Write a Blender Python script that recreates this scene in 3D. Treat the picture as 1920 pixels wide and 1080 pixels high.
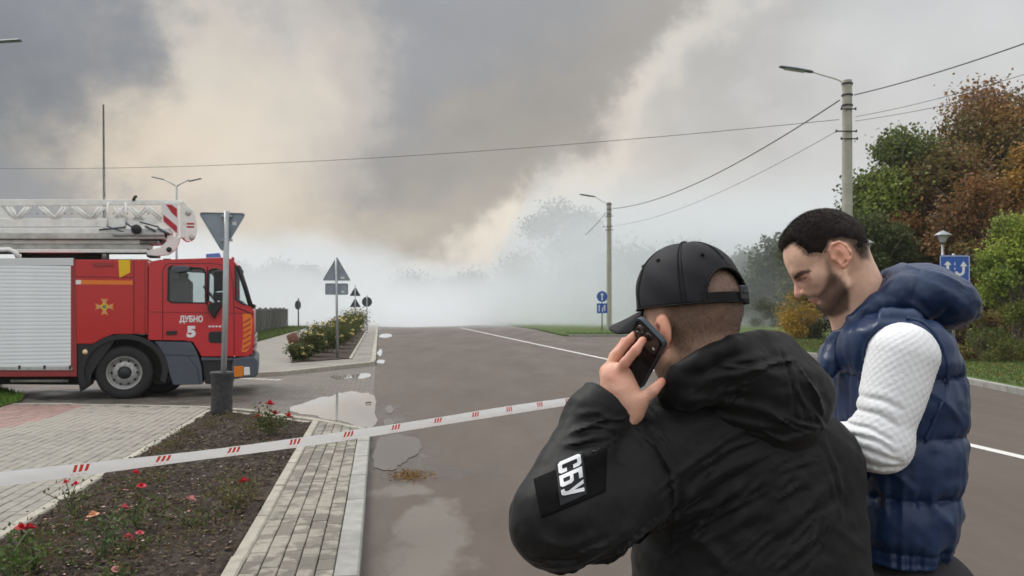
import bpy, bmesh, math, random
import numpy as np
from mathutils import Vector, Matrix
from mathutils.bvhtree import BVHTree
from mathutils.geometry import tessellate_polygon

for o in list(bpy.data.objects): bpy.data.objects.remove(o)
S = bpy.context.scene
COL = S.collection
rnd = random.Random(7)
rg = np.random.default_rng(11)

# ---------------------------------------------------------------- camera
CH = 1.68                      # eye height
FP = 1500.0                    # focal length in pixels of a 1920 px wide frame
HZ = 577.0                     # row of the horizon
cam = bpy.data.cameras.new('camera'); camo = bpy.data.objects.new('camera', cam); COL.objects.link(camo)
camo.location = (0, 0, CH); camo.rotation_euler = (math.radians(90), 0, 0)
cam.sensor_width = 36; cam.lens = 36 * FP / 1920
cam.shift_y = (HZ - 540) / 1920
cam.clip_start = 0.05; cam.clip_end = 6000
cam.dof.use_dof = True; cam.dof.focus_distance = 1.6; cam.dof.aperture_fstop = 14
S.camera = camo

# ---------------------------------------------------------------- light
S.view_settings.view_transform = 'Standard'; S.view_settings.look = 'None'
S.view_settings.exposure = 0.28; S.view_settings.gamma = 1.0; S.view_settings.use_curve_mapping = False
S.cycles.use_denoising = True
S.cycles.volume_bounces = 5; S.cycles.max_bounces = 9; S.cycles.diffuse_bounces = 3
S.cycles.glossy_bounces = 3; S.cycles.transmission_bounces = 4; S.cycles.transparent_max_bounces = 8
S.cycles.volume_step_rate = 0.5; S.cycles.volume_max_steps = 96
S.cycles.caustics_reflective = False; S.cycles.caustics_refractive = False
S.cycles.sample_clamp_indirect = 4

SUN_EL, SUN_AZ = math.radians(50), math.radians(305)    # azimuth clockwise from +Y
sun = bpy.data.lights.new('sun', 'SUN'); sun.energy = 1.5; sun.angle = math.radians(25); sun.color = (1, 0.965, 0.92)
suno = bpy.data.objects.new('sun', sun); COL.objects.link(suno)
_sd = Vector((math.sin(SUN_AZ) * math.cos(SUN_EL), math.cos(SUN_AZ) * math.cos(SUN_EL), math.sin(SUN_EL)))
suno.rotation_euler = _sd.to_track_quat('Z', 'Y').to_euler(); suno.location = _sd * 30

W = bpy.data.worlds.new('World'); S.world = W; W.use_nodes = True
nt = W.node_tree; nt.nodes.clear()
def wn(t, **k):
    n = nt.nodes.new(t)
    for a, b in k.items(): setattr(n, a, b)
    return n
def wmath(op, a, b=None, c=None, clamp=False):
    n = wn('ShaderNodeMath', operation=op, use_clamp=clamp)
    for i, v in enumerate((a, b, c)):
        if v is None: continue
        if isinstance(v, (int, float)): n.inputs[i].default_value = v
        else: nt.links.new(v, n.inputs[i])
    return n.outputs[0]
def srgb(r, g, b):
    f = lambda c: (c / 255 / 12.92) if c / 255 <= 0.04045 else ((c / 255 + 0.055) / 1.055) ** 2.4
    return (f(r), f(g), f(b), 1)
def build_world():
    tc = wn('ShaderNodeTexCoord')
    sep = wn('ShaderNodeSeparateXYZ'); nt.links.new(tc.outputs['Generated'], sep.inputs[0])
    X, Y, Z = sep.outputs
    az = wmath('ARCTAN2', X, Y)
    el = wmath('ARCSINE', Z)
    # smoke billows: warp the direction with fractal noise
    def noise(scale, det, rough, off=0.0):
        m = wn('ShaderNodeMapping'); m.inputs['Location'].default_value = (off, off * 1.7, off * .3)
        m.inputs['Scale'].default_value = (scale, scale * .9, scale * 1.15)
        nt.links.new(tc.outputs['Generated'], m.inputs[0])
        n = wn('ShaderNodeTexNoise'); n.inputs['Scale'].default_value = 1; n.inputs['Detail'].default_value = det
        n.inputs['Roughness'].default_value = rough; nt.links.new(m.outputs[0], n.inputs['Vector'])
        return n
    n1 = noise(4.6, 7, .52, 1.3); s1 = wn('ShaderNodeSeparateColor'); nt.links.new(n1.outputs['Color'], s1.inputs[0])
    n2 = noise(13, 8, .62, 5.1); s2 = wn('ShaderNodeSeparateColor'); nt.links.new(n2.outputs['Color'], s2.inputs[0])
    def warp(base, a, b, k1, k2):
        return wmath('ADD', wmath('ADD', base, wmath('MULTIPLY', wmath('SUBTRACT', a, .5), k1)), wmath('MULTIPLY', wmath('SUBTRACT', b, .5), k2))
    u = warp(az, s1.outputs[0], s2.outputs[0], .30, .15)
    v = warp(el, s1.outputs[1], s2.outputs[1], .24, .12)
    col = None
    base = wn('ShaderNodeRGB'); base.outputs[0].default_value = srgb(214, 215, 216); col = base.outputs[0]
    # (px, py, half width px, half height px, rotation deg, colour, strength)
    B = SMOKE
    for (px, py, sx, sy, rot, c, k) in B:
        a0 = math.atan((px - 960) / FP); e0 = math.atan((HZ - py) / FP)
        wx, wy = sx / FP, sy / FP; cr, sr = math.cos(math.radians(rot)), math.sin(math.radians(rot))
        du = wmath('SUBTRACT', u, a0); dv = wmath('SUBTRACT', v, e0)
        p = wmath('ADD', wmath('MULTIPLY', du, cr / wx), wmath('MULTIPLY', dv, sr / wx))
        q = wmath('ADD', wmath('MULTIPLY', du, -sr / wy), wmath('MULTIPLY', dv, cr / wy))
        r2 = wmath('ADD', wmath('MULTIPLY', p, p), wmath('MULTIPLY', q, q))
        g = wmath('MULTIPLY', wmath('EXPONENT', wmath('MULTIPLY', wmath('POWER', r2, 1.3), -.7)), k, clamp=True)
        mx = wn('ShaderNodeMix', data_type='RGBA'); nt.links.new(g, mx.inputs[0]); nt.links.new(col, mx.inputs[6])
        mx.inputs[7].default_value = srgb(*c); col = mx.outputs[2]
    n3 = noise(7, 8, .5, 9.7)
    mr = wn('ShaderNodeMapRange'); nt.links.new(n3.outputs[0], mr.inputs[0])
    mr.inputs[1].default_value = .3; mr.inputs[2].default_value = .7; mr.inputs[3].default_value = .93; mr.inputs[4].default_value = 1.06
    # an overcast sky is brighter overhead than at the horizon
    zen = wmath('ADD', .90, wmath('MULTIPLY', wmath('MULTIPLY', Z, Z), 1.0))
    vm = wn('ShaderNodeVectorMath', operation='SCALE'); nt.links.new(col, vm.inputs[0]); nt.links.new(wmath('MULTIPLY', mr.outputs[0], zen), vm.inputs['Scale'])
    bg = wn('ShaderNodeBackground'); nt.links.new(vm.outputs[0], bg.inputs[0]); bg.inputs[1].default_value = 1.0
    sky = wn('ShaderNodeTexSky', sky_type='NISHITA'); sky.sun_disc = False
    sky.sun_elevation = SUN_EL; sky.sun_rotation = SUN_AZ; sky.dust_density = 5
    b2 = wn('ShaderNodeBackground'); nt.links.new(sky.outputs[0], b2.inputs[0]); b2.inputs[1].default_value = 0.08
    ms = wn('ShaderNodeMixShader'); ms.inputs[0].default_value = .95
    nt.links.new(b2.outputs[0], ms.inputs[1]); nt.links.new(bg.outputs[0], ms.inputs[2])
    out = wn('ShaderNodeOutputWorld'); nt.links.new(ms.outputs[0], out.inputs[0])
SMOKE = [
    (1600, 300, 800, 420, 0, (200, 200, 199), .85),
    (1700, 480, 560, 150, 0, (205, 206, 205), .6),
    (1850, 20, 420, 170, 0, (186, 187, 188), .55),
    (480, 360, 700, 330, 0, (203, 194, 181), 1.0),
    (620, 440, 560, 130, 4, (201, 192, 180), .9),
    (30, 200, 270, 340, 0, (110, 115, 121), 1.0),
    (190, -60, 420, 170, 0, (122, 126, 132), 1.0),
    (1000, 20, 400, 210, 0, (143, 145, 148), 1.0),
    (860, 220, 190, 220, 0, (140, 142, 146), 1.0),
    (1180, 100, 190, 130, -18, (153, 150, 147), .95),
    (1010, 240, 250, 95, 30, (156, 151, 144), .95),
    (850, 385, 280, 95, 20, (160, 154, 145), .9),
    (730, 430, 200, 60, 10, (172, 165, 154), .7),
    (1330, 110, 230, 60, 54, (208, 205, 199), .55),
    (1150, 300, 220, 46, 46, (222, 214, 201), .62),
    (950, 450, 260, 44, 26, (226, 216, 201), .9),
    (310, 300, 170, 110, 24, (222, 208, 188), .9),
    (400, 100, 80, 150, -14, (214, 205, 191), .7),
    (650, 170, 80, 120, 0, (196, 188, 178), .6),
    (520, 380, 180, 70, 0, (217, 204, 186), .75),
    (500, 250, 60, 160, -20, (222, 213, 200), .4),
    (760, 330, 80, 50, 0, (152, 150, 149), .6),
    (60, 410, 190, 50, 0, (138, 141, 146), .8),
    (520, 600, 260, 60, 0, (200, 206, 211), .7),
    (900, 690, 1400, 110, 0, (224, 227, 229), .9),
]
build_world()

# ---------------------------------------------------------------- places measured on the photograph -> metres
TH = math.radians(9.39)                               # the road runs 9.4 degrees left of the view
def G(px, py, z=0.0):
    Y = (CH - z) * FP / (py - HZ); return Vector(((px - 960) / FP * Y, Y, z))
def P(px, py, Y): return Vector(((px - 960) / FP * Y, Y, CH + (HZ - py) * Y / FP))
def R(u, v, z=0.0): return Vector((u * math.cos(TH) - v * math.sin(TH), u * math.sin(TH) + v * math.cos(TH), z))
def UV(p): return (p.x * math.cos(TH) + p.y * math.sin(TH), -p.x * math.sin(TH) + p.y * math.cos(TH))

# ---------------------------------------------------------------- helpers
def link(o, parent=None):
    COL.objects.link(o)
    if parent is not None: o.parent = parent
    return o
def thing(name, label, cat, loc=(0, 0, 0), rz=0.0, group=None):
    o = bpy.data.objects.new(name, None); o.empty_display_size = .2; COL.objects.link(o)
    o.location = loc; o.rotation_euler = (0, 0, rz); o['label'] = label; o['category'] = cat
    if group: o['group'] = group
    return o
def tag(o, label=None, cat=None, group=None, kind=None):
    if label: o['label'] = label
    if cat: o['category'] = cat
    if group: o['group'] = group
    if kind: o['kind'] = kind
    return o
def copy_tree(o, parent=None):
    c = o.copy(); COL.objects.link(c)
    if parent is not None: c.parent = parent
    for ch in [x for x in KIDS.get(o.name, [])]: copy_tree(ch, c)
    return c
KIDS = {}
def mesh(name, verts, faces, mats=None, parent=None, smooth=False, midx=None):
    me = bpy.data.meshes.new(name); me.from_pydata([tuple(v) for v in verts], [], [tuple(f) for f in faces]); me.update()
    if mats is not None:
        for m in (mats if isinstance(mats, (list, tuple)) else [mats]): me.materials.append(m)
    if midx is not None: me.polygons.foreach_set('material_index', midx)
    if smooth: me.polygons.foreach_set('use_smooth', [True] * len(me.polygons))
    o = bpy.data.objects.new(name, me); link(o, parent)
    if parent is not None: KIDS.setdefault(parent.name, []).append(o)
    return o
class MB:
    def __init__(s): s.v = []; s.f = []; s.m = []; s.cur = 0
    def add(s, vs, fs):
        n = len(s.v); s.v += [Vector(v) for v in vs]; s.f += [tuple(i + n for i in f) for f in fs]; s.m += [s.cur] * len(fs); return s
    def box(s, c, d, M=None, bev=0.0):
        x, y, z = [k / 2 for k in d]; c = Vector(c)
        if bev > 0:
            vs = []; b = min(bev, x * .9, y * .9, z * .9)
            for sx in (-1, 1):
                for sy in (-1, 1):
                    for sz in (-1, 1):
                        vs += [(sx * (x - b), sy * (y - b), sz * z), (sx * (x - b), sy * y, sz * (z - b)), (sx * x, sy * (y - b), sz * (z - b))]
            bm = bmesh.new(); [bm.verts.new(q) for q in vs]; r = bmesh.ops.convex_hull(bm, input=bm.verts)
            bm.verts.index_update(); vv = [q.co.copy() for q in bm.verts]; ff = [[q.index for q in f.verts] for f in bm.faces]; bm.free()
        else:
            vv = [Vector((a, b_, e)) for a in (-x, x) for b_ in (-y, y) for e in (-z, z)]
            ff = [(0, 1, 3, 2), (4, 6, 7, 5), (0, 4, 5, 1), (2, 3, 7, 6), (0, 2, 6, 4), (1, 5, 7, 3)]
        if M is not None: vv = [M @ q for q in vv]
        return s.add([q + c for q in vv], ff)
    def tube(s, pts, r, n=8, cap=True):
        pts = [Vector(p) for p in pts]; k = len(pts); rr = r if isinstance(r, (list, tuple)) else [r] * k
        up = None; vs = []; fs = []
        for i, p in enumerate(pts):
            t = (pts[min(i + 1, k - 1)] - pts[max(i - 1, 0)]).normalized()
            if up is None: up = Vector((0, 0, 1)) if abs(t.z) < .9 else Vector((1, 0, 0))
            a = t.cross(up).normalized(); b = a.cross(t).normalized(); up = b
            for j in range(n):
                w = 2 * math.pi * j / n; vs.append(p + a * math.cos(w) * rr[i] + b * math.sin(w) * rr[i])
        for i in range(k - 1):
            for j in range(n): fs.append((i * n + j, i * n + (j + 1) % n, (i + 1) * n + (j + 1) % n, (i + 1) * n + j))
        if cap: fs.append(tuple(range(n - 1, -1, -1))); fs.append(tuple((k - 1) * n + j for j in range(n)))
        return s.add(vs, fs)
    def prism(s, pts, axis, t0, t1, holes=()):
        """polygon in the two other axes pushed from t0 to t1 along axis (0 x, 1 y, 2 z)"""
        def mk(p, t):
            q = list(p); q.insert(axis, t); return Vector(q)
        loops = [list(pts)] + [list(h) for h in holes]; flat = [p for l in loops for p in l]
        tris = tessellate_polygon([[Vector((p[0], p[1], 0)) for p in l] for l in loops])
        n = len(flat); vs = [mk(p, t0) for p in flat] + [mk(p, t1) for p in flat]; fs = []
        for t in tris: fs.append(tuple(t)); fs.append(tuple(i + n for i in reversed(t)))
        o = 0
        for l in loops:
            for i in range(len(l)):
                a, b = o + i, o + (i + 1) % len(l); fs.append((a, b, b + n, a + n))
            o += len(l)
        return s.add(vs, fs)
    def lathe(s, prof, c=(0, 0, 0), n=24, axis=2):
        vs = []; fs = []; c = Vector(c)
        for (r, h) in prof:
            for j in range(n):
                w = 2 * math.pi * j / n; a, b = r * math.cos(w), r * math.sin(w)
                vs.append(c + (Vector((a, b, h)) if axis == 2 else Vector((a, h, b)) if axis == 1 else Vector((h, a, b))))
        for i in range(len(prof) - 1):
            for j in range(n): fs.append((i * n + j, i * n + (j + 1) % n, (i + 1) * n + (j + 1) % n, (i + 1) * n + j))
        return s.add(vs, fs)
    def build(s, name, mats, parent=None, smooth=False, fix=True):
        o = mesh(name, s.v, s.f, mats, parent, smooth, s.m)
        if fix:
            bm = bmesh.new(); bm.from_mesh(o.data); bmesh.ops.recalc_face_normals(bm, faces=bm.faces); bm.to_mesh(o.data); bm.free()
        return o
def auto_smooth(o, deg=35):
    me = o.data; me.polygons.foreach_set('use_smooth', [True] * len(me.polygons))
    bm = bmesh.new(); bm.from_mesh(me)
    for e in bm.edges:
        if len(e.link_faces) == 2 and e.calc_face_angle(0) > math.radians(deg): e.smooth = False
    bm.to_mesh(me); bm.free(); return o

# ---------------------------------------------------------------- materials
def mat(name, c=(.5, .5, .5), rough=.6, metal=0.0, nscale=0.0, namt=0.0, bump=0.0, bscale=40.0, c2=None, spec=.5, coat=0.0, detail=4, coords='Object', attr=None, stretch=None, rnd_amt=0.0, bdist=.01, sheen=0.0, trans=0.0):
    m = bpy.data.materials.new(name); m.use_nodes = True; t = m.node_tree; N = t.nodes; L = t.links
    b = N['Principled BSDF']; b.inputs['Roughness'].default_value = rough; b.inputs['Metallic'].default_value = metal
    b.inputs['Specular IOR Level'].default_value = spec; b.inputs['Coat Weight'].default_value = coat
    b.inputs['Coat Roughness'].default_value = .08
    if sheen: b.inputs['Sheen Weight'].default_value = sheen
    c = (*c, 1) if len(c) == 3 else c
    b.inputs['Base Color'].default_value = c
    tc = N.new('ShaderNodeTexCoord'); vec = tc.outputs['Object' if coords == 'World' else coords]
    if coords == 'World':
        g = N.new('ShaderNodeNewGeometry'); vec = g.outputs['Position']
    if stretch:
        mp = N.new('ShaderNodeMapping'); mp.inputs['Scale'].default_value = stretch; L.new(vec, mp.inputs[0]); vec = mp.outputs[0]
    out = None
    if attr:
        a = N.new('ShaderNodeAttribute'); a.attribute_name = attr; out = a.outputs['Color']
    if nscale > 0:
        n = N.new('ShaderNodeTexNoise'); n.inputs['Scale'].default_value = nscale; n.inputs['Detail'].default_value = detail; n.inputs['Roughness'].default_value = .6
        L.new(vec, n.inputs['Vector'])
        if c2 is not None:
            r = N.new('ShaderNodeMapRange'); r.inputs[1].default_value = .5 - .5 * (1 - namt) * .5 - .02; r.inputs[2].default_value = .5 + .5 * (1 - namt) * .5 + .02
            L.new(n.outputs[0], r.inputs[0]); mx = N.new('ShaderNodeMix'); mx.data_type = 'RGBA'; L.new(r.outputs[0], mx.inputs[0])
            if out is not None: L.new(out, mx.inputs[6])
            else: mx.inputs[6].default_value = c
            mx.inputs[7].default_value = (*c2, 1) if len(c2) == 3 else c2; out = mx.outputs[2]
        else:
            r = N.new('ShaderNodeMapRange'); r.inputs[1].default_value = .25; r.inputs[2].default_value = .75
            r.inputs[3].default_value = 1 - namt; r.inputs[4].default_value = 1 + namt; L.new(n.outputs[0], r.inputs[0])
            vm = N.new('ShaderNodeVectorMath'); vm.operation = 'SCALE'; L.new(r.outputs[0], vm.inputs['Scale'])
            if out is not None: L.new(out, vm.inputs[0])
            else: vm.inputs[0].default_value = c[:3]
            out = vm.outputs[0]
    if rnd_amt:
        oi = N.new('ShaderNodeObjectInfo'); r = N.new('ShaderNodeMapRange'); r.inputs[3].default_value = 1 - rnd_amt; r.inputs[4].default_value = 1 + rnd_amt
        L.new(oi.outputs['Random'], r.inputs[0]); vm = N.new('ShaderNodeVectorMath'); vm.operation = 'SCALE'; L.new(r.outputs[0], vm.inputs['Scale'])
        if out is not None: L.new(out, vm.inputs[0])
        else: vm.inputs[0].default_value = c[:3]
        out = vm.outputs[0]
    if out is not None: L.new(out, b.inputs['Base Color'])
    if bump:
        n = N.new('ShaderNodeTexNoise'); n.inputs['Scale'].default_value = bscale; n.inputs['Detail'].default_value = 5; L.new(vec, n.inputs['Vector'])
        bp = N.new('ShaderNodeBump'); bp.inputs['Strength'].default_value = bump; bp.inputs['Distance'].default_value = bdist
        L.new(n.outputs[0], bp.inputs['Height']); L.new(bp.outputs[0], b.inputs['Normal'])
    if trans:
        td = N.new('ShaderNodeBsdfTranslucent'); ms = N.new('ShaderNodeMixShader'); ms.inputs[0].default_value = trans
        if out is not None: L.new(out, td.inputs[0])
        else: td.inputs[0].default_value = c
        L.new(b.outputs[0], ms.inputs[1]); L.new(td.outputs[0], ms.inputs[2]); L.new(ms.outputs[0], N['Material Output'].inputs[0])
    return m
def crease(m, scale, dist, strength=1.0, st=(1, 1, 1), rot=(0, 0, 0)):
    """sharp little creases of crumpled cloth"""
    t = m.node_tree; N = t.nodes; L = t.links; b = N['Principled BSDF']
    tc = N.new('ShaderNodeTexCoord'); mp = N.new('ShaderNodeMapping'); mp.inputs['Scale'].default_value = st; mp.inputs['Rotation'].default_value = rot; L.new(tc.outputs['Object'], mp.inputs[0])
    wv = N.new('ShaderNodeTexNoise'); wv.inputs['Scale'].default_value = scale * .6; L.new(mp.outputs[0], wv.inputs['Vector'])
    mx = N.new('ShaderNodeVectorMath'); mx.operation = 'MULTIPLY_ADD'; L.new(wv.outputs['Color'], mx.inputs[0]); mx.inputs[1].default_value = (.06, .06, .06); L.new(mp.outputs[0], mx.inputs[2])
    n = N.new('ShaderNodeTexNoise'); n.noise_type = 'RIDGED_MULTIFRACTAL'; n.inputs['Scale'].default_value = scale; n.inputs['Detail'].default_value = 3; L.new(mx.outputs[0], n.inputs['Vector'])
    bp = N.new('ShaderNodeBump'); bp.inputs['Strength'].default_value = strength; bp.inputs['Distance'].default_value = dist; L.new(n.outputs[0], bp.inputs['Height'])
    old = b.inputs['Normal'].links
    if old: L.new(old[0].from_socket, bp.inputs['Normal'])
    L.new(bp.outputs[0], b.inputs['Normal']); return m
def set_attr(o, name, cols):
    a = o.data.color_attributes.new(name, 'FLOAT_COLOR', 'POINT')
    c = np.ones((len(o.data.vertices), 4), np.float32); c[:, :cols.shape[1]] = cols; a.data.foreach_set('color', c.ravel())

# ---------------------------------------------------------------- solid sculpting: distance fields -> mesh
def vhash(ix, iy, iz, seed):
    h = (ix.astype(np.int64) * 374761393 + iy.astype(np.int64) * 668265263 + iz.astype(np.int64) * 2147483647 + seed * 144665) & 0x7fffffff
    h = ((h ^ (h >> 13)) * 1274126177) & 0x7fffffff
    return ((h ^ (h >> 16)) & 0xffff).astype(np.float32) / 65535.0
def noise3(p, seed=0):
    i = np.floor(p).astype(np.int64); f = (p - i).astype(np.float32); f = f * f * (3 - 2 * f); r = 0
    for a in (0, 1):
        for b in (0, 1):
            for c in (0, 1):
                w = (f[:, 0] if a else 1 - f[:, 0]) * (f[:, 1] if b else 1 - f[:, 1]) * (f[:, 2] if c else 1 - f[:, 2])
                r = r + w * vhash(i[:, 0] + a, i[:, 1] + b, i[:, 2] + c, seed)
    return r * 2 - 1
def fbm(p, seed=0, o=3):
    r = 0; a = 1; q = p
    for k in range(o): r = r + a * noise3(q, seed + k * 17); q = q * 2.03; a *= .5
    return r
def V3(p): return np.array([p[0], p[1], p[2]], np.float32)
def sd_cap(p, a, b, ra, rb):
    a = V3(a); b = V3(b); ab = b - a; t = np.clip(((p - a) @ ab) / (ab @ ab + 1e-9), 0, 1)
    return np.linalg.norm(p - a - t[:, None] * ab, axis=1) - (ra + (rb - ra) * t)
def sd_ell(p, c, r, M=None):
    q = p - V3(c)
    if M is not None: q = q @ np.array(M, np.float32)          # columns of M are the local axes
    r = V3(r); k0 = np.linalg.norm(q / r, axis=1); k1 = np.linalg.norm(q / (r * r), axis=1) + 1e-9
    return k0 * (k0 - 1) / k1
def smin(a, b, k):
    if k <= 0: return np.minimum(a, b)
    h = np.clip(.5 + .5 * (b - a) / k, 0, 1); return b + (a - b) * h - k * h * (1 - h)
def smax(a, b, k): return -smin(-a, -b, k)
def axes(x, y=None):
    x = Vector(x).normalized(); y = Vector(y) if y is not None else Vector((0, 0, 1)); z = x.cross(y).normalized(); y = z.cross(x).normalized()
    return [[x[i], y[i], z[i]] for i in range(3)]
def seg2(p, pts, cols=(0, 2)):
    """distance to a polyline measured in two of the axes, and how far along it is"""
    q = p[:, cols]; best = np.full(len(p), 1e9, np.float32); par = np.zeros(len(p), np.float32); n = len(pts) - 1
    for i in range(n):
        a = np.array([pts[i][cols[0]], pts[i][cols[1]]], np.float32); b = np.array([pts[i + 1][cols[0]], pts[i + 1][cols[1]]], np.float32); ab = b - a
        t = np.clip(((q - a) @ ab) / (ab @ ab + 1e-12), 0, 1); d = np.linalg.norm(q - a - t[:, None] * ab, axis=1)
        m = d < best; best[m] = d[m]; par[m] = (i + t[m]) / n
    return best, par
def sculpt(name, f, lo, hi, h, mats, parent=None, margin=.012, mfun=None):
    lo = np.array(lo, np.float32); hi = np.array(hi, np.float32); K = 4
    n = (np.ceil((hi - lo) / (h * K)).astype(int)) * K
    cn = n // K
    cg = np.stack(np.meshgrid(*[lo[i] + (np.arange(cn[i]) + .5) * h * K for i in range(3)], indexing='ij'), -1).reshape(-1, 3).astype(np.float32)
    cv = f(cg).reshape(cn)
    near = np.abs(cv) < (h * K * .95 + margin)
    F = np.repeat(np.repeat(np.repeat(cv, K, 0), K, 1), K, 2).astype(np.float32)
    mk = np.repeat(np.repeat(np.repeat(near, K, 0), K, 1), K, 2)
    idx = np.argwhere(mk); pts = (lo + (idx + .5) * h).astype(np.float32)
    vals = np.empty(len(pts), np.float32)
    for s in range(0, len(pts), 400000): vals[s:s + 400000] = f(pts[s:s + 400000])
    F[mk] = vals
    I = F < 0
    c = I[:-1, :-1, :-1].astype(np.int8); tot = np.zeros_like(c)
    for a in (0, 1):
        for b in (0, 1):
            for d in (0, 1): tot += I[a:n[0] - 1 + a, b:n[1] - 1 + b, d:n[2] - 1 + d]
    act = (tot > 0) & (tot < 8); ci = np.argwhere(act); num = len(ci)
    ids = np.full(act.shape, -1, np.int64); ids[act] = np.arange(num)
    acc = np.zeros((num, 3), np.float32); cnt = np.zeros(num, np.float32)
    cor = [(a, b, d) for a in (0, 1) for b in (0, 1) for d in (0, 1)]
    for i1 in cor:
        for ax in range(3):
            if i1[ax]: continue
            i2 = list(i1); i2[ax] = 1
            A = F[ci[:, 0] + i1[0], ci[:, 1] + i1[1], ci[:, 2] + i1[2]]; B = F[ci[:, 0] + i2[0], ci[:, 1] + i2[1], ci[:, 2] + i2[2]]
            m = (A < 0) != (B < 0); t = A[m] / (A[m] - B[m]); q = np.tile(np.array(i1, np.float32), (m.sum(), 1)); q[:, ax] += t
            acc[m] += q; cnt[m] += 1
    V = lo + (ci + .5 + acc / cnt[:, None]) * h
    faces = []
    for ax in range(3):
        s1 = [slice(None)] * 3; s2 = [slice(None)] * 3; s1[ax] = slice(0, -1); s2[ax] = slice(1, None)
        A = I[tuple(s1)]; B = I[tuple(s2)]; e = np.argwhere(A != B)
        o1, o2 = [(1, 2), (2, 0), (0, 1)][ax]
        ok = (e[:, o1] > 0) & (e[:, o2] > 0) & (e[:, o1] < n[o1] - 1) & (e[:, o2] < n[o2] - 1); e = e[ok]
        ins = A[tuple(e.T)]
        def g(d1, d2):
            q = e.copy(); q[:, o1] += d1; q[:, o2] += d2; return ids[tuple(q.T)]
        q = np.stack([g(-1, -1), g(0, -1), g(0, 0), g(-1, 0)], 1); q[~ins] = q[~ins][:, ::-1]; faces.append(q)
    Fc = np.concatenate(faces); Fc = Fc[(Fc >= 0).all(1)]
    me = bpy.data.meshes.new(name); me.vertices.add(num); me.vertices.foreach_set('co', V.astype(np.float32).ravel())
    me.loops.add(len(Fc) * 4); me.loops.foreach_set('vertex_index', Fc.ravel().astype(np.int32))
    me.polygons.add(len(Fc)); me.polygons.foreach_set('loop_start', np.arange(0, len(Fc) * 4, 4, dtype=np.int32))
    me.polygons.foreach_set('use_smooth', np.ones(len(Fc), bool)); me.update(calc_edges=True); me.validate()
    for m_ in (mats if isinstance(mats, (list, tuple)) else [mats]): me.materials.append(m_)
    o = bpy.data.objects.new(name, me); link(o, parent)
    if parent is not None: KIDS.setdefault(parent.name, []).append(o)
    if mfun is not None:
        cen = V[Fc].mean(1); me.polygons.foreach_set('material_index', mfun(cen).astype(np.int32))
    return o, V

def text_mesh(s, size=1.0, bold=.0, ext=0):
    cu = bpy.data.curves.new('lettering', 'FONT'); cu.body = s; cu.size = size; cu.align_x = 'CENTER'; cu.align_y = 'CENTER'; cu.offset = bold; cu.resolution_u = 4
    o = bpy.data.objects.new('lettering', cu); COL.objects.link(o); dg = bpy.context.evaluated_depsgraph_get(); me = bpy.data.meshes.new_from_object(o.evaluated_get(dg)); bpy.data.objects.remove(o); bpy.data.curves.remove(cu)
    bm = bmesh.new(); bm.from_mesh(me); bmesh.ops.triangulate(bm, faces=bm.faces)
    vs = [v.co.copy() for v in bm.verts]; fs = [tuple(v.index for v in f.verts) for f in bm.faces]; bm.free(); bpy.data.meshes.remove(me); return vs, fs
# ================================================================ GROUND
def uvp(px, py, z=.1): return UV(G(px, py, z))
def inpoly(x, y, poly):
    r = False; n = len(poly)
    for i in range(n):
        x1, y1 = poly[i]; x2, y2 = poly[(i + 1) % n]
        if (y1 > y) != (y2 > y) and x < (x2 - x1) * (y - y1) / (y2 - y1) + x1: r = not r
    return r
def slab(name, uvs, z0, z1, m, parent=None, kind='structure', world=False):
    b = MB(); pts = [(p[0], p[1]) if world else tuple(R(*p)[:2]) for p in uvs]
    b.prism(pts, 2, z0, z1); o = b.build(name, m, parent)
    if kind and parent is None: o['kind'] = kind
    return o
def sheet(name, pts, z, m, parent=None, kind='structure'):
    pts = [Vector((p[0], p[1], z)) for p in pts]
    t = tessellate_polygon([pts]); o = mesh(name, pts, [tuple(x) for x in t], m, parent)
    bm = bmesh.new(); bm.from_mesh(o.data)
    for f in bm.faces:
        f.normal_update()
        if f.normal.z < 0: f.normal_flip()
    bm.to_mesh(o.data); bm.free()
    if kind and parent is None: o['kind'] = kind
    return o

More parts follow.
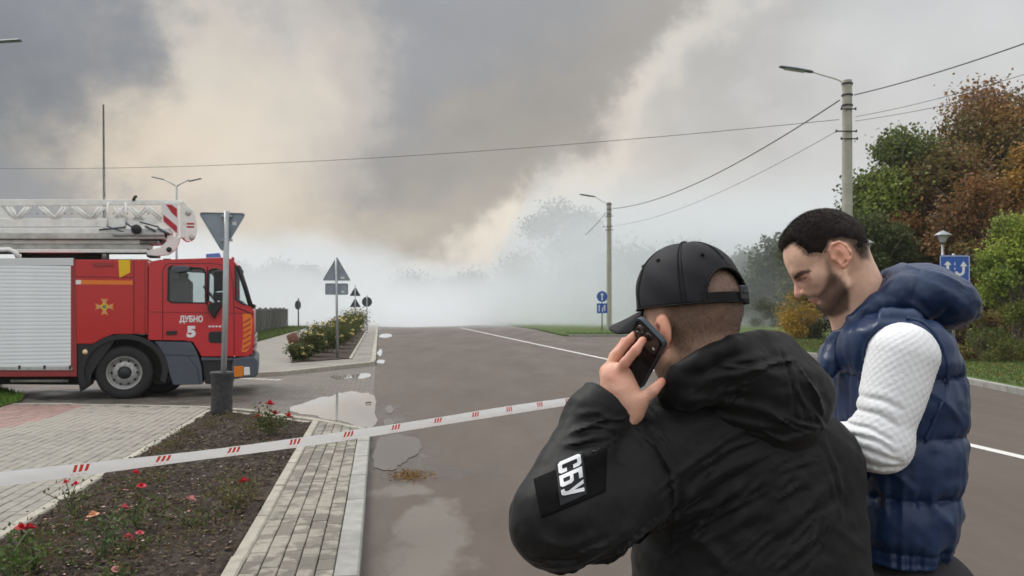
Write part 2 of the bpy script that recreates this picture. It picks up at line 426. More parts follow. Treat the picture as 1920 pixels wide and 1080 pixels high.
# --- asphalt with stains, cracks and a damp gutter
def asphalt():
    m = mat('asphalt', (.096, .084, .076), .62, spec=.35); t = m.node_tree; N = t.nodes; L = t.links; b = N['Principled BSDF']
    g = N.new('ShaderNodeNewGeometry')
    def noi(s, d, r=.6, st=None):
        mp = N.new('ShaderNodeMapping'); mp.inputs['Rotation'].default_value = (0, 0, -TH); mp.inputs['Scale'].default_value = st or (1, 1, 1); L.new(g.outputs['Position'], mp.inputs[0])
        n = N.new('ShaderNodeTexNoise'); n.inputs['Scale'].default_value = s; n.inputs['Detail'].default_value = d; n.inputs['Roughness'].default_value = r; L.new(mp.outputs[0], n.inputs['Vector']); return n.outputs[0]
    def rng(v, a, b_, c, d):
        r = N.new('ShaderNodeMapRange'); [setattr(r.inputs[i + 1], 'default_value', q) for i, q in enumerate((a, b_, c, d))]; L.new(v, r.inputs[0]); return r.outputs[0]
    def mul(a, c):
        q = N.new('ShaderNodeMath'); q.operation = 'MULTIPLY'; L.new(a, q.inputs[0]); L.new(c, q.inputs[1]); return q.outputs[0]
    f = mul(rng(noi(.55, 5, .6, (1, .25, 1)), .3, .7, .84, 1.16), rng(noi(95, 4, .85), .28, .72, .62, 1.42)); f = mul(f, rng(noi(1.7, 4, .6, (1, .05, 1)), .3, .7, .92, 1.08))
    f = mul(f, rng(noi(6, 6, .7), .3, .7, .93, 1.07))
    vm = N.new('ShaderNodeVectorMath'); vm.operation = 'SCALE'; vm.inputs[0].default_value = (.098, .076, .061); L.new(f, vm.inputs['Scale'])
    # silt and damp left by the puddles: soft-edged, broken up by noise
    sx = N.new('ShaderNodeSeparateXYZ'); L.new(g.outputs['Position'], sx.inputs[0])
    def mt(op, *a, clamp=False):
        q = N.new('ShaderNodeMath'); q.operation = op; q.use_clamp = clamp
        for k, v in enumerate(a):
            if isinstance(v, (int, float)): q.inputs[k].default_value = v
            else: L.new(v, q.inputs[k])
        return q.outputs[0]
    cu, su = math.cos(TH), math.sin(TH)
    U = mt('ADD', mt('MULTIPLY', sx.outputs[0], cu), mt('MULTIPLY', sx.outputs[1], su)); V = mt('SUBTRACT', mt('MULTIPLY', sx.outputs[1], cu), mt('MULTIPLY', sx.outputs[0], su))
    wob = mt('MULTIPLY', mt('SUBTRACT', noi(2.2, 5, .6, (1, .5, 1)), .5), 2.2)
    def spot(px, py, ru, rv):
        q = UV(G(px, py)); a = mt('DIVIDE', mt('SUBTRACT', U, q[0]), ru); c = mt('DIVIDE', mt('SUBTRACT', V, q[1]), rv)
        return mt('MULTIPLY', mt('SUBTRACT', mt('ADD', 1, wob), mt('SQRT', mt('ADD', mt('MULTIPLY', a, a), mt('MULTIPLY', c, c)))), 2.6, clamp=True)
    silt = mt('MAXIMUM', spot(808, 985, .30, 1.0), mt('MAXIMUM', spot(790, 1060, .34, .7), spot(770, 918, .35, .35)))
    damp = mt('MAXIMUM', spot(745, 850, .52, 1.9), mt('MAXIMUM', spot(722, 775, .40, 1.6), spot(800, 890, .8, .35)))
    gut = mt('MULTIPLY', mt('SUBTRACT', mt('ADD', .55, mt('MULTIPLY', wob, .5)), mt('MULTIPLY', mt('ADD', U, .12), 1.6)), 2.2, clamp=True)
    damp = mt('MAXIMUM', damp, mt('MULTIPLY', gut, .55))
    def mixc(f, a, c):
        q = N.new('ShaderNodeMix'); q.data_type = 'RGBA'; L.new(f, q.inputs[0]); L.new(a, q.inputs[6]); q.inputs[7].default_value = (*c, 1); return q.outputs[2]
    c_ = mixc(mt('MULTIPLY', silt, .6), vm.outputs[0], (.20, .178, .155)); c_ = mixc(mt('MULTIPLY', damp, .6), c_, (.062, .050, .043))
    # sealed cracks and an old trench patch
    vo_ = N.new('ShaderNodeTexVoronoi'); vo_.feature = 'DISTANCE_TO_EDGE'; vo_.inputs['Scale'].default_value = .32
    wp = N.new('ShaderNodeTexNoise'); wp.inputs['Scale'].default_value = 1.1; wp.inputs['Detail'].default_value = 6; L.new(g.outputs['Position'], wp.inputs['Vector'])
    wa = N.new('ShaderNodeVectorMath'); wa.operation = 'MULTIPLY_ADD'; L.new(wp.outputs['Color'], wa.inputs[0]); wa.inputs[1].default_value = (1.1, 1.1, 0); L.new(g.outputs['Position'], wa.inputs[2]); L.new(wa.outputs[0], vo_.inputs['Vector'])
    crk = mt('MULTIPLY', mt('SUBTRACT', 1, mt('DIVIDE', vo_.outputs['Distance'], .0045), clamp=True), mt('MULTIPLY', mt('SUBTRACT', noi(.35, 2), .5), 5, clamp=True))
    c_ = mixc(mt('MULTIPLY', crk, .75), c_, (.035, .03, .027))
    L.new(c_, b.inputs['Base Color'])
    rr = rng(noi(.8, 5, .6, (1, .3, 1)), .35, .7, .5, .75)
    L.new(mt('SUBTRACT', rr, mt('ADD', mt('MULTIPLY', damp, .30), mt('MULTIPLY', silt, .18))), b.inputs['Roughness'])
    bp = N.new('ShaderNodeBump'); bp.inputs['Strength'].default_value = .35; bp.inputs['Distance'].default_value = .006
    L.new(noi(220, 3, .7), bp.inputs['Height']); L.new(bp.outputs[0], b.inputs['Normal'])
    return m
M_asph = asphalt()
M_earth = mat('earth', (.09, .10, .05), .9, nscale=.5, namt=.3, coords='World')
M_soil = mat('soil', (.062, .047, .038), .95, nscale=9, namt=.6, coords='World', bump=.9, bscale=60, bdist=.02, spec=.2)
M_soil2 = mat('soil_clod', (.07, .053, .043), .95, nscale=30, namt=.5, coords='World', spec=.2)
M_mortar = mat('joint_sand', (.10, .092, .076), .95, nscale=25, namt=.35, coords='World')
M_conc = mat('kerb_concrete', (.30, .30, .275), .85, nscale=7, namt=.22, coords='World', bump=.3, bscale=60, rnd_amt=.10)
M_conc_l = mat('edging_concrete', (.37, .35, .29), .85, nscale=7, namt=.25, coords='World', bump=.3, bscale=60, rnd_amt=.06)
M_paint = mat('road_paint', (.66, .65, .62), .6, nscale=30, namt=.15, coords='World')
M_grass = mat('grass_blades', (.08, .13, .03), .7, attr='col', trans=.3, spec=.2)
M_turf = mat('turf', (.075, .11, .032), .95, nscale=3, namt=.35, coords='World', spec=.1)

def brick_mat(name, c, wet, thr, rnd_=.1):
    """pale concrete brick, darkened where the damp has not dried"""
    m = mat(name, c, .85); t = m.node_tree; N = t.nodes; L = t.links; b = N['Principled BSDF']
    g = N.new('ShaderNodeNewGeometry'); oi = N.new('ShaderNodeObjectInfo')
    ad = N.new('ShaderNodeVectorMath'); ad.operation = 'SCALE'; ad.inputs[0].default_value = (1, 1.3, 0); 
    mm = N.new('ShaderNodeMath'); mm.operation = 'MULTIPLY'; mm.inputs[1].default_value = 0.35; L.new(oi.outputs['Random'], mm.inputs[0]); L.new(mm.outputs[0], ad.inputs['Scale'])
    sm = N.new('ShaderNodeVectorMath'); L.new(g.outputs['Position'], sm.inputs[0]); L.new(ad.outputs[0], sm.inputs[1])
    n = N.new('ShaderNodeTexNoise'); n.inputs['Scale'].default_value = 5.0; n.inputs['Detail'].default_value = 4; n.inputs['Roughness'].default_value = .55; L.new(sm.outputs[0], n.inputs['Vector'])
    r = N.new('ShaderNodeMapRange'); r.inputs[1].default_value = thr - .035; r.inputs[2].default_value = thr + .035; L.new(n.outputs[0], r.inputs[0])
    n2 = N.new('ShaderNodeTexNoise'); n2.inputs['Scale'].default_value = 45; n2.inputs['Detail'].default_value = 5; L.new(g.outputs['Position'], n2.inputs['Vector'])
    r2 = N.new('ShaderNodeMapRange'); r2.inputs[1].default_value = .25; r2.inputs[2].default_value = .75; r2.inputs[3].default_value = .82; r2.inputs[4].default_value = 1.16; L.new(n2.outputs[0], r2.inputs[0])
    r3 = N.new('ShaderNodeMapRange'); r3.inputs[3].default_value = 1 - rnd_; r3.inputs[4].default_value = 1 + rnd_; L.new(oi.outputs['Random'], r3.inputs[0])
    mx = N.new('ShaderNodeMix'); mx.data_type = 'RGBA'; L.new(r.outputs[0], mx.inputs[0]); mx.inputs[6].default_value = (*wet, 1); mx.inputs[7].default_value = (*c, 1)
    v1 = N.new('ShaderNodeVectorMath'); v1.operation = 'SCALE'; L.new(mx.outputs[2], v1.inputs[0]); L.new(r2.outputs[0], v1.inputs['Scale'])
    v2 = N.new('ShaderNodeVectorMath'); v2.operation = 'SCALE'; L.new(v1.outputs[0], v2.inputs[0]); L.new(r3.outputs[0], v2.inputs['Scale'])
    L.new(v2.outputs[0], b.inputs['Base Color'])
    r4 = N.new('ShaderNodeMapRange'); r4.inputs[3].default_value = .55; r4.inputs[4].default_value = .9; L.new(r.outputs[0], r4.inputs[0]); L.new(r4.outputs[0], b.inputs['Roughness'])
    bp = N.new('ShaderNodeBump'); bp.inputs['Strength'].default_value = .35; bp.inputs['Distance'].default_value = .004; L.new(n2.outputs[0], bp.inputs['Height']); L.new(bp.outputs[0], b.inputs['Normal'])
    return m
M_brick = brick_mat('damp_brick', (.295, .275, .228), (.155, .140, .113), .50)
M_brick2 = brick_mat('dry_brick', (.275, .258, .222), (.205, .19, .162), .42, .08)
M_pink = brick_mat('pink_brick', (.30, .19, .165), (.24, .17, .15), .45)

def tex_brick(name, c1, c2, mo, bw, bh, rot=TH):
    m = mat(name, c1, .8); t = m.node_tree; N = t.nodes; L = t.links; b = N['Principled BSDF']
    g = N.new('ShaderNodeNewGeometry'); mp = N.new('ShaderNodeMapping'); mp.inputs['Rotation'].default_value = (0, 0, -rot); L.new(g.outputs['Position'], mp.inputs[0])
    k = N.new('ShaderNodeTexBrick'); k.inputs['Scale'].default_value = 1; k.inputs['Brick Width'].default_value = bw; k.inputs['Row Height'].default_value = bh
    k.inputs['Mortar Size'].default_value = .006; k.inputs['Color1'].default_value = (*c1, 1); k.inputs['Color2'].default_value = (*c2, 1); k.inputs['Mortar'].default_value = (*mo, 1)
    L.new(mp.outputs[0], k.inputs['Vector'])
    n = N.new('ShaderNodeTexNoise'); n.inputs['Scale'].default_value = 1.3; n.inputs['Detail'].default_value = 6; L.new(g.outputs['Position'], n.inputs['Vector'])
    r = N.new('ShaderNodeMapRange'); r.inputs[1].default_value = .3; r.inputs[2].default_value = .7; r.inputs[3].default_value = .75; r.inputs[4].default_value = 1.2; L.new(n.outputs[0], r.inputs[0])
    v = N.new('ShaderNodeVectorMath'); v.operation = 'SCALE'; L.new(k.outputs[0], v.inputs[0]); L.new(r.outputs[0], v.inputs['Scale']); L.new(v.outputs[0], b.inputs['Base Color'])
    r2 = N.new('ShaderNodeMapRange'); r2.inputs[1].default_value = .35; r2.inputs[2].default_value = .65; r2.inputs[3].default_value = .35; r2.inputs[4].default_value = .85; L.new(n.outputs[0], r2.inputs[0]); L.new(r2.outputs[0], b.inputs['Roughness'])
    return m
M_side = tex_brick('side_road_pavers', (.13, .115, .10), (.17, .148, .125), (.07, .062, .052), .21, .105, TH + math.pi / 2)
M_path = tex_brick('path_pavers', (.23, .215, .185), (.27, .25, .22), (.13, .12, .10), .21, .105)

sheet('ground', [(-240, -240), (240, -240), (240, 240), (-240, 240)], -.03, M_earth)
road = sheet('road', [R(-.12, -40)[:2], R(40, -40)[:2], R(40, 225)[:2], R(-.12, 225)[:2]], 0.0, M_asph)
sheet('side_road', [R(-.121, 9.5)[:2], R(-.121, 25)[:2], R(-90, 25)[:2], R(-90, 9.5)[:2]], 0.0, M_side)

# near pavement (body under the bricks), planter soil, kerbs
Z1 = .10
near_out = [(-.27, -3), (-.27, 10.75), (-.85, 11.65), (-2.4, 13.3), (-5.05, 14.2), (-12, 15.2), (-12, -3)]
pave = slab('pavement', near_out, -.05, Z1 - .028, M_mortar)
def end_v(u, pts=[(-.12, 10.6), (-.85, 11.65), (-2.4, 13.3), (-5.05, 14.2), (-12, 15.2)]):
    for (a, b), (c, d) in zip(pts, pts[1:]):
        if c <= u <= a: return b + (d - b) * (a - u) / (a - c)
    return pts[-1][1]
brick_me = {}
def brick_mesh(key, w, l, h, m):
    if key in brick_me: return brick_me[key]
    b = MB(); x, y, c = w / 2, l / 2, .005
    vs = [(-x, -y, -h), (x, -y, -h), (x, y, -h), (-x, y, -h), (-x, -y, -c), (x, -y, -c), (x, y, -c), (-x, y, -c), (-x + c, -y + c, 0), (x - c, -y + c, 0), (x - c, y - c, 0), (-x + c, y - c, 0)]
    fs = [(0, 1, 5, 4), (1, 2, 6, 5), (2, 3, 7, 6), (3, 0, 4, 7), (4, 5, 9, 8), (5, 6, 10, 9), (6, 7, 11, 10), (7, 4, 8, 11), (8, 9, 10, 11)]
    me = bpy.data.meshes.new('brick'); me.from_pydata(vs, [], fs); me.materials.append(m); brick_me[key] = me; return me
def lay(name, parent, spots, w, l, h, m, limit=300, z=Z1):
    """spots: (distance, u, v); the nearest are single bricks, the rest one joined part"""
    spots.sort(); me = brick_mesh(name + m.name, w, l, h, m)
    for i, (d, u, v, rot) in enumerate(spots[:limit]):
        o = bpy.data.objects.new(name, me); COL.objects.link(o); o.parent = parent
        o.location = R(u, v, z + rnd.uniform(-.004, .0015)); o.rotation_euler = (rnd.gauss(0, .006), rnd.gauss(0, .006), TH + rot + rnd.gauss(0, .009))
    rest = spots[limit:]
    if rest:
        b = MB(); src = [v.co.copy() for v in me.vertices]; fs = [tuple(p.vertices) for p in me.polygons]
        for d, u, v, rot in rest:
            M = Matrix.Translation(R(u, v, z + rnd.uniform(-.004, .0015))) @ Matrix.Rotation(TH + rot, 4, 'Z'); b.add([M @ q for q in src], fs)
        o = b.build(name, m, parent, fix=False); o['kind'] = 'stuff'
def seen(p, pad=40):
    if p.y < .5: return False
    x = 960 + p.x / p.y * FP; y = HZ - (p.z - CH) / p.y * FP
    return -pad < x < 1920 + pad and -pad < y < 1080 + pad
sp = []
for c in range(5):
    u = -.27 - .112 * (c + .5); v = 3.6 + (c % 2) * .1
    while v < end_v(u) - .12:
        if seen(R(u, v, Z1), 60): sp.append((R(u, v).length, u, v, 0))
        v += .208
lay('brick', pave, sp, .105, .203, .035, M_brick)
pink_px = [(-400, 748), (55, 746), (165, 758), (118, 776), (-5, 806), (-500, 850)]
pink = [uvp(*q) for q in pink_px]
grass_px = [(-300, 724), (0, 729), (47, 742), (40, 752), (0, 764), (-300, 790)]
grassuv = [uvp(*q) for q in grass_px]
sp = []; spp = []
for c in range(64):
    u = -2.66 - .1075 * (c + .5); v = 3.6 + (c % 2) * .1
    while v < end_v(u) - .14:
        p = R(u, v, Z1)
        if seen(p, 60):
            if inpoly(u, v, grassuv): pass
            elif inpoly(u, v, pink): spp.append((p.length, u, v, 0))
            else: sp.append((p.length, u, v, 0))
        v += .211
pave2 = slab('left_pavement', [(-2.64, 3), (-2.64, 13.3), (-5.05, 14.15), (-12, 15.1), (-12, 3)], Z1 - .06, Z1 - .024, M_mortar)
lay('brick', pave2, sp, .1, .206, .03, M_brick2)
pave3 = slab('pink_pavement', pink, Z1 - .055, Z1 - .018, M_mortar)
lay('brick', pave3, spp, .1, .206, .03, M_pink)
verge = slab('verge', grassuv, Z1 - .05, Z1 + .02, M_turf)

# kerb stones
def kerb(name, line, w, ztop, zbot, m, parent_name=None, seg=1.0, part='kerb_stone', gap=.006, side=-1, wmul=1):
    root = bpy.data.objects.new(name, None); COL.objects.link(root); root['kind'] = 'structure'
    line = [Vector((p[0], p[1])) for p in line]; L = [0]
    for a, b in zip(line, line[1:]): L.append(L[-1] + (b - a).length)
    def at(s):
        for i in range(len(line) - 1):
            if s <= L[i + 1] + 1e-6: return line[i].lerp(line[i + 1], (s - L[i]) / (L[i + 1] - L[i]))
        return line[-1]
    n = max(1, round(L[-1] / seg)); cache = None
    for i in range(n):
        a, b = at(L[-1] * i / n), at(L[-1] * (i + 1) / n); d = (b - a).normalized(); q = Vector((-d.y, d.x)) * side
        ln = (b - a).length - gap; h = ztop - zbot; c = .012
        k = (round(ln, 2), w, h)
        if cache is None or cache[0] != k:
            me = bpy.data.meshes.new(part); x, y = ln / 2, w
            vs = [(-x, 0, -h), (x, 0, -h), (x, y, -h), (-x, y, -h), (-x, 0, -c), (x, 0, -c), (x, y, -c), (-x, y, -c), (-x + c * .5, c, 0), (x - c * .5, c, 0), (x - c * .5, y - c * .5, 0), (-x + c * .5, y - c * .5, 0)]
            me.from_pydata(vs, [], [(0, 1, 5, 4), (1, 2, 6, 5), (2, 3, 7, 6), (3, 0, 4, 7), (4, 5, 9, 8), (5, 6, 10, 9), (6, 7, 11, 10), (7, 4, 8, 11), (8, 9, 10, 11)]); me.materials.append(m); cache = (k, me)
        o = bpy.data.objects.new(part, cache[1]); COL.objects.link(o); o.parent = root; mid = (a + b) / 2
        ang = math.atan2(d.y, d.x); o.location = (mid.x, mid.y, ztop + rnd.uniform(-.008, .003)); o.rotation_euler = (rnd.gauss(0, .008), rnd.gauss(0, .003), ang + rnd.gauss(0, .004))
        if side < 0: o.scale = (1, -1, 1)
    return root
k1 = [R(-.12, -3), R(-.12, 10.6)]
kerb('kerb', k1, .147, Z1 + .012, -.15, M_conc, side=1)
kerb('pavement_edging', [R(-.12, 10.65), R(-.85, 11.7), R(-2.4, 13.36), R(-5.05, 14.26), R(-12, 15.3)], .1, Z1 + .004, -.1, M_conc_l, side=1, seg=.8)
kerb('planter_edging', [R(-.83, -3), R(-.83, 11.45)], .092, Z1 + .014, -.1, M_conc_l, side=1)
kerb('planter_edging', [R(-.93, 11.4), R(-2.45, 12.98)], .09, Z1 + .012, -.1, M_conc_l, side=1, seg=.9)
kerb('planter_edging', [R(-2.55, -3), R(-2.55, 12.95)], .09, Z1 + .012, -.1, M_conc_l, side=1)

# planter soil: displaced grid
def soil_patch(name, poly, z, res, amp, m, seed):
    us = [p[0] for p in poly]; vs_ = [p[1] for p in poly]; nu = int((max(us) - min(us)) / res) + 2; nv = int((max(vs_) - min(vs_)) / res) + 2
    u = min(us) + np.arange(nu) * res; v = min(vs_) + np.arange(nv) * res; UU, VV = np.meshgrid(u, v, indexing='ij')
    q = np.stack([UU.ravel(), VV.ravel(), np.zeros(UU.size)], 1).astype(np.float32)
    h = fbm(q * 5, seed, 3) * .35 + np.abs(fbm(q * 16, seed + 3, 3)) * .5 + np.abs(noise3(q * 44, seed + 9)) * .3
    inside = np.array([inpoly(a, b, poly) for a, b in q[:, :2]])
    Xw = q[:, 0] * math.cos(TH) - q[:, 1] * math.sin(TH); Yw = q[:, 0] * math.sin(TH) + q[:, 1] * math.cos(TH)
    V = np.stack([Xw, Yw, z + amp * h], 1); ids = np.arange(nu * nv).reshape(nu, nv); F = np.stack([ids[:-1, :-1], ids[1:, :-1], ids[1:, 1:], ids[:-1, 1:]], -1).reshape(-1, 4)
    F = F[inside[F].all(1)]; used = np.unique(F); rm = np.full(nu * nv, -1); rm[used] = np.arange(len(used))
    o = mesh(name, V[used].tolist(), rm[F].tolist(), m, None, False); o['kind'] = 'structure'
    bm = [p for p in o.data.polygons]
    return o
planter = [(-.92, 3.2), (-.92, 11.42), (-2.4, 12.95), (-2.56, 12.95), (-2.56, 3.2)]
soil_patch('planter_soil', planter, Z1 - .02, .026, .055, M_soil, 3)
slab('soil', [(-.94, -3), (-.94, 11.4), (-2.4, 12.9), (-2.54, 12.9), (-2.54, -3)], -.04, Z1 - .021, M_soil)

# clods, pebbles, leaf litter and petals on the soil: nobody could count them
def scatter(name, n, poly, size, m, flat=1.0, z=Z1, cols=None, lift=.0, seed=1):
    r = np.random.default_rng(seed); us = [p[0] for p in poly]; vs_ = [p[1] for p in poly]; V = []; F = []; C = []
    base = np.array([(1, 0, 0), (-.5, .8, 0), (-.6, -.8, .1), (.1, .1, .8), (0, -.1, -.5)]); fb = [(0, 1, 3), (1, 2, 3), (2, 0, 3), (1, 0, 4), (2, 1, 4), (0, 2, 4)]
    k = 0
    while k < n:
        u = r.uniform(min(us), max(us)); v = min(vs_) + (max(vs_) - min(vs_)) * r.uniform() ** 1.5
        if not inpoly(u, v, poly): continue
        k += 1; s = size * r.uniform(.35, 1) ** 1.5; a = r.uniform(0, 6.28); ca, sa = math.cos(a), math.sin(a)
        q = base * r.uniform(.6, 1.2, (5, 3)) * s; q[:, 2] *= flat; p = R(u, v, z + lift)
        q = np.stack([q[:, 0] * ca - q[:, 1] * sa, q[:, 0] * sa + q[:, 1] * ca, q[:, 2]], 1) + np.array(p)
        F += [tuple(i + len(V) for i in f) for f in fb]; V += q.tolist()
        if cols: c = cols[r.integers(len(cols))]; C += [c] * 5
    o = mesh(name, V, F, m); o['kind'] = 'stuff'
    if cols: set_attr(o, 'col', np.array(C))
    return o
pin = [(-.96, 3.4), (-.96, 11.3), (-2.4, 12.8), (-2.52, 12.8), (-2.52, 3.4)]
scatter('soil_clods', 5200, pin, .028, M_soil2, 1.0, seed=4)
M_attr = mat('litter', (.3, .25, .2), .85, attr='col', spec=.2)
scatter('pebbles', 650, pin, .017, M_attr, .8, cols=[(.32, .30, .27), (.45, .42, .38), (.20, .17, .15), (.16, .13, .11)], lift=.018, seed=5)
scatter('fallen_petals', 70, [(-1.5, 4.6), (-1.3, 6.4), (-2.4, 7.6), (-2.5, 5.0)], .022, M_attr, .35, cols=[(.75, .28, .28), (.78, .45, .42), (.8, .6, .55)], lift=.03, seed=6)
scatter('dry_leaf_litter', 1500, pin, .035, M_attr, .22, cols=[(.10, .07, .05), (.13, .09, .06), (.16, .12, .08), (.08, .07, .035)], lift=.016, seed=8)

# far island and the path beside it
farout = [(-.27, 23.55), (-1.04, 22.4), (-2.5, 20.4), (-5, 20.0), (-12, 19.6), (-12, 120), (-.27, 120)]
slab('island_pavement', farout, -.05, Z1, M_path)
fk = [R(-.12, 120), R(-.12, 23.75), R(-1.04, 22.35), R(-2.5, 20.3), R(-3.3, 19.95)]
kerb('kerb', fk, .147, Z1 + .012, -.1, M_conc_l, side=-1)
kerb('kerb', [R(-3.4, 19.93), R(-12, 19.5)], .12, .03, -.1, M_conc_l, side=-1)
slab('island_soil', [(-.93, 25.2), (-2.5, 23.6), (-2.62, 25), (-2.62, 56), (-.93, 56)], 0, Z1 + .03, M_soil)
kerb('planter_edging', [R(-.84, 25.0), R(-.84, 56)], .09, Z1 + .045, 0, M_conc_l, side=1)
slab('fence_verge', [(-5.6, 27), (-9, 27), (-9, 66), (-5.6, 66)], 0, Z1 + .04, M_turf)

# right-hand green with its kerb
rk = [(9.3, -6), (9.55, 10), (9.8, 14.4), (10.35, 19), (10.7, 23.5), (10.35, 28), (9.6, 36), (7.9, 45), (7.1, 46.4), (3.3, 46.5), (3.0, 47.6), (1.9, 60), (-2.5, 90), (-15, 150)]
o = slab('green', rk + [(100, 150), (100, -6)], -.06, Z1 + .01, M_turf, world=True)
kerb('kerb', [Vector((x - .0, y, 0)) for x, y in rk[:10]], .15, Z1 + .03, -.1, M_conc, side=1)

# painted lines
def band(name, pts, w, z, m, parent=None):
    pts = [Vector((p[0], p[1])) for p in pts]; vs = []; fs = []
    for i, p in enumerate(pts):
        d = (pts[min(i + 1, len(pts) - 1)] - pts[max(0, i - 1)]).normalized(); q = Vector((-d.y, d.x)) * w / 2
        vs += [(p.x + q.x, p.y + q.y, z), (p.x - q.x, p.y - q.y, z)]
    for i in range(len(pts) - 1): fs.append((2 * i, 2 * i + 1, 2 * i + 3, 2 * i + 2))
    o = mesh(name, vs, fs, m, parent); return o
ln = band('lane_line', [R(7.1, -8), R(7.12, 8), G(1790, 828), G(1400, 734.5), G(1140, 674), G(990, 642), G(900, 622.5), G(862, 614.5)], .16, .004, M_paint); ln['kind'] = 'structure'
for i in range(6):
    a = G(452 + i * 13, 709.5 + i * .6); b = G(460 + i * 13, 709.8 + i * .6); o = band('give_way_mark', [a, b], .22, .004, M_paint); o['kind'] = 'structure'

# puddles
def water_mat(name, c, rough, alpha=1):
    m = mat(name, c, rough, spec=1.0, coat=0); t = m.node_tree; N = t.nodes; L = t.links; b = N['Principled BSDF']; b.inputs['IOR'].default_value = 1.7
    g = N.new('ShaderNodeNewGeometry'); n = N.new('ShaderNodeTexNoise'); n.inputs['Scale'].default_value = 5; L.new(g.outputs['Position'], n.inputs['Vector'])
    bp = N.new('ShaderNodeBump'); bp.inputs['Strength'].default_value = .02; bp.inputs['Distance'].default_value = .01; L.new(n.outputs[0], bp.inputs['Height']); L.new(bp.outputs[0], b.inputs['Normal'])
    return m
M_water = water_mat('puddle_water', (.30, .28, .26), .015)
M_thin = water_mat('thin_water', (.10, .086, .076), .07)
M_damp = mat('damp_asphalt', (.088, .074, .066), .38, nscale=3, namt=.25, coords='World', spec=.6)
def puddle(name, pxs, z, m, jag=.5, seed=0, step=6):
    r = random.Random(seed); pts = []
    n = len(pxs)
    for i in range(n):
        a, b = Vector(pxs[i]), Vector(pxs[(i + 1) % n]); k = max(2, int((b - a).length / step))
        for j in range(k): pts.append(a.lerp(b, j / k))
    sm = []
    for i in range(len(pts)):
        nz = noise3(np.array([[pts[i].x * .09, pts[i].y * .2, seed]], np.float32), seed)[0] * 1.6 + noise3(np.array([[pts[i].x * .25, pts[i].y * .6, seed]], np.float32), seed + 1)[0]
        q = sum((pts[(i + d) % len(pts)] for d in (-2, -1, 0, 1, 2)), Vector((0, 0))) / 5
        e = Vector((math.sin(i * .9 + seed) + math.sin(i * .37 + seed * 2), .45 * (math.sin(i * .7 + 2 + seed) + math.sin(i * 1.3 + seed)))) * jag * 1.6 + Vector((r.gauss(0, jag), r.gauss(0, jag * .35)))
        ctr = Vector((sum(p[0] for p in pxs) / n, sum(p[1] for p in pxs) / n)); sm.append(q + e + (q - ctr).normalized() * nz * jag * 2.2)
    o = sheet(name, [G(p.x, p.y, z) for p in sm], z, m); return o
puddle('puddle', [(533, 769), (580, 752), (615, 742), (650, 736), (699, 735), (704, 760), (706, 800), (700, 806), (668, 797), (620, 786), (575, 777)], .005, M_water, .8, 1)
puddle('puddle', [(612, 707), (645, 703), (672, 701), (698, 699), (697, 708), (682, 712), (655, 710), (630, 711)], .005, M_water, .5, 2)
puddle('puddle', [(703, 826), (735, 815), (775, 818), (798, 833), (792, 848), (760, 862), (742, 880), (715, 880), (698, 878), (699, 850)], .005, M_thin, .9, 3)
puddle('puddle', [(706, 627), (730, 624), (742, 628), (733, 633), (710, 636)], .005, M_water, .3, 7)
puddle('puddle', [(706, 655), (717, 652), (722, 660), (716, 668), (704, 670)], .005, M_water, .4, 8)
puddle('puddle', [(705, 673), (720, 671), (727, 679), (716, 684), (704, 685)], .005, M_water, .4, 9)
puddle('puddle', [(722, 758), (733, 755), (741, 766), (737, 779), (724, 781)], .005, M_thin, .5, 10)
puddle('puddle', [(712, 786), (735, 781), (744, 792), (738, 803), (716, 802)], .005, M_thin, .5, 11)
# ================================================================ LEAVES
def rot_rand(r, n):
    q = r.normal(size=(n, 4)); q /= np.linalg.norm(q, axis=1)[:, None]; w, x, y, z = q.T
    return np.stack([np.stack([1 - 2 * (y * y + z * z), 2 * (x * y - z * w), 2 * (x * z + y * w)], -1), np.stack([2 * (x * y + z * w), 1 - 2 * (x * x + z * z), 2 * (y * z - x * w)], -1), np.stack([2 * (x * z - y * w), 2 * (y * z + x * w), 1 - 2 * (x * x + y * y)], -1)], 1)
def leaf_mesh(name, pos, size, cols, m, parent=None, seed=1, asp=.62, kind=None):
    """one small folded leaf (two triangles) at each position"""
    r = np.random.default_rng(seed); n = len(pos); s = (np.asarray(size) * r.uniform(.6, 1.25, n))[:, None, None]
    L = np.array([(-1, 0, 0), (0, -asp, .16), (1, 0, 0), (0, asp, .16)])[None] * s * .5
    V = np.einsum('nij,nkj->nki', rot_rand(r, n), L) + pos[:, None, :]
    F = np.arange(n * 4, dtype=np.int32).reshape(n, 4); F = np.concatenate([F[:, [0, 1, 2]], F[:, [0, 2, 3]]])
    me = bpy.data.meshes.new(name); me.vertices.add(n * 4); me.vertices.foreach_set('co', V.astype(np.float32).ravel())
    me.loops.add(len(F) * 3); me.loops.foreach_set('vertex_index', F.ravel()); me.polygons.add(len(F)); me.polygons.foreach_set('loop_start', np.arange(0, len(F) * 3, 3, dtype=np.int32)); me.update(calc_edges=True)
    me.materials.append(m); o = bpy.data.objects.new(name, me); link(o, parent); set_attr(o, 'col', np.repeat(cols, 4, 0))
    if parent is not None: KIDS.setdefault(parent.name, []).append(o)
    if kind: o['kind'] = kind
    return o
M_leaf = mat('leaf', (.07, .1, .03), .6, attr='col', trans=.35, spec=.3)
M_bark = mat('bark', (.12, .095, .075), .9, nscale=8, namt=.4, bump=.6, bscale=25)
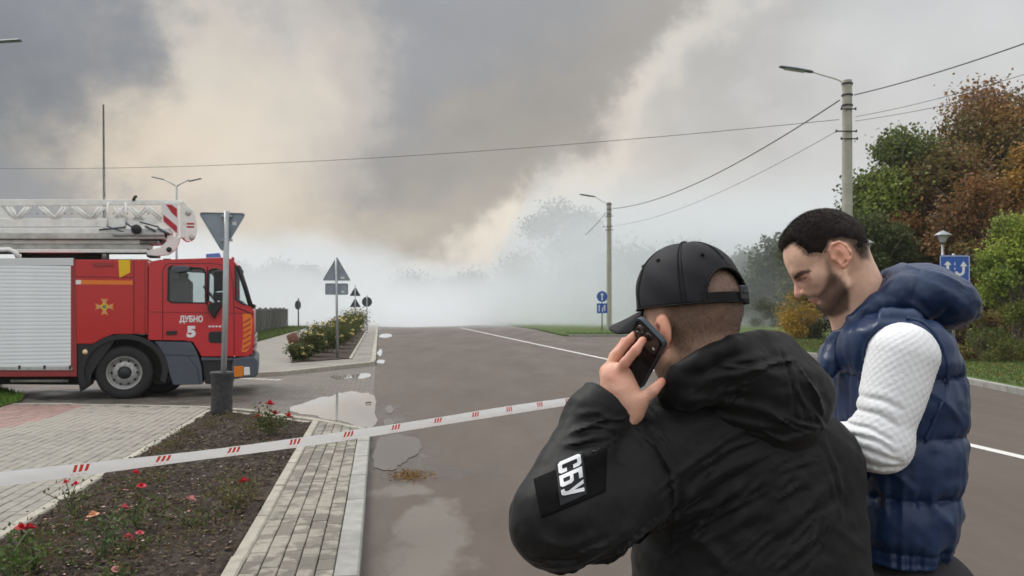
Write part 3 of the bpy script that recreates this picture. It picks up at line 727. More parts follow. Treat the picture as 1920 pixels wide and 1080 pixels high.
def crown_points(r, n, w, h, lobes=26, ragged=.22):
    """clumps spread over an uneven ovoid of width w, height h, base at 0"""
    cs = []
    for i in range(lobes):
        z = r.uniform(0, 1) ** .9; rad = math.sin(math.pi * min(.97, .18 + z * .8)) ** .7 * .5 * w * (1 - .25 * z)
        a = r.uniform(0, 6.283); q = r.uniform(.35, 1.0) ** .6
        cs.append((math.cos(a) * rad * q, math.sin(a) * rad * q, z * h, r.uniform(.12, .24) * w))
    cs = np.array(cs); k = r.integers(len(cs), size=n); c = cs[k]
    d = r.normal(size=(n, 3)); d /= np.linalg.norm(d, axis=1)[:, None]; rad = c[:, 3] * (r.uniform(0, 1, n) ** .45) * (1 + ragged * r.normal(size=n))
    return c[:, :3] + d * rad[:, None] * np.array([1, 1, .85]), k
def tree(name, label, base, w, h, trunk_h, pal, n, leaf, seed, cat='tree', group=None, lobes=26, trunks=1, sparse=0):
    r = np.random.default_rng(seed); t = thing(name, label, cat, base, 0, group)
    p, k = crown_points(r, n, w, h - trunk_h, lobes); p[:, 2] += trunk_h; p[:, 2] = np.maximum(p[:, 2], .08)
    pal = np.array(pal); ck = pal[r.integers(len(pal), size=lobes)]; c = ck[k] * .6 + pal[r.integers(len(pal), size=n)] * .4
    c *= 1.28 * r.uniform(.65, 1.4, (n, 1)) * (r.uniform(.75, 1.25, lobes)[k])[:, None]
    leaf_mesh('crown', p, leaf, c, M_leaf, t, seed)
    b = MB()
    for q in range(trunks):
        a0 = r.uniform(0, 6.28); off = Vector((math.cos(a0), math.sin(a0), 0)) * (.0 if trunks == 1 else .25 * w * .3)
        pts = [off * .3, off + Vector((r.normal() * .1, r.normal() * .1, h * .35)), off * 1.6 + Vector((r.normal() * .2, r.normal() * .2, h * .8))]
        b.tube(pts, [.022 * h, .015 * h, .004 * h], 7)
        for j in range(7):
            z = h * (.25 + .09 * j); a = r.uniform(0, 6.28); l = w * r.uniform(.22, .42); st = off + Vector((0, 0, z))
            b.tube([st, st + Vector((math.cos(a) * l * .5, math.sin(a) * l * .5, l * .35)), st + Vector((math.cos(a) * l, math.sin(a) * l, l * .9))], [.008 * h, .005 * h, .002 * h], 5)
    b.build('trunk', M_bark, t)
    return t

# --- trees on the right
GREEN = [(.085, .112, .032), (.12, .14, .04), (.06, .08, .028), (.16, .155, .045)]
DKGRN = [(.045, .065, .022), (.06, .08, .025), (.10, .10, .03), (.035, .05, .02)]
RUST = [(.19, .10, .045), (.13, .08, .04), (.24, .14, .04), (.10, .10, .035), (.16, .07, .045), (.12, .11, .04)]
AMBER = [(.30, .17, .035), (.22, .12, .03), (.12, .10, .03), (.18, .08, .03), (.10, .09, .03)]
LIME = [(.19, .25, .04), (.25, .30, .05), (.13, .19, .035), (.30, .30, .07)]
def at(px, Y): return Vector(((px - 960) / FP * Y, Y, .1))
tree('green_tree', 'dark green rounded tree just right of the near lamp pole', at(1690, 34), 5.8, 8.4, .4, GREEN + GREEN + LIME[:2], 46000, .18, 21, lobes=34)
tree('green_tree', 'olive green tree low behind the left park lantern', at(1645, 31), 3.6, 5.0, .2, GREEN + DKGRN, 22000, .17, 22, lobes=20)
tree('rusty_tree', 'tallest tree with a red brown crown thinning at the top', at(1860, 36), 8.0, 10.9, .6, RUST, 52000, .19, 23, lobes=40)
tree('rusty_tree', 'brown orange tree between the dark green tree and the tallest crown', at(1762, 33), 6.0, 7.6, .6, RUST + AMBER, 32000, .18, 24, lobes=26)
tree('amber_tree', 'amber and brown tree behind the blue turn sign', at(1845, 29.5), 5.0, 6.0, .3, AMBER + RUST, 30000, .17, 25, lobes=26)
tree('amber_tree', 'orange leaved tree at the right edge behind the lime bush', at(1945, 31), 4.8, 7.6, .3, AMBER, 26000, .18, 26, lobes=26)
tree('olive_tree', 'olive brown tree filling the gap below the tallest red brown crown', at(1800, 34.5), 6.5, 6.8, .2, GREEN + RUST, 30000, .18, 33, lobes=30)
tree('lime_bush', 'tall yellow green bush at the right edge of the green', at(1905, 25), 3.0, 4.1, .1, LIME, 30000, .13, 27, 'bush', lobes=26, trunks=3)
tree('low_bush', 'low reddish green bush at the foot of the trees behind the hood', at(1842, 23.6), 1.6, 1.35, .02, [(.13, .11, .03), (.16, .08, .03), (.09, .12, .03)], 4200, .08, 28, 'bush', lobes=12, trunks=3)
tree('low_bush', 'small yellow green bush at the right end of the grass', at(1915, 24), 1.9, 1.6, .02, [(.14, .16, .03), (.10, .12, .03)], 4200, .08, 29, 'bush', lobes=12, trunks=3)
tree('yellow_bush', 'golden yellow bush between the two men', at(1505, 41), 2.7, 2.3, .05, [(.36, .22, .02), (.28, .18, .03), (.14, .13, .03)], 5500, .13, 30, 'bush', lobes=16, trunks=3)
tree('yellow_bush', 'dull green bush right of the golden yellow bush', at(1560, 40), 2.4, 1.9, .05, DKGRN, 4500, .12, 31, 'bush', lobes=14, trunks=3)
tree('yellow_bush', 'dark bush just right of the black cap', at(1432, 66), 3.0, 2.0, .05, DKGRN, 4500, .13, 32, 'bush', lobes=14, trunks=3)
for i, (px, Y, w, h, lab) in enumerate([
    (1465, 74, 8, 8.2, 'grey green tree fading in smoke behind the golden bush'),
    (1405, 80, 7.0, 6.4, 'smaller grey tree fading in smoke behind the black cap'),
    (1540, 68, 8.0, 8.4, 'dim green tree hidden largely by the man in the blue vest'),
    (1035, 108, 12, 14.5, 'tall pale tree ghost just left of the far lamp pole'),
    (1095, 104, 11, 13.0, 'pale tree ghost just behind the far lamp pole'),
    (1185, 96, 12.0, 9.0, 'low pale tree right of the far lamp pole'),
    (1290, 92, 12, 8.0, 'low pale tree above the black cap'),
    (525, 104, 8.5, 6.5, 'faint light tree left of the two triangle signs'),
    (455, 104, 9.5, 7.0, 'faint tree beside the truck windscreen'),
    (590, 104, 8.0, 6.5, 'faint tree behind the triangle sign with the plate'),
    (880, 124, 12.0, 6, 'faint low tree far down the road'),
    (780, 126, 13.0, 5.5, 'faint low tree far down the road on the left'),
    (960, 122, 10.0, 6.5, 'faint low tree far down the road on the right')]):
    tree('hazy_tree', lab, at(px, Y), w, h, .3, DKGRN, 11000, .42, 40 + i, group='trees fading in the smoke', lobes=22)

# --- grass
def grass(name, n, region, hgt, seed, cols, z=Z1 + .01, ymax=60, parent=None):
    r = np.random.default_rng(seed); V = []; C = []
    xs = [p[0] for p in region]; ys = [p[1] for p in region]; pts = []
    while len(pts) < n:
        y = min(ys) + (max(ys) - min(ys)) * r.uniform() ** 1.6; x = r.uniform(min(xs), max(xs))
        if inpoly(x, y, region): pts.append((x, y))
    p = np.array(pts); a = r.uniform(0, 6.28, n); w = hgt * .12 * (1 + p[:, 1] * .04); h = hgt * r.uniform(.5, 1.3, n); ln = r.uniform(-.5, .5, (n, 2)) * h[:, None]
    A = np.stack([p[:, 0] - np.cos(a) * w, p[:, 1] - np.sin(a) * w, np.full(n, z)], 1); B = np.stack([p[:, 0] + np.cos(a) * w, p[:, 1] + np.sin(a) * w, np.full(n, z)], 1)
    T = np.stack([p[:, 0] + ln[:, 0], p[:, 1] + ln[:, 1], z + h], 1); V = np.stack([A, B, T], 1).reshape(-1, 3)
    me = bpy.data.meshes.new(name); me.vertices.add(n * 3); me.vertices.foreach_set('co', V.astype(np.float32).ravel()); me.loops.add(n * 3); me.loops.foreach_set('vertex_index', np.arange(n * 3, dtype=np.int32))
    me.polygons.add(n); me.polygons.foreach_set('loop_start', np.arange(0, n * 3, 3, dtype=np.int32)); me.update(calc_edges=True); me.materials.append(M_grass)
    o = bpy.data.objects.new(name, me); COL.objects.link(o); o['kind'] = 'stuff'
    c = np.array(cols)[r.integers(len(cols), size=n)] * r.uniform(.7, 1.3, (n, 1)); set_attr(o, 'col', np.repeat(c, 3, 0)); return o
GC = [(.10, .15, .035), (.13, .18, .04), (.08, .12, .03), (.16, .17, .06)]
gr = [(9.75, 12), (10.0, 14.4), (10.55, 19), (10.9, 23.5), (10.55, 28), (9.8, 36), (8.1, 45), (7.2, 46.7), (3.5, 46.8), (3.3, 50), (12, 50), (30, 40), (22, 12)]
grass('grass', 60000, gr, .07, 3, GC, Z1 + .01)
grass('grass', 9000, [tuple(R(*q)[:2]) for q in [(-5.6, 27), (-7.1, 27), (-7.1, 64), (-5.6, 64)]], .16, 5, GC, Z1 + .04)
grass('grass', 9000, [tuple(R(*q)[:2]) for q in grassuv], .06, 6, [(.12, .22, .03), (.16, .27, .04), (.09, .17, .03)], Z1 + .02)
# weeds in the planter
def weeds():
    r = np.random.default_rng(9); pos = []; col = []; sz = []
    spots = [(300, 850, 40), (330, 835, 40), (250, 905, 60), (210, 935, 60), (290, 905, 50), (130, 985, 70), (90, 1010, 60), (60, 1045, 60), (345, 815, 40), (395, 800, 40), (430, 785, 40), (470, 805, 60), (440, 905, 70), (425, 925, 60), (380, 985, 80), (360, 1010, 80), (300, 960, 70), (470, 845, 50), (510, 800, 60), (170, 1000, 70), (120, 1060, 80), (260, 1040, 60)]
    for (px, py, s) in spots:
        c = G(px, py, Z1); n = 170
        q = r.normal(size=(n, 3)) * np.array([.11, .16, .0]) * s / 55; q[:, 2] = np.abs(r.normal(size=n)) * .045 + .012
        pos.append(q + np.array(c)); cc = np.array([(.10, .13, .04), (.16, .15, .05), (.20, .11, .06), (.08, .08, .03)])[r.integers(4, size=n)] * r.uniform(.6, 1.2, (n, 1)); col.append(cc)
    pos = np.concatenate(pos); col = np.concatenate(col)
    uv = [UV(Vector(p)) for p in pos]; ok = np.array([inpoly(a, b, planter) for a, b in uv])
    leaf_mesh('weeds', pos[ok], .03, col[ok], M_leaf, None, 5, asp=.45, kind='stuff')
weeds()

# --- roses
M_stem = mat('stem', (.10, .13, .05), .7); M_petal = mat('petal', (.6, .03, .04), .5, attr='col', trans=.25, spec=.3)
def flower(c, rad, colr, r, parent, name='flower'):
    """cupped whorls of petals round a tight heart"""
    vs = []; fs = []; cs = []
    tilt = Matrix.Rotation(r.uniform(-.7, .2), 3, 'X') @ Matrix.Rotation(r.uniform(-.4, .4), 3, 'Y')
    for ring, (np_, rr, hh, op) in enumerate([(5, 1.0, .25, .95), (5, .78, .5, .6), (4, .5, .72, .35), (3, .26, .8, .15)]):
        for k in range(np_):
            a = 6.283 * k / np_ + ring * .6 + r.uniform(-.15, .15); n0 = len(vs); ws = [.25, .62, .72, .42]; 
            for j in range(4):
                t = j / 3; ra = rad * rr * (.12 + .88 * math.sin(t * 1.6) * (op if j < 3 else op * 1.05)); z = rad * (hh * t * 1.1 + (.12 if j == 2 else 0) - .1 * (ring == 0) * t)
                for s in (-1, 0, 1):
                    da = s * ws[j] * (.95 if ring < 2 else 1.1); q = Vector((math.cos(a + da) * ra, math.sin(a + da) * ra, z + (abs(s) * -.06 + r.uniform(-.05, .05)) * rad))
                    vs.append(Vector(c) + tilt @ q); f_ = r.uniform(.75, 1.2) * (.75 + .35 * t); cs.append([x * f_ for x in colr])
            for j in range(3):
                for s in range(2): i = n0 + j * 3 + s; fs.append((i, i + 1, i + 4, i + 3))
    o = mesh(name, vs, fs, M_petal, parent, True); set_attr(o, 'col', np.array(cs)); return o
def rose(base, flowers, label, h=.3, w=.25, nl=260, leafc=None, colr=(.55, .015, .03), seed=1, leaf=.035, stems=5, cat='rose bush', frad=.035, group=None, extra=()):
    r = random.Random(seed); R_ = np.random.default_rng(seed); t = thing('rose_bush', label, cat, base, 0, group); b = MB(); tips = []
    for f in flowers: tips.append(Vector(f) - Vector(base))
    for k in range(stems): a = r.uniform(0, 6.28); tips.append(Vector((math.cos(a) * w * r.uniform(.3, 1), math.sin(a) * w * r.uniform(.3, 1), h * r.uniform(.5, 1))))
    pos = []
    for q in tips:
        mid = Vector((q.x * .35 + r.uniform(-.03, .03), q.y * .35 + r.uniform(-.03, .03), q.z * .55)); b.tube([(0, 0, -.02), mid, q], [.006, .0045, .003], 5)
        for j in range(nl // len(tips)):
            s = r.uniform(.25, .95); p = (mid * (s * 2) if s < .5 else mid.lerp(q, s * 2 - 1)); d = R_.normal(size=3) * w * .22; pos.append((p.x + d[0], p.y + d[1], max(.01, p.z + d[2] * .7)))
    b.build('stem', M_stem, t); pal = np.array(leafc or [(.08, .12, .03), (.12, .15, .04), (.15, .11, .05), (.06, .09, .025)])
    cc = pal[R_.integers(len(pal), size=len(pos))] * R_.uniform(.6, 1.25, (len(pos), 1)); leaf_mesh('foliage', np.array(pos), leaf, cc, M_leaf, t, seed, asp=.6)
    for f in flowers: flower(Vector(f) - Vector(base), frad * r.uniform(.85, 1.15), colr, r, t)
    for (e, rad, c) in extra: flower(Vector(e) - Vector(base), rad, c, r, t)
    return t
def near_rose(bx, by, fl, label, **k):
    b = G(bx, by, Z1 + .01); fs = [P(x, y, b.y) for x, y in fl]; ex = [(P(x, y, b.y), rr, c) for x, y, rr, c in k.pop('ex', [])]
    return rose(b, fs, label, extra=ex, group='red roses in the near planter', **k)
RED = (.55, .012, .03); PK = (.70, .13, .16); PALE = (.75, .35, .33)
near_rose(60, 1062, [(40, 990), (56, 991)], 'rose bush with the largest crimson bloom at the lower left corner', frad=.045, seed=2, h=.25, nl=200)
near_rose(140, 965, [(124, 905), (142, 908)], 'rose bush with two crimson blooms touching the left stretch of tape', colr=(.62, .03, .06), seed=3, h=.22, nl=110)
near_rose(258, 985, [(265, 912), (254, 887)], 'rose bush with two red blooms just under the tape, mid planter', colr=(.66, .03, .06), frad=.038, seed=4, h=.2, nl=110, ex=[(233, 952, .036, PK)])
near_rose(352, 985, [], 'rose bush with one pale pink bloom in the middle of the soil', seed=5, h=.16, nl=90, ex=[(358, 937, .04, PALE)])
near_rose(440, 955, [(457, 903)], 'rose bush with a single red bloom near the right edging', seed=6, h=.22, nl=260, frad=.05, leafc=[(.14, .14, .05), (.12, .10, .04)])
near_rose(508, 815, [(483, 783), (515, 775), (540, 780), (506, 758)], 'rose bush with four small red blooms at the far tip of the planter', seed=7, h=.42, w=.3, nl=420, frad=.06, leaf=.045)
near_rose(190, 1045, [], 'rose bush with an orange bud on an upright green stem', seed=8, h=.32, nl=160, leafc=[(.05, .10, .03), (.07, .13, .035)], ex=[(175, 967, .04, (.72, .35, .2))])
near_rose(20, 1085, [], 'flowerless green rose bush at the very bottom left', seed=9, h=.25, nl=240, leafc=[(.08, .14, .03), (.12, .18, .05)])
near_rose(220, 1085, [], 'rose bush with a pink bud at the bottom edge', seed=10, h=.08, w=.2, nl=120, ex=[(218, 1068, .03, PALE)])
near_rose(240, 1030, [], 'small withered rose with three pink buds low on the soil', seed=12, h=.1, w=.2, nl=60, ex=[(240, 1006, .03, PK), (262, 1000, .028, PK), (250, 1013, .026, PK)])
YG = [(.055, .09, .025), (.08, .12, .03), (.10, .12, .03), (.13, .10, .03)]; YE = (.85, .72, .30)
r_ = random.Random(5)
labs = ['first low yellow rose bush at the front corner of the far island', 'yellow rose bush just behind the leaning dark stump', 'wide yellow rose bush left of the tall sign pole', 'yellow rose bush right of the tall sign pole', 'middle yellow rose bush of the far row', 'tall yellow rose bush past the middle of the far row', 'third from last yellow rose bush of the far row', 'next to last yellow rose bush, below the stacked triangle signs', 'last yellow rose bush of the far row']
for i, (u, v, h, w) in enumerate([(-2.35, 24.4, .45, .4), (-2.2, 26.2, .8, .55), (-1.95, 28.6, 1.0, .7), (-1.75, 31.2, 1.05, .75), (-1.65, 34.4, 1.1, .8), (-1.6, 38, 1.2, .8), (-1.55, 42, 1.25, .85), (-1.5, 46.5, 1.45, .9), (-1.45, 51.5, 1.5, .95)]):
    b = R(u, v, Z1 + .03); fl = []
    for k in range(9 if i else 4):
        a = r_.uniform(2.6, 6.8); q = r_.uniform(.3, 1); fl.append(b + Vector((math.cos(a) * w * q, math.sin(a) * w * q, h * (1.05 - .55 * q * q) + r_.uniform(-.1, .1))))
    rose(b, fl, labs[i], h=h, w=w, nl=2600, leafc=YG, colr=YE, seed=50 + i, leaf=.085, stems=26, frad=.075, group='yellow rose bushes on the far island')
wl = leaf_mesh('wet_leaves', np.array([list(G(768 + rg.normal() * 19, 891 + rg.normal() * 5, .010)) for _ in range(520)]), .035, np.array([(.26, .13, .035), (.19, .10, .04), (.32, .20, .06), (.12, .075, .03)])[rg.integers(4, size=520)], M_leaf, None, 3)
for v in wl.data.vertices: v.co.z = .012 + (v.co.z - .010) * .5 + .004
tag(wl, kind='stuff')
# autumn leaves dropped on the green and along its kerb
fr_ = np.random.default_rng(77); fp = np.array([(10.9 + abs(fr_.normal()) * 5 - (.9 if q % 4 == 0 else 0), fr_.uniform(13, 40), Z1 + .045) for q in range(2600)]); fp[fp[:, 0] < 10.75, 2] = .03
fo = leaf_mesh('fallen_leaves', fp, .085, np.array([(.30, .16, .04), (.24, .11, .04), (.38, .26, .06), (.14, .09, .03)])[fr_.integers(4, size=2600)], M_leaf, None, 78)
for v in fo.data.vertices: v.co.z = Z1 + .03 + (v.co.z - Z1 - .03) * .5
tag(fo, kind='stuff')
# ================================================================ STREET FURNITURE
M_pole = mat('pole_concrete', (.40, .39, .33), .85, nscale=3, namt=.2, bump=.4, bscale=30)
M_galv = mat('galvanised', (.36, .38, .39), .45, metal=.6, nscale=12, namt=.15)
M_signback = mat('sign_back', (.27, .32, .37), .5, metal=.2, nscale=6, namt=.12)
M_dkback = mat('dark_sign_back', (.045, .05, .055), .6)
M_wht = mat('white_paint', (.72, .72, .70), .5, nscale=6, namt=.06)
M_blue = mat('sign_blue', (.02, .10, .42), .4); M_swht = mat('sign_white', (.8, .8, .8), .4)
M_dark = mat('dark_metal', (.03, .033, .037), .5, metal=.3)
M_rubber = mat('rubber', (.018, .018, .019), .75, nscale=20, namt=.2)
M_wire = mat('wire', (.07, .07, .07), .6)
M_glassl = mat('lamp_glass', (.45, .47, .46), .15)

def street_lamp(name, label, base, h, r0, r1, arm, head, tilt, armz=0.0, head_rise=.1, group='lamp poles along the right side'):
    t = thing(name, label, 'street lamp', base, 0, group)
    b = MB(); b.tube([(0, 0, -.3), (0, 0, h)], [r0, r1], 14); o = b.build('pole', M_pole, t); auto_smooth(o)
    for z in (h - .12, h - .5, h - .85):
        c = MB(); c.lathe([(r1 + .012, -.03), (r1 + .03, -.025), (r1 + .03, .025), (r1 + .012, .03)], (0, 0, z), 14); c.build('clamp', M_dark, t)
    d = Vector((math.cos(tilt), 0, math.sin(tilt)))
    x = 0; a = MB(); e = Vector((-arm, 0, h + head_rise)); a.tube([(-r1 * .9, 0, h - .45), (-r1 * 1.0, 0, h - .1), (-r1 * 1.6, 0, h + .0), Vector((-r1 * 2.6, 0, h + .06)), e], .032, 8); o = a.build('arm', M_wht, t); auto_smooth(o, 60)
    hd = MB(); he = e + Vector((-head, 0, head * .16)); w = .13
    for (s, ww, hh) in ((0, .05, .05),): pass
    ks = [(0, .04, .035), (.06, .085, .06), (.5, .12, .07), (.92, .10, .055), (1, .04, .03)]; vs = []; fs = []
    for (s, ww, hh) in ks:
        c = e.lerp(he, s)
        for j in range(10):
            an = 6.283 * j / 10; vs.append(c + Vector((0, math.cos(an) * ww, math.sin(an) * hh * (1 if math.sin(an) > 0 else .7))))
    for i in range(len(ks) - 1):
        for j in range(10): fs.append((i * 10 + j, i * 10 + (j + 1) % 10, (i + 1) * 10 + (j + 1) % 10, (i + 1) * 10 + j))
    fs += [tuple(range(10)), tuple(40 + j for j in range(10))]; hd.add(vs, fs); o = hd.build('lamp_head', M_dkgrey, t); auto_smooth(o, 50)
    gl = MB(); c = e.lerp(he, .55) - Vector((0, 0, .045)); gl.box(c, (head * .6, .15, .03), Matrix.Rotation(-math.atan(.16) * -1, 3, 'Y'), .012); gl.build('lens', M_glassl, t)
    for z, sx in ((h - 1.0, -.25), (h - 1.0, .2), (h - 1.75, -.42), (h - 1.75, .22), (h - 2.0, .25), (h - 2.0, -.25)):
        ins = MB(); e_ = math.copysign(.012, sx); ins.prism([(0, z - .018), (sx, z - .018), (sx, z - .04), (sx + e_ * 3, z - .04), (sx + e_ * 3, z + .05), (sx, z + .05), (sx, z + .018), (0, z + .018)], 1, -r1 - .03, -r1 + .01); ins.build('cable_bracket', M_dark, t)
    return t
M_dkgrey = mat('grey_housing', (.10, .125, .13), .45, nscale=8, namt=.1)
PA = Vector(((1588.5 - 960) / FP * 27, 27, 0)); PB = Vector(((1142 - 960) / FP * 58, 58, 0))
street_lamp('street_lamp', 'near tall concrete lamp pole rising behind the man in the blue vest', PA, 9.35, .19, .155, 1.15, 1.15, 0, head_rise=.28)
street_lamp('street_lamp', 'smaller distant concrete pole with lamp arm beside the round blue arrow sign', PB, 9.3, .20, .165, 1.0, 1.15, 0, head_rise=.42)

def cable(label, a, b, sag, r=.012, n=28, group=None):
    m = MB(); pts = [a.lerp(b, i / n) - Vector((0, 0, sag * 4 * (i / n) * (1 - i / n))) for i in range(n + 1)]
    m.tube(pts, r, 5); o = m.build('cable', M_wire); tag(o, label, 'cable', 'overhead cables'); return o
top = lambda px, py, Y: P(px, py, Y)
cable('thick cable sagging from the near lamp pole down to the far lamp pole', P(1574, 188, 26.8), P(1150, 391, 57.8), .75, .022)
cable('thick cable climbing from the near lamp pole to the top right corner', P(1602, 178, 26.8), P(2350, -90, 16), .25, .020)
cable('thin cable below the thick one between the two lamp poles', P(1572, 244, 26.8), P(1152, 423, 57.8), .6, .009)
cable('upper thin cable from the near lamp pole to the right edge', P(1604, 219, 26.8), P(2350, -10, 16), .25, .009)
cable('lower thin cable from the near lamp pole to the right edge', P(1604, 227, 26.8), P(2350, 40, 16), .22, .009)
cable('long thin cable crossing the whole smoky sky from the near lamp pole to the left', P(1574, 224, 26.8), P(-500, 293, 48), 1.15, .010, 50)
cable('short thin cable dropping left from the far lamp pole', P(1137, 397, 57.8), P(1098, 440, 62), .1, .02)

def flat(m, pts2, y0, y1): m.prism(pts2, 1, y0, y1)     # outline in x,z
def tri(w, up=True, r=.06):
    h = w * .866; c = [(-w / 2, -h / 3), (w / 2, -h / 3), (0, 2 * h / 3)]
    if not up: c = [(x, -z) for x, z in c]
    out = []
    for i in range(3):
        p = Vector(c[i]); a = (Vector(c[i - 1]) - p).normalized(); b = (Vector(c[(i + 1) % 3]) - p).normalized()
        for k in range(5):
            s = k / 4; q = p + a * r * (1 - s) ** 2 + b * r * s ** 2; out.append((q.x, q.y))
    return out
def circ(r, n=32): return [(r * math.cos(6.283 * i / n), r * math.sin(6.283 * i / n)) for i in range(n)]
def rrect(w, h, r=.04):
    o = []
    for cx, cy, a0 in ((w / 2 - r, h / 2 - r, 0), (-w / 2 + r, h / 2 - r, 90), (-w / 2 + r, -h / 2 + r, 180), (w / 2 - r, -h / 2 + r, 270)):
        for k in range(4): a = math.radians(a0 + 30 * k); o.append((cx + r * math.cos(a), cy + r * math.sin(a)))
    return o
def plate(t, name, outline, z, m, y=0, th=.004, rim=.018, rimm=None, x=0):
    b = MB(); b.prism([(p[0] + x, p[1] + z) for p in outline], 1, y, y + th); o = b.build(name, m, t)
    if rim:
        inner = [(p[0] * .955 + x, p[1] * .955 + z) for p in outline]; b = MB(); b.prism([(p[0] + x, p[1] + z) for p in outline], 1, y - rim, y - .0005, holes=[inner]); b.build('rim', rimm or m, o)
        o2 = o
    return o
# give-way sign seen from behind, with the scuffed sleeve round its foot
b0 = G(416, 776, Z1); t = thing('give_way_sign', 'grey back of an inverted triangle sign on a post with a scuffed black foot sleeve', 'road sign', b0, TH)
topz = P(0, 396, b0.y).z - b0.z
b = MB(); b.tube([(0, 0, -.2), (.05, 0, topz * .5), (.07, 0, topz + .0)], .041, 14); o = b.build('post', M_galv, t, True)
w = 87 / FP * b0.y; zc = P(0, 422, b0.y).z - b0.z
pl = plate(t, 'triangle_plate', tri(w, False, .07), zc - .01, M_signback, .05, .004, .02)
for dz in (.14, -.22):
    b = MB(); b.box((.065, .03, zc + dz), (.16, .05, .035)); b.build('bracket', M_galv, t)
b = MB(); b.box((.17, .046, zc + .03), (.06, .003, .05)); b.build('sticker', M_wht, t)
M_scuff = mat('scuffed_black', (.016, .016, .018), .6, nscale=14, namt=.25, c2=(.06, .06, .063), bump=.5, bscale=20)
b = MB(); hs = P(0, 697, b0.y).z - b0.z; b.lathe([(.15, .02), (.158, .1), (.152, hs * .5), (.165, hs - .04), (.172, hs - .03), (.172, hs), (.15, hs), (.05, hs - .02)], (0, 0, 0), 22)
for i, v in enumerate(b.v): v.x += .006 * math.sin(v.z * 9 + i); v.y += .004 * math.cos(v.z * 13 + i * 2)
b.build('sleeve', M_scuff, t, True); b = MB(); b.lathe([(.0, .03), (.06, .02), (.075, .0), (.07, -.1)], (0, 0, 0), 12); b.build('foot', M_dark, t)

# triangle sign with rectangular plate, far island
b1 = G(633, 671, Z1 + .03); t = thing('warning_sign', 'grey back of an upright triangle sign over a rectangular plate, on the rose island', 'road sign', b1, TH)
tz = P(0, 484, b1.y).z - b1.z; b = MB(); b.tube([(0, 0, -.2), (-.045, 0, tz)], .038, 12); b.build('post', M_galv, t, True)
w = 52 / FP * b1.y; plate(t, 'triangle_plate', tri(w, True, .06), P(0, 511, b1.y).z - b1.z, M_signback, .045, .004, .02, M_dkgrey, x=-.03)
plate(t, 'rectangle_plate', rrect(.69, .35), P(0, 542, b1.y).z - b1.z, M_signback, .045, .004, .02, M_dkgrey, x=-.03)
b = MB(); b.box((.15, .041, P(0, 521, b1.y).z - b1.z), (.12, .003, .06)); b.box((.16, .041, P(0, 547, b1.y).z - b1.z), (.09, .003, .05)); b.build('sticker', M_wht, t)
b2 = P(666, 0, 50); b2.z = Z1; t = thing('double_warning_sign', 'two small dark triangle signs one above the other beyond the roses', 'road sign', b2, TH)
b = MB(); b.tube([(0, 0, -.2), (0, 0, P(0, 537, 50).z)], .035, 10); b.build('post', M_galv, t, True)
for py in (547.5, 568.5): plate(t, 'triangle_plate', tri(.68, True, .05), P(0, py + 1.5, 50).z - Z1, M_dkback, .04, .004, .015)
b3 = P(688, 0, 54); b3.z = Z1; t = thing('round_sign', 'small dark round sign on a thin post at the far end of the kerb', 'road sign', b3, TH)
b = MB(); b.tube([(0, 0, -.2), (0, 0, P(0, 556, 54).z)], .035, 10); b.build('post', M_galv, t, True); plate(t, 'round_plate', circ(.34), P(0, 566, 54).z - Z1, M_dkback, .04, .004, .015)
b4 = P(559.5, 0, 60); b4.z = Z1; t = thing('narrow_sign', 'dim sign seen nearly edge on at the end of the concrete fence', 'road sign', b4, 1.15)
b = MB(); b.tube([(0, 0, -.2), (0, 0, P(0, 562, 60).z)], .05, 10); b.build('post', M_dkback, t, True); plate(t, 'round_plate', circ(.35), P(0, 572, 60).z - Z1, M_dkback, .05, .004, .015)
# leaning stump
b5 = G(566, 673, Z1); t = thing('leaning_bollard', 'short dark leaning post with a rusty brown top beside the first yellow roses', 'bollard', b5, 0)
ax = Vector((-.34, 0, .78)); M_rust = mat('rusty_brown', (.16, .075, .045), .8, nscale=12, namt=.5)
b = MB(); b.tube([(0, 0, -.1), ax * .68], [.15, .155], 14); b.build('shaft', M_dark, t, True); b = MB(); b.tube([ax * .6, ax * .72, ax * .97, ax], [.158, .17, .165, .12], 14); b.build('cap', M_rust, t, True)

def arrow(m, x, z, h, w, s): m.prism([(x - s, z - h / 2), (x + s, z - h / 2), (x + s, z + h / 2 - w), (x + w, z + h / 2 - w), (x, z + h / 2), (x - w, z + h / 2 - w), (x - s, z + h / 2 - w)], 1, -.0095, -.0045)
# blue signs by the far pole
b6 = P(1129, 0, 55); b6.z = Z1; t = thing('lane_signs', 'round blue up arrow sign above a square blue lane sign beside the far lamp pole', 'road sign', b6, 0)
b = MB(); b.tube([(0, .05, -.2), (0, .05, P(0, 548, 55).z)], .045, 10); b.build('post', M_galv, t, True)
z = P(0, 556, 55).z - Z1; plate(t, 'round_plate', circ(.37), z, M_blue, -.004, .004, 0); a = MB(); arrow(a, 0, z, .5, .14, .045); a.build('arrow', M_swht, t)
z = P(0, 578, 55).z - Z1; plate(t, 'square_plate', rrect(.72, .68), z, M_blue, -.004, .004, 0); a = MB(); arrow(a, -.2, z, .45, .09, .035); arrow(a, .17, z + .03, .42, .09, .035)
a.prism([(0, z - .25), (.06, z - .25), (.06, z - .02), (.15, z + .05), (.15, z + .12), (0, z + .0)], 1, -.0095, -.0045); a.build('arrow', M_swht, t)
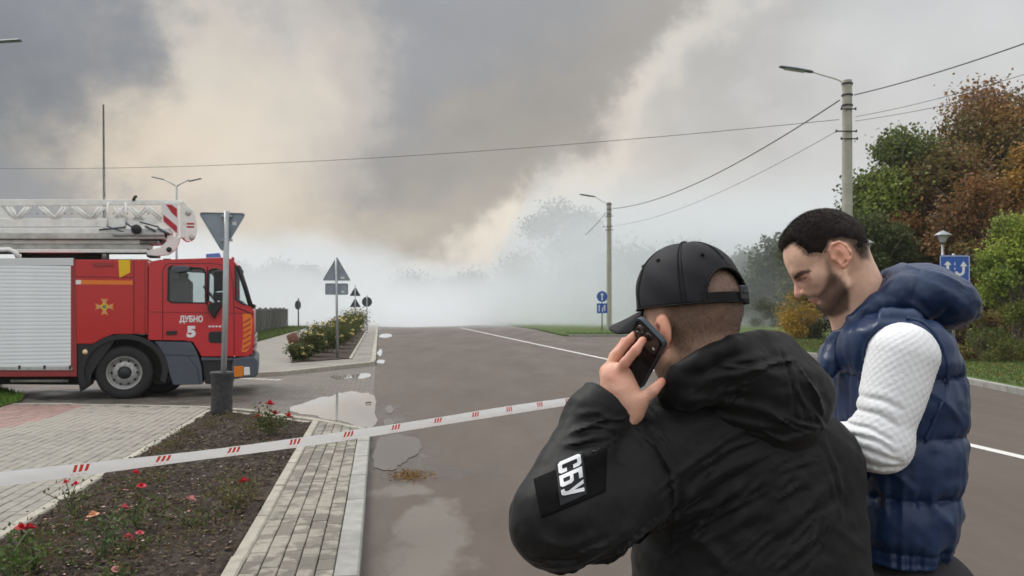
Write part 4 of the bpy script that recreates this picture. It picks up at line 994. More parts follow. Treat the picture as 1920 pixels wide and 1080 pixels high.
# blue turn sign on the green
b7 = P(1790, 0, 22.5); b7.z = Z1; t = thing('turn_sign', 'large square blue sign with a straight and a curving white arrow behind the vest hood', 'road sign', b7, 0)
b = MB(); b.tube([(0, .06, -.2), (0, .06, P(0, 482, 22.5).z)], .04, 10); b.build('post', M_galv, t, True)
z = P(0, 506, 22.5).z - Z1; w = 57 / FP * 22.5; hh = 55 / FP * 22.5; sg = plate(t, 'square_plate', rrect(w, hh, .05), z, M_blue, -.004, .004, 0)
b = MB(); b.prism([(x, q + z) for x, q in rrect(w - .03, hh - .03, .04)], 1, -.0075, -.0045, holes=[[(x, q + z) for x, q in rrect(w - .06, hh - .06, .035)]]); b.build('border', M_swht, t)
a = MB(); arrow(a, -.2, z, .5, .11, .04); a.build('arrow', M_swht, t)
a = MB(); cx, cz, rr = .14, z - .03, .105; pts = []
for k in range(11): an = math.radians(-170 + k * 17); pts.append((cx + (rr + .035) * math.cos(an), cz + (rr + .035) * math.sin(an)))
pts += [(cx + rr + .035, z + .10), (cx + rr + .10, z + .10), (cx + rr, z + .24), (cx + rr - .10, z + .10), (cx + rr - .035, z + .10)]
for k in range(11): an = math.radians(0 - k * 17); pts.append((cx + (rr - .035) * math.cos(an), cz + (rr - .035) * math.sin(an)))
a.prism(pts, 1, -.0095, -.0045)
a.box((0, -.007, z + .17), (.025, .005, .08)); a.box((0, -.007, z + .03), (.025, .005, .06)); a.build('arrow', M_swht, t)
# park lanterns
def lantern(px, py, Y, s, label):
    b = P(px, 0, Y); b.z = Z1; t = thing('park_lantern', label, 'lantern', b, 0, 'park lanterns on the green'); z = P(0, py, Y).z - Z1
    m = MB(); m.tube([(0, 0, -.1), (0, 0, z - .22 * s)], .04, 10); m.build('post', M_galv, t, True)
    m = MB(); m.lathe([(.08 * s, -.24 * s), (.17 * s, -.02 * s), (.17 * s, 0)], (0, 0, z), 16); m.build('glass', M_glassl, t, True)
    m = MB(); m.lathe([(.06 * s, -.26 * s), (.085 * s, -.26 * s), (.085 * s, -.2 * s)], (0, 0, z), 16); m.lathe([(.27 * s, -.01 * s), (.27 * s, .012 * s), (.10 * s, .11 * s), (.03 * s, .15 * s), (0, .15 * s)], (0, 0, z), 20); m.build('cap', M_galv, t, True)
lantern(1767.5, 441, 26, 1.0, 'cone capped park lantern just above the blue turn sign'); lantern(1626.5, 456, 30, .95, 'cone capped park lantern peeking out behind the back of the dark haired head')
# distant twin lamp, mast, lamp tip at the left edge
b = P(331, 0, 48); b.z = 0; t = thing('twin_street_lamp', 'slim double armed lamp far behind the ladder of the truck', 'street lamp', b)
z = P(0, 348, 48).z; m = MB(); m.tube([(0, 0, -.1), (0, 0, z)], [.08, .055], 8); m.build('pole', M_galv, t, True)
for s in (-1, 1):
    m = MB(); m.tube([(0, 0, z - .05), (s * .35, 0, z + .16), (s * .75, 0, z + .36)], .035, 6); m.build('arm', M_galv, t, True); m = MB(); m.box((s * 1.1, 0, z + .44 - .05 * (s > 0) * 2), (.78, .2, .06), Matrix.Rotation(-s * .22, 3, 'Y'), .02); m.build('lamp_head', M_dkgrey, t)
b = P(197, 0, 70); b.z = 0; t = thing('lattice_mast', 'thin tall radio mast fading in the dark smoke behind the ladder', 'mast', b)
m = MB(); zt = P(0, 196, 70).z
for k in range(3): a = 2.094 * k; m.tube([(.14 * math.cos(a), .14 * math.sin(a), 0), (.05 * math.cos(a) - .15, .05 * math.sin(a), zt)], .028, 5)
m.build('mast_leg', M_dkgrey, t); m = MB(); pz = 0
for i in range(26):
    z = zt * i / 26; z2 = zt * (i + 1) / 26; f = 1 - .6 * i / 26; a = 2.094 * (i % 3); c = 2.094 * ((i + 1) % 3); m.tube([(.14 * f * math.cos(a) - .15 * i / 26, .14 * f * math.sin(a), z), (.14 * f * math.cos(c) - .15 * i / 26, .14 * f * math.sin(c), z2)], .018, 4)
m.build('mast_brace', M_dkgrey, t)
b = P(-62, 0, 30); b.z = 0; t = thing('street_lamp', 'lamp whose dark head pokes in at the upper left edge', 'street lamp', b); z = P(0, 84, 30).z
m = MB(); m.tube([(0, 0, -.1), (0, 0, z - .1)], [.12, .09], 10); m.build('pole', M_pole, t, True); m = MB(); m.tube([(0, 0, z - .2), (.2, 0, z), (1.1, 0, z + .1)], .03, 6); m.build('arm', M_galv, t, True); m = MB(); m.box((1.55, 0, z + .14), (.95, .22, .08), Matrix.Rotation(-.06, 3, 'Y'), .03); m.build('lamp_head', M_dkgrey, t)
b = G(-6, 722, 0); t = thing('grey_post', 'pale grey post cut by the left edge beside the roller shutter', 'post', b); zt = P(0, 575, b.y).z
m = MB(); m.tube([(0, 0, -.1), (0, 0, zt - .02)], .10, 14); m.build('shaft', M_galv, t, True); m = MB(); m.lathe([(.1, zt - .03), (.09, zt + .03), (.04, zt + .06), (0, zt + .065)], (0, 0, 0), 14); m.build('cap', M_galv, t, True)

# concrete fence at the left
M_fence = mat('fence_concrete', (.13, .13, .12), .9, nscale=2.2, namt=.4, bump=.4, bscale=12, rnd_amt=.18)
t = thing('concrete_fence', 'weathered grey concrete panel fence running away behind the truck', 'fence', R(-7.2, 26, .05), TH)
pm = MB(); pm.box((0, 1.16, .80), (.09, 2.28, 1.5), None, .02); pm.box((-.0, 1.16, 1.52), (.13, 2.28, .09), None, .02)
for k in range(6): pm.box((.055, .3 + k * .34, .8), (.035, .12, 1.3), None, .01)
p0 = pm.build('panel', M_fence, t); q0 = MB().box((0, 0, .8), (.18, .16, 1.68), None, .02).build('post', M_fence, t)
for i in range(1, 16):
    c = p0.copy(); COL.objects.link(c); c.location = (0, i * 2.46 + .08, rnd.uniform(-.03, .03)); c = q0.copy(); COL.objects.link(c); c.location = (0, i * 2.46, 0)
p0.location.y = .08

# barrier tape: a soft ribbon strung across
def tape():
    A, B = P(150, 881.5, 4.5), P(1063, 755.5, 8.2); d = (B - A) / 4.77 * .476 / .476
    L0 = -2.2; L1 = 5.9; n = 260; per = .477; dirv = (B - A).normalized(); vs = []; uv = []
    for i in range(n + 1):
        s = L0 + (L1 - L0) * i / n; c = A + dirv * s; c.z -= .0 + .012 * math.sin(s * 1.1) + .02 * (1 - ((s - 2.4) / 3.5) ** 2) - .012
        tw = .12 + .35 * math.sin(s * .8 + .6) + .12 * math.sin(s * 2.7); up = Vector((0, 0, 1)); sd = dirv.cross(up).normalized()
        wv = up * math.cos(tw) + sd * math.sin(tw)
        for j in range(7):
            t_ = j / 6 - .5; cup = sd * (.007 * math.cos(t_ * 3.1 * 1.4) + .0022 * math.sin(s * 31 + j)); vs.append(c + wv * t_ * .078 + cup); uv.append((s / per, t_))
    fs = [(i * 7 + j, i * 7 + j + 1, (i + 1) * 7 + j + 1, (i + 1) * 7 + j) for i in range(n) for j in range(6)]
    m = mat('barrier_film', (.86, .86, .86), .35, spec=.5, trans=.3); N = m.node_tree.nodes; L = m.node_tree.links
    u = N.new('ShaderNodeUVMap'); sp_ = N.new('ShaderNodeSeparateXYZ'); L.new(u.outputs[0], sp_.inputs[0])
    def ma(op, a, b=None):
        q = N.new('ShaderNodeMath'); q.operation = op
        for k, v in enumerate((a, b)):
            if v is None: continue
            if isinstance(v, (int, float)): q.inputs[k].default_value = v
            else: L.new(v, q.inputs[k])
        return q.outputs[0]
    x = ma('ADD', sp_.outputs[0], ma('MULTIPLY', sp_.outputs[1], -.045)); x = ma('SUBTRACT', x, ma('FLOOR', ma('ADD', x, .5))); x = ma('ABSOLUTE', x)      # distance from the mark's middle in repeats
    c1 = ma('LESS_THAN', x, .02); c2 = ma('MULTIPLY', ma('GREATER_THAN', x, .048), ma('LESS_THAN', x, .086))
    on = ma('MULTIPLY', ma('ADD', c1, c2), ma('MULTIPLY', ma('LESS_THAN', sp_.outputs[1], .42), ma('GREATER_THAN', sp_.outputs[1], -.12)))
    lo = ma('MULTIPLY', ma('MULTIPLY', ma('ADD', c1, c2), .45), ma('MULTIPLY', ma('LESS_THAN', sp_.outputs[1], -.30), ma('GREATER_THAN', sp_.outputs[1], -.38)))
    mx = N.new('ShaderNodeMix'); mx.data_type = 'RGBA'; L.new(ma('ADD', on, lo), mx.inputs[0]); mx.inputs[6].default_value = (.88, .88, .88, 1); mx.inputs[7].default_value = (.62, .05, .03, 1)
    L.new(mx.outputs[2], N['Principled BSDF'].inputs['Base Color'])
    for nd in N:
        if nd.type == 'BSDF_TRANSLUCENT': L.new(mx.outputs[2], nd.inputs[0])
    o = mesh('barrier_tape', vs, fs, m, None, True); l = o.data.uv_layers.new(name='UVMap')
    for p in o.data.polygons:
        for li, vi in zip(p.loop_indices, p.vertices): l.data[li].uv = uv[vi]
    tag(o, 'white barrier tape with triple red bars stretched across pavement and road', 'barrier tape')
    for s, lab in ((L0, 'slim steel post holding the left end of the tape'), (L1, 'slim steel post holding the right end of the tape behind the men')):
        c = A + dirv * s; t = thing('tape_post', lab, 'post', (c.x, c.y, 0), 0); z0 = 0
        b = MB(); b.lathe([(0, .0), (.16, .0), (.16, .03), (.03, .05)], (0, 0, z0), 18); b.build('base', M_dark, t); b = MB(); b.tube([(0, 0, z0 + .04), (0, 0, c.z + .06)], .016, 10); b.build('pole', M_galv, t, True)
tape()

# debris in the puddle: a crumpled black rag
b = MB(); r_ = random.Random(3)
for k in range(5):
    a = k * 1.257 + .3; b.add([(0, 0, .02), (math.cos(a - .3) * .05, math.sin(a - .3) * .05, .045), (math.cos(a) * .13 * r_.uniform(.6, 1), math.sin(a) * .13, .015), (math.cos(a + .3) * .05, math.sin(a + .3) * .05, .05)], [(0, 1, 2), (0, 2, 3), (1, 2, 3), (0, 1, 3)])
o = b.build('black_rag', M_rubber); o.scale = (.7, .7, .7); o.location = G(691, 757, .004); tag(o, 'small crumpled black rag lying in the large puddle', 'rag')

# air: thin haze everywhere, thick smoke lying over the end of the road
def vol(name, verts_box, density, col, aniso=.2, hetero=False, emis=0):
    (x0, y0, z0), (x1, y1, z1) = verts_box; b = MB(); b.box(((x0 + x1) / 2, (y0 + y1) / 2, (z0 + z1) / 2), (x1 - x0, y1 - y0, z1 - z0)); 
    m = bpy.data.materials.new(name); m.use_nodes = True; N = m.node_tree.nodes; L = m.node_tree.links; N.remove(N['Principled BSDF'])
    pv = N.new('ShaderNodeVolumePrincipled'); pv.inputs['Color'].default_value = (*col, 1); pv.inputs['Density'].default_value = density; pv.inputs['Anisotropy'].default_value = aniso
    L.new(pv.outputs[0], N['Material Output'].inputs['Volume'])
    if hetero:
        g = N.new('ShaderNodeNewGeometry'); tc = N.new('ShaderNodeTexCoord'); s = N.new('ShaderNodeSeparateXYZ'); L.new(tc.outputs['Object'], s.inputs[0])
        n = N.new('ShaderNodeTexNoise'); n.inputs['Scale'].default_value = .085; n.inputs['Detail'].default_value = 4; n.inputs['Roughness'].default_value = .6; L.new(tc.outputs['Object'], n.inputs['Vector'])
        def ma(op, a, b=None, c=None, clamp=False):
            q = N.new('ShaderNodeMath'); q.operation = op; q.use_clamp = clamp
            for k, v in enumerate((a, b, c)):
                if v is None: continue
                if isinstance(v, (int, float)): q.inputs[k].default_value = v
                else: L.new(v, q.inputs[k])
            return q.outputs[0]
        near = ma('DIVIDE', ma('SUBTRACT', ma('ADD', s.outputs[1], ma('MULTIPLY', ma('SUBTRACT', n.outputs[0], .5), 26)), 63), 14, clamp=True)
        top = ma('SUBTRACT', 1, ma('DIVIDE', ma('ADD', s.outputs[2], ma('MULTIPLY', ma('SUBTRACT', n.outputs[0], .5), 13)), ma('ADD', 6.5, ma('MULTIPLY', ma('DIVIDE', ma('SUBTRACT', s.outputs[0], 0), 8, clamp=True), 6.5))), clamp=True)
        nn = ma('MULTIPLY', ma('SUBTRACT', n.outputs[0], .30), 3.2, clamp=True)
        hi_ = ma('SUBTRACT', 1, ma('DIVIDE', ma('SUBTRACT', ma('ADD', s.outputs[2], ma('MULTIPLY', ma('SUBTRACT', n.outputs[0], .5), 13)), ma('MULTIPLY', ma('DIVIDE', ma('SUBTRACT', -14, s.outputs[0]), 8, clamp=True), 4)), ma('ADD', ma('ADD', 4.2, ma('MULTIPLY', ma('SUBTRACT', s.outputs[1], 63), .075)), ma('MULTIPLY', ma('DIVIDE', ma('SUBTRACT', s.outputs[0], -3), 6, clamp=True), 11.5))), clamp=True)
        low = ma('MULTIPLY', ma('SUBTRACT', 1, ma('DIVIDE', s.outputs[2], ma('MULTIPLY', n.outputs[0], 3.2)), clamp=True), ma('DIVIDE', ma('SUBTRACT', s.outputs[1], 54), 22, clamp=True))
        L.new(ma('MULTIPLY_ADD', low, .05, ma('MULTIPLY', near, ma('ADD', ma('MULTIPLY', ma('MULTIPLY', top, nn), density), ma('MULTIPLY', ma('MULTIPLY', hi_, 2.2, clamp=True), .05)))), pv.inputs['Density'])
    b.m = [0] * len(b.f); o = b.build(name, m); o['kind'] = 'stuff'; return o
o = sheet('wet_road', [R(-.1, 72)[:2], R(2.5, 69)[:2], R(6, 71)[:2], R(9, 76)[:2], R(12, 84)[:2], R(14, 150)[:2], R(-.1, 150)[:2]], .006, M_water)
vol('haze', ((-250, -250, -1.2), (250, 250, 22.3)), .0004, (.93, .94, .96), 0)
vol('smoke', ((-70, 52, .02), (80, 150, 22)), .13, (.955, .98, 1.0), .6, True)
# ================================================================ FIRE ENGINE
TY = math.radians(17); T0 = Vector((-7.11, 14.65, 0)); tc_, ts_ = math.cos(TY), math.sin(TY)
truck = thing('fire_engine', 'red fire engine with a white ladder platform on its roof crossing the side road', 'fire engine', T0, TY)
def ts(px, w=0.0):
    a = (px - 960) / FP; X0, Y0 = T0.x - ts_ * w, T0.y + tc_ * w; return (a * Y0 - X0) / (tc_ - a * ts_)
def T(px, py, w=0.0):
    s = ts(px, w); Y = T0.y + s * ts_ + w * tc_; return (s, CH + (HZ - py) * Y / FP)
def TP(l, w=0.0): return [T(x, y, w) for x, y in l]
def paint(name, c, **k): return mat(name, c, .32, nscale=2.5, namt=.06, coat=.35, **k)
M_red = paint('fire_red', (.50, .012, .012)); M_red2 = paint('cab_red', (.55, .020, .028)); M_redd = mat('dull_red_rail', (.30, .035, .035), .5)
M_orange = mat('reflective_orange', (.80, .20, .02), .4); M_yel = mat('yellow_paint', (.80, .52, .01), .4); M_cream = mat('emblem_cream', (.62, .34, .18), .5); M_emb = mat('emblem_green', (.20, .22, .10), .5)
M_shut = mat('shutter_aluminium', (.82, .86, .88), .45, metal=.05, nscale=1.5, namt=.05); M_shut2 = mat('shutter_frame', (.68, .70, .72), .4)
M_blk = mat('black_plastic', (.014, .014, .016), .6); M_grey = mat('bumper_grey', (.075, .09, .115), .5, nscale=5, namt=.1); M_tyre = mat('tyre', (.020, .020, .021), .8, nscale=9, namt=.25)
M_rim = mat('rim_steel', (.42, .42, .41), .45, metal=.35, nscale=12, namt=.25); M_lad = mat('ladder_white', (.84, .84, .81), .5, nscale=6, namt=.14); M_steel = mat('boom_steel', (.52, .51, .48), .4, metal=.4, nscale=5, namt=.3); M_stripe = mat('warning_red', (.45, .02, .03), .45)
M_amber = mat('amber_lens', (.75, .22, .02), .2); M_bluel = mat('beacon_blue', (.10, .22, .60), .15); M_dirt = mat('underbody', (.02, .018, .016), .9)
def gl_mat(name, c, a, rough=.04):
    m = mat(name, c, rough); b = m.node_tree.nodes['Principled BSDF']; b.inputs['Transmission Weight'].default_value = a; b.inputs['IOR'].default_value = 1.02; b.inputs['Coat Weight'].default_value = .6; return m
M_glass = gl_mat('window_glass', (.80, .86, .86), .92)
TW = 2.48
def ex(name, l, w0, w1, m, parent=truck, bev=0, world=False, holes=(), smooth=False):
    pts = TP(l, w0 if w0 > 0 else 0) if not world else l; b = MB(); b.prism(pts, 1, w0, w1, holes=[TP(h) for h in holes]); o = b.build(name, m, parent)
    if bev:
        md = o.modifiers.new('bevel', 'BEVEL'); md.width = bev; md.segments = 2; md.limit_method = 'ANGLE'; md.angle_limit = math.radians(40)
    return o
def bar(name, a, b_, r, m, parent=truck, w=0.0, n=8, w2=None):
    p, q = T(*a, w), T(*b_, w if w2 is None else w2); m_ = MB(); m_.tube([(p[0], w, p[1]), (q[0], w if w2 is None else w2, q[1])], r, n); return m_.build(name, m, parent, True)
# --- cab: side skins with real window openings, roof and back, windscreen
CAB = [(279, 497), (284, 490), (300, 487), (420, 483), (436, 486), (447, 500), (460, 540), (470, 574), (476, 583), (477, 640), (474, 662), (464, 668), (378, 668), (371, 655), (362, 641), (345, 638), (278, 637)]
WIN1 = [(316, 503), (321, 499), (376, 503), (383, 506), (385, 512), (385, 568), (322, 567), (315, 563)]
WIN2 = [(392, 508), (399, 504), (415, 507), (420, 512), (423, 568), (402, 570), (391, 564)]
WIN3 = [(441, 497), (447, 504), (460, 541), (469, 573), (455, 570), (442, 562)]
ex('cab_side', CAB, 0.0, .035, M_red2, holes=[WIN1, WIN2, WIN3])
ex('cab_side', TP(CAB), TW - .035, TW, M_red2, world=True, holes=[WIN1, WIN2, WIN3])
cp = TP(CAB); b = MB(); n = len(cp)
def ins(i, w): return 0
for i in range(n):
    a, c = cp[i], cp[(i + 1) % n]
    if i in (5, 6): continue                                     # windscreen
    b.add([(a[0], .03, a[1]), (c[0], .03, c[1]), (c[0], TW - .03, c[1]), (a[0], TW - .03, a[1])], [(0, 1, 2, 3)])
b.build('cab_shell', M_red2, truck)
b = MB(); q = [cp[5], cp[6], cp[7]]
for k in range(2): a, c = q[k], q[k + 1]; b.add([(a[0] - .01, .06, a[1]), (c[0] - .01, .06, c[1]), (c[0] - .01, TW - .06, c[1]), (a[0] - .01, TW - .06, a[1])], [(0, 1, 2, 3)])
b.build('windscreen', M_glass, truck)
fr = MB(); fr.tube([(cp[5][0], .03, cp[5][1]), (cp[6][0], .03, cp[6][1]), (cp[7][0], .03, cp[7][1])], .045, 8); fr.tube([(cp[5][0], .03, cp[5][1]), (cp[5][0], TW - .03, cp[5][1])], .035, 8); fr.tube([(cp[7][0] + .02, .03, cp[7][1]), (cp[7][0] + .02, TW - .03, cp[7][1])], .05, 8); fr.build('windscreen_frame', M_blk, truck, True)
for h in (WIN1, WIN2, WIN3):
    o = ex('window', h, .012, .018, M_glass); p = TP(h); fb = MB(); fb.tube([(x, -.002, z) for x, z in p] + [(p[0][0], -.002, p[0][1])], .016, 6); fb.build('window_seal', M_blk, o, True)
for h in (WIN1, WIN2): ex('window', TP(h), TW - .018, TW - .012, M_glass, world=True)
# door outline, grooves, interior
def grv(l, r=.006, nm='door_gap'):
    p = TP(l); m_ = MB(); m_.tube([(x, -.001, z) for x, z in p], r, 5); m_.build(nm, M_blk, truck, True)
grv([(305, 636), (305, 510), (309, 498), (316, 494), (400, 494), (430, 500), (437, 530), (439, 600), (439, 664)]); grv([(389, 500), (388, 572)], .012); grv([(280, 585), (388, 586), (470, 588)], .004); grv([(440, 575), (476, 590)], .01)
ib = MB(); s0, z0 = T(300, 575); s1, z1 = T(372, 507)
ib.box(((s0 + s1) / 2 - .1, .62, z0 + .1), (.55, .5, .9), None, .08); ib.box((s0 + .35, .62, z1 - .12), (.16, .3, .26), None, .05); ib.box(((s0 + s1) / 2 - .1, 1.85, z0 + .1), (.3, .5, .9), None, .08); ib.box((s0 + .1, 1.24, z0 + .3), (.12, 2.2, 1.2)); ib.build('seat', M_blk, truck)
ib = MB(); s1, z1 = T(436, 565); ib.box((s1 - .05, 1.24, z1 - .1), (.5, 2.2, .25), None, .08); m4 = Matrix.Rotation(.9, 3, 'Y')
ib.build('dashboard', M_blk, truck); ib = MB(); c0 = Vector((s1 - .42, .62, z1 + .12)); ib.tube([c0 + m4 @ Vector((.22 * math.cos(k * .4488), .22 * math.sin(k * .4488), 0)) for k in range(15)], .018, 6); ib.build('steering_wheel', M_blk, truck, True)
# mirrors
def blob(name, l, w0, w1, m, bev=.03): return ex(name, l, w0, w1, m, bev=bev)
mr = blob('mirror', [(402, 508), (418, 506), (420, 545), (403, 547)], -.20, -.08, M_blk, .03); blob('mirror', [(400, 549), (419, 548), (420, 563), (402, 564)], -.19, -.07, M_blk, .02)
blob('mirror_arm', [(391, 569), (415, 566), (417, 575), (408, 586), (403, 599), (396, 590), (390, 580)], -.13, -.01, M_blk, .03); blob('mirror', [(323, 506), (326, 501), (352, 499), (358, 504), (356, 509), (330, 512)], -.26, -.05, M_grey, .025)
bar('mirror_arm', (404, 503), (418, 510), .014, M_blk, w=-.10); blob('door_handle_recess', [(394, 622), (420, 621), (422, 625), (422, 640), (419, 643), (395, 643), (391, 639), (391, 626)], -.012, .0, M_blk, .006)
blob('door_handle', [(312, 621), (332, 620), (332, 627), (312, 628)], -.03, -.002, M_blk, .008)
# bumper, steps, lamps
blob('bumper', [(437, 672), (466, 668), (478, 670), (484, 676), (484, 702), (478, 707), (438, 711), (434, 690)], -.01, TW, M_grey, .06)
blob('front_step', [(378, 674), (436, 674), (436, 722), (384, 720)], .03, .9, M_blk, .03); blob('step_edge', [(377, 670), (437, 671), (437, 676), (377, 676)], -.005, .5, M_grey, .01)
blob('mudguard_step', [(288, 640), (358, 641), (366, 654), (372, 668), (378, 690), (380, 721), (324, 722), (316, 700), (306, 668), (296, 650)], .0, .5, M_grey, .03)
grv([(300, 665), (368, 667)], .006, 'step_groove'); grv([(352, 668), (370, 690), (375, 720)], .005, 'step_groove')
o = blob('indicator', [(438, 687), (456, 686), (456, 706), (439, 707)], -.025, -.005, M_amber, .01); blob('headlight', [(457, 688), (468, 688), (469, 703), (457, 704)], -.02, .05, M_swht, .012)
ex('chevron_panel', [(455, 588), (470, 588), (474, 600), (470, 650), (462, 660), (453, 660), (456, 630)], -.004, .002, M_orange); 
for k in range(6): ex('chevron_stripe', [(456, 604 + k * 10), (470, 596 + k * 10), (470, 599 + k * 10), (456, 607 + k * 10)], -.007, -.0035, M_stripe)
blob('front_marker', [(470, 590), (475, 592), (476, 620), (471, 622)], .04, .3, M_cream, .01); blob('grille', [(470, 625), (477, 625), (477, 662), (470, 664)], .06, TW - .06, M_blk, .01)
for k in range(3): blob('grille_bar', [(474, 630 + k * 11), (480, 630 + k * 11), (480, 635 + k * 11), (474, 635 + k * 11)], .05, TW - .1, M_rim, .005)
blob('beacon', [(386, 476), (412, 474), (414, 483), (386, 484)], .5, .8, M_bluel, .02); blob('beacon_base', [(388, 482), (412, 481), (412, 487), (388, 488)], .5, .85, M_swht, .01); blob('roof_marker', [(434, 482), (439, 482), (439, 488), (434, 488)], .02, .12, M_stripe, .005)
# lettering on the door
def decal_text(body, px, py, wpx, hpx, m, bold=.0, parent=truck):
    vs, fs = text_mesh(body, 1, bold); x0, x1 = min(v.x for v in vs), max(v.x for v in vs); y0, y1 = min(v.y for v in vs), max(v.y for v in vs)
    A = T(px - wpx / 2, py + hpx / 2); B_ = T(px + wpx / 2, py - hpx / 2); out = [(A[0] + (B_[0] - A[0]) * (v.x - x0) / (x1 - x0), -.004, A[1] + (B_[1] - A[1]) * (v.y - y0) / (y1 - y0)) for v in vs]
    return mesh('lettering', out, fs, m, parent)
decal_text('ДУБНО', 358.5, 599, 44, 15, M_swht, .045); decal_text('5', 358.5, 622, 17, 22, M_swht, .06)
for i in range(5): ex('small_lettering', [(391 + i * 6.4, 610.5), (395.5 + i * 6.4, 610.5), (395.5 + i * 6.4, 613.5), (391 + i * 6.4, 613.5)], -.004, -.001, M_swht)
# --- locker body behind the cab
ex('body_locker', [(140, 487), (277, 487), (277, 626), (212, 627), (193, 634), (176, 645), (143, 645)], 0, TW, M_red, bev=.012)
grv([(143, 519), (250, 520)], .005, 'locker_gap'); grv([(251, 489), (251, 624)], .006, 'locker_gap'); grv([(272, 489), (272, 625)], .004, 'locker_gap')
ex('orange_band', [(151, 525), (249, 526), (249, 534), (151, 533)], -.005, -.001, M_orange); ex('band_label', [(142, 525), (152, 525), (152, 533), (142, 533)], -.006, -.001, M_swht)
o = ex('locker_handle', [(174, 493), (214, 493), (214, 499), (176, 500)], -.02, -.002, M_redd, bev=.006)
ex('yellow_mark', [(222, 487), (244, 487), (244, 511), (224, 521)], -.005, -.001, M_yel)
# emblem: cross with flared arms over a rayed round centre
ec = T(196, 575); R_ = .155; b = MB()
for k in range(4):
    a = k * math.pi / 2; ca, sa = math.cos(a), math.sin(a); pl = [(.25, -.10), (1, -.42), (.88, 0), (1, .42), (.25, .10)]
    b.prism([(ec[0] + R_ * (x * ca - y * sa), ec[1] + R_ * (x * sa + y * ca)) for x, y in pl], 1, -.006, -.002)
b.build('emblem_cross', M_orange, truck); b = MB()
for k in range(4):
    a = k * math.pi / 2; ca, sa = math.cos(a), math.sin(a); pl = [(.35, -.10), (.85, -.27), (.78, 0), (.85, .27), (.35, .10)]
    b.prism([(ec[0] + R_ * (x * ca - y * sa), ec[1] + R_ * (x * sa + y * ca)) for x, y in pl], 1, -.008, -.005)
b.build('emblem_inlay', M_cream, truck)
b = MB(); b.prism([(ec[0] + .07 * math.cos(k * .3927) * (1 if k % 2 else .8), ec[1] + .07 * math.sin(k * .3927) * (1 if k % 2 else .8)) for k in range(16)], 1, -.011, -.007); b.build('emblem_centre', M_yel, truck)
b = MB(); b.prism([(ec[0] + .038 * math.cos(k * .5236), ec[1] + .038 * math.sin(k * .5236)) for k in range(12)], 1, -.014, -.010); b.build('emblem_disc', M_emb, truck)
# roller shutter
XL = -420
ex('shutter_frame', [(XL, 484), (137, 484), (138, 498), (XL, 498)], -.012, .1, M_shut2, bev=.006); ex('shutter_rail', [(133, 497), (138, 497), (138, 694), (133, 694)], -.010, .1, M_redd); ex('body_box', TP([(XL, 485), (141, 485), (141, 702), (XL, 704)]), .06, TW, M_red, world=True)
zt, zb = T(60, 498)[1], T(60, 689)[1]; sl, sr = ts(XL), ts(133); ns = 27; hh = (zt - zb) / ns
b = MB(); y = [(-.0092, 0), (-.0108, .07), (-.011, .5), (-.0108, .93), (-.0092, 1)]; vs = []
for (d, f) in y: vs += [(sl, d, f * hh * .992), (sr, d, f * hh * .992)]
b.add(vs, [(2 * i, 2 * i + 1, 2 * i + 3, 2 * i + 2) for i in range(4)]); sl0 = b.build('slat', M_shut, truck, True); sl0.location.z = zb
for k in range(1, ns): c = sl0.copy(); COL.objects.link(c); c.location = (0, rnd.uniform(-.0015, .0015), zb + k * hh)
ex('shutter_foot', [(XL, 688), (136, 688), (136, 694), (XL, 694)], -.016, .08, M_steel); 
for px in (-60, 37, 84, 132): ex('latch', [(px - 2, 685), (px + 2, 685), (px + 2, 692), (px - 2, 692)], -.024, -.01, M_blk)
ex('sill_rail', [(XL, 697), (143, 696), (143, 706), (XL, 708)], -.004, .1, M_redd, bev=.006); ex('locker_edge', [(138, 487), (142, 487), (144, 706), (138, 706)], -.006, .1, M_redd)
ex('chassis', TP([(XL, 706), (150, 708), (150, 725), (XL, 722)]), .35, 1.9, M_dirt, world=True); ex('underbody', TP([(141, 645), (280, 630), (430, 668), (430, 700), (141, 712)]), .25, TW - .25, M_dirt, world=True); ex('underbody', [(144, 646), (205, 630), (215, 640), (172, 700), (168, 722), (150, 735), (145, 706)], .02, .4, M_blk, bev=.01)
bar('tank_pipe', (20, 714), (128, 714), .03, M_steel, w=.2); o = bar('side_lamp', (160, 660), (160, 660.2), .045, M_yel, w=-.01); 
sl_ = T(160, 660); b = MB(); b.lathe([(0, -.03), (.04, -.025), (.05, 0)], (sl_[0], -.0, sl_[1]), 12, 1); bpy.data.objects.remove(o); b.build('side_lamp', mat('lamp_cream', (.85, .62, .35), .3), truck, True)
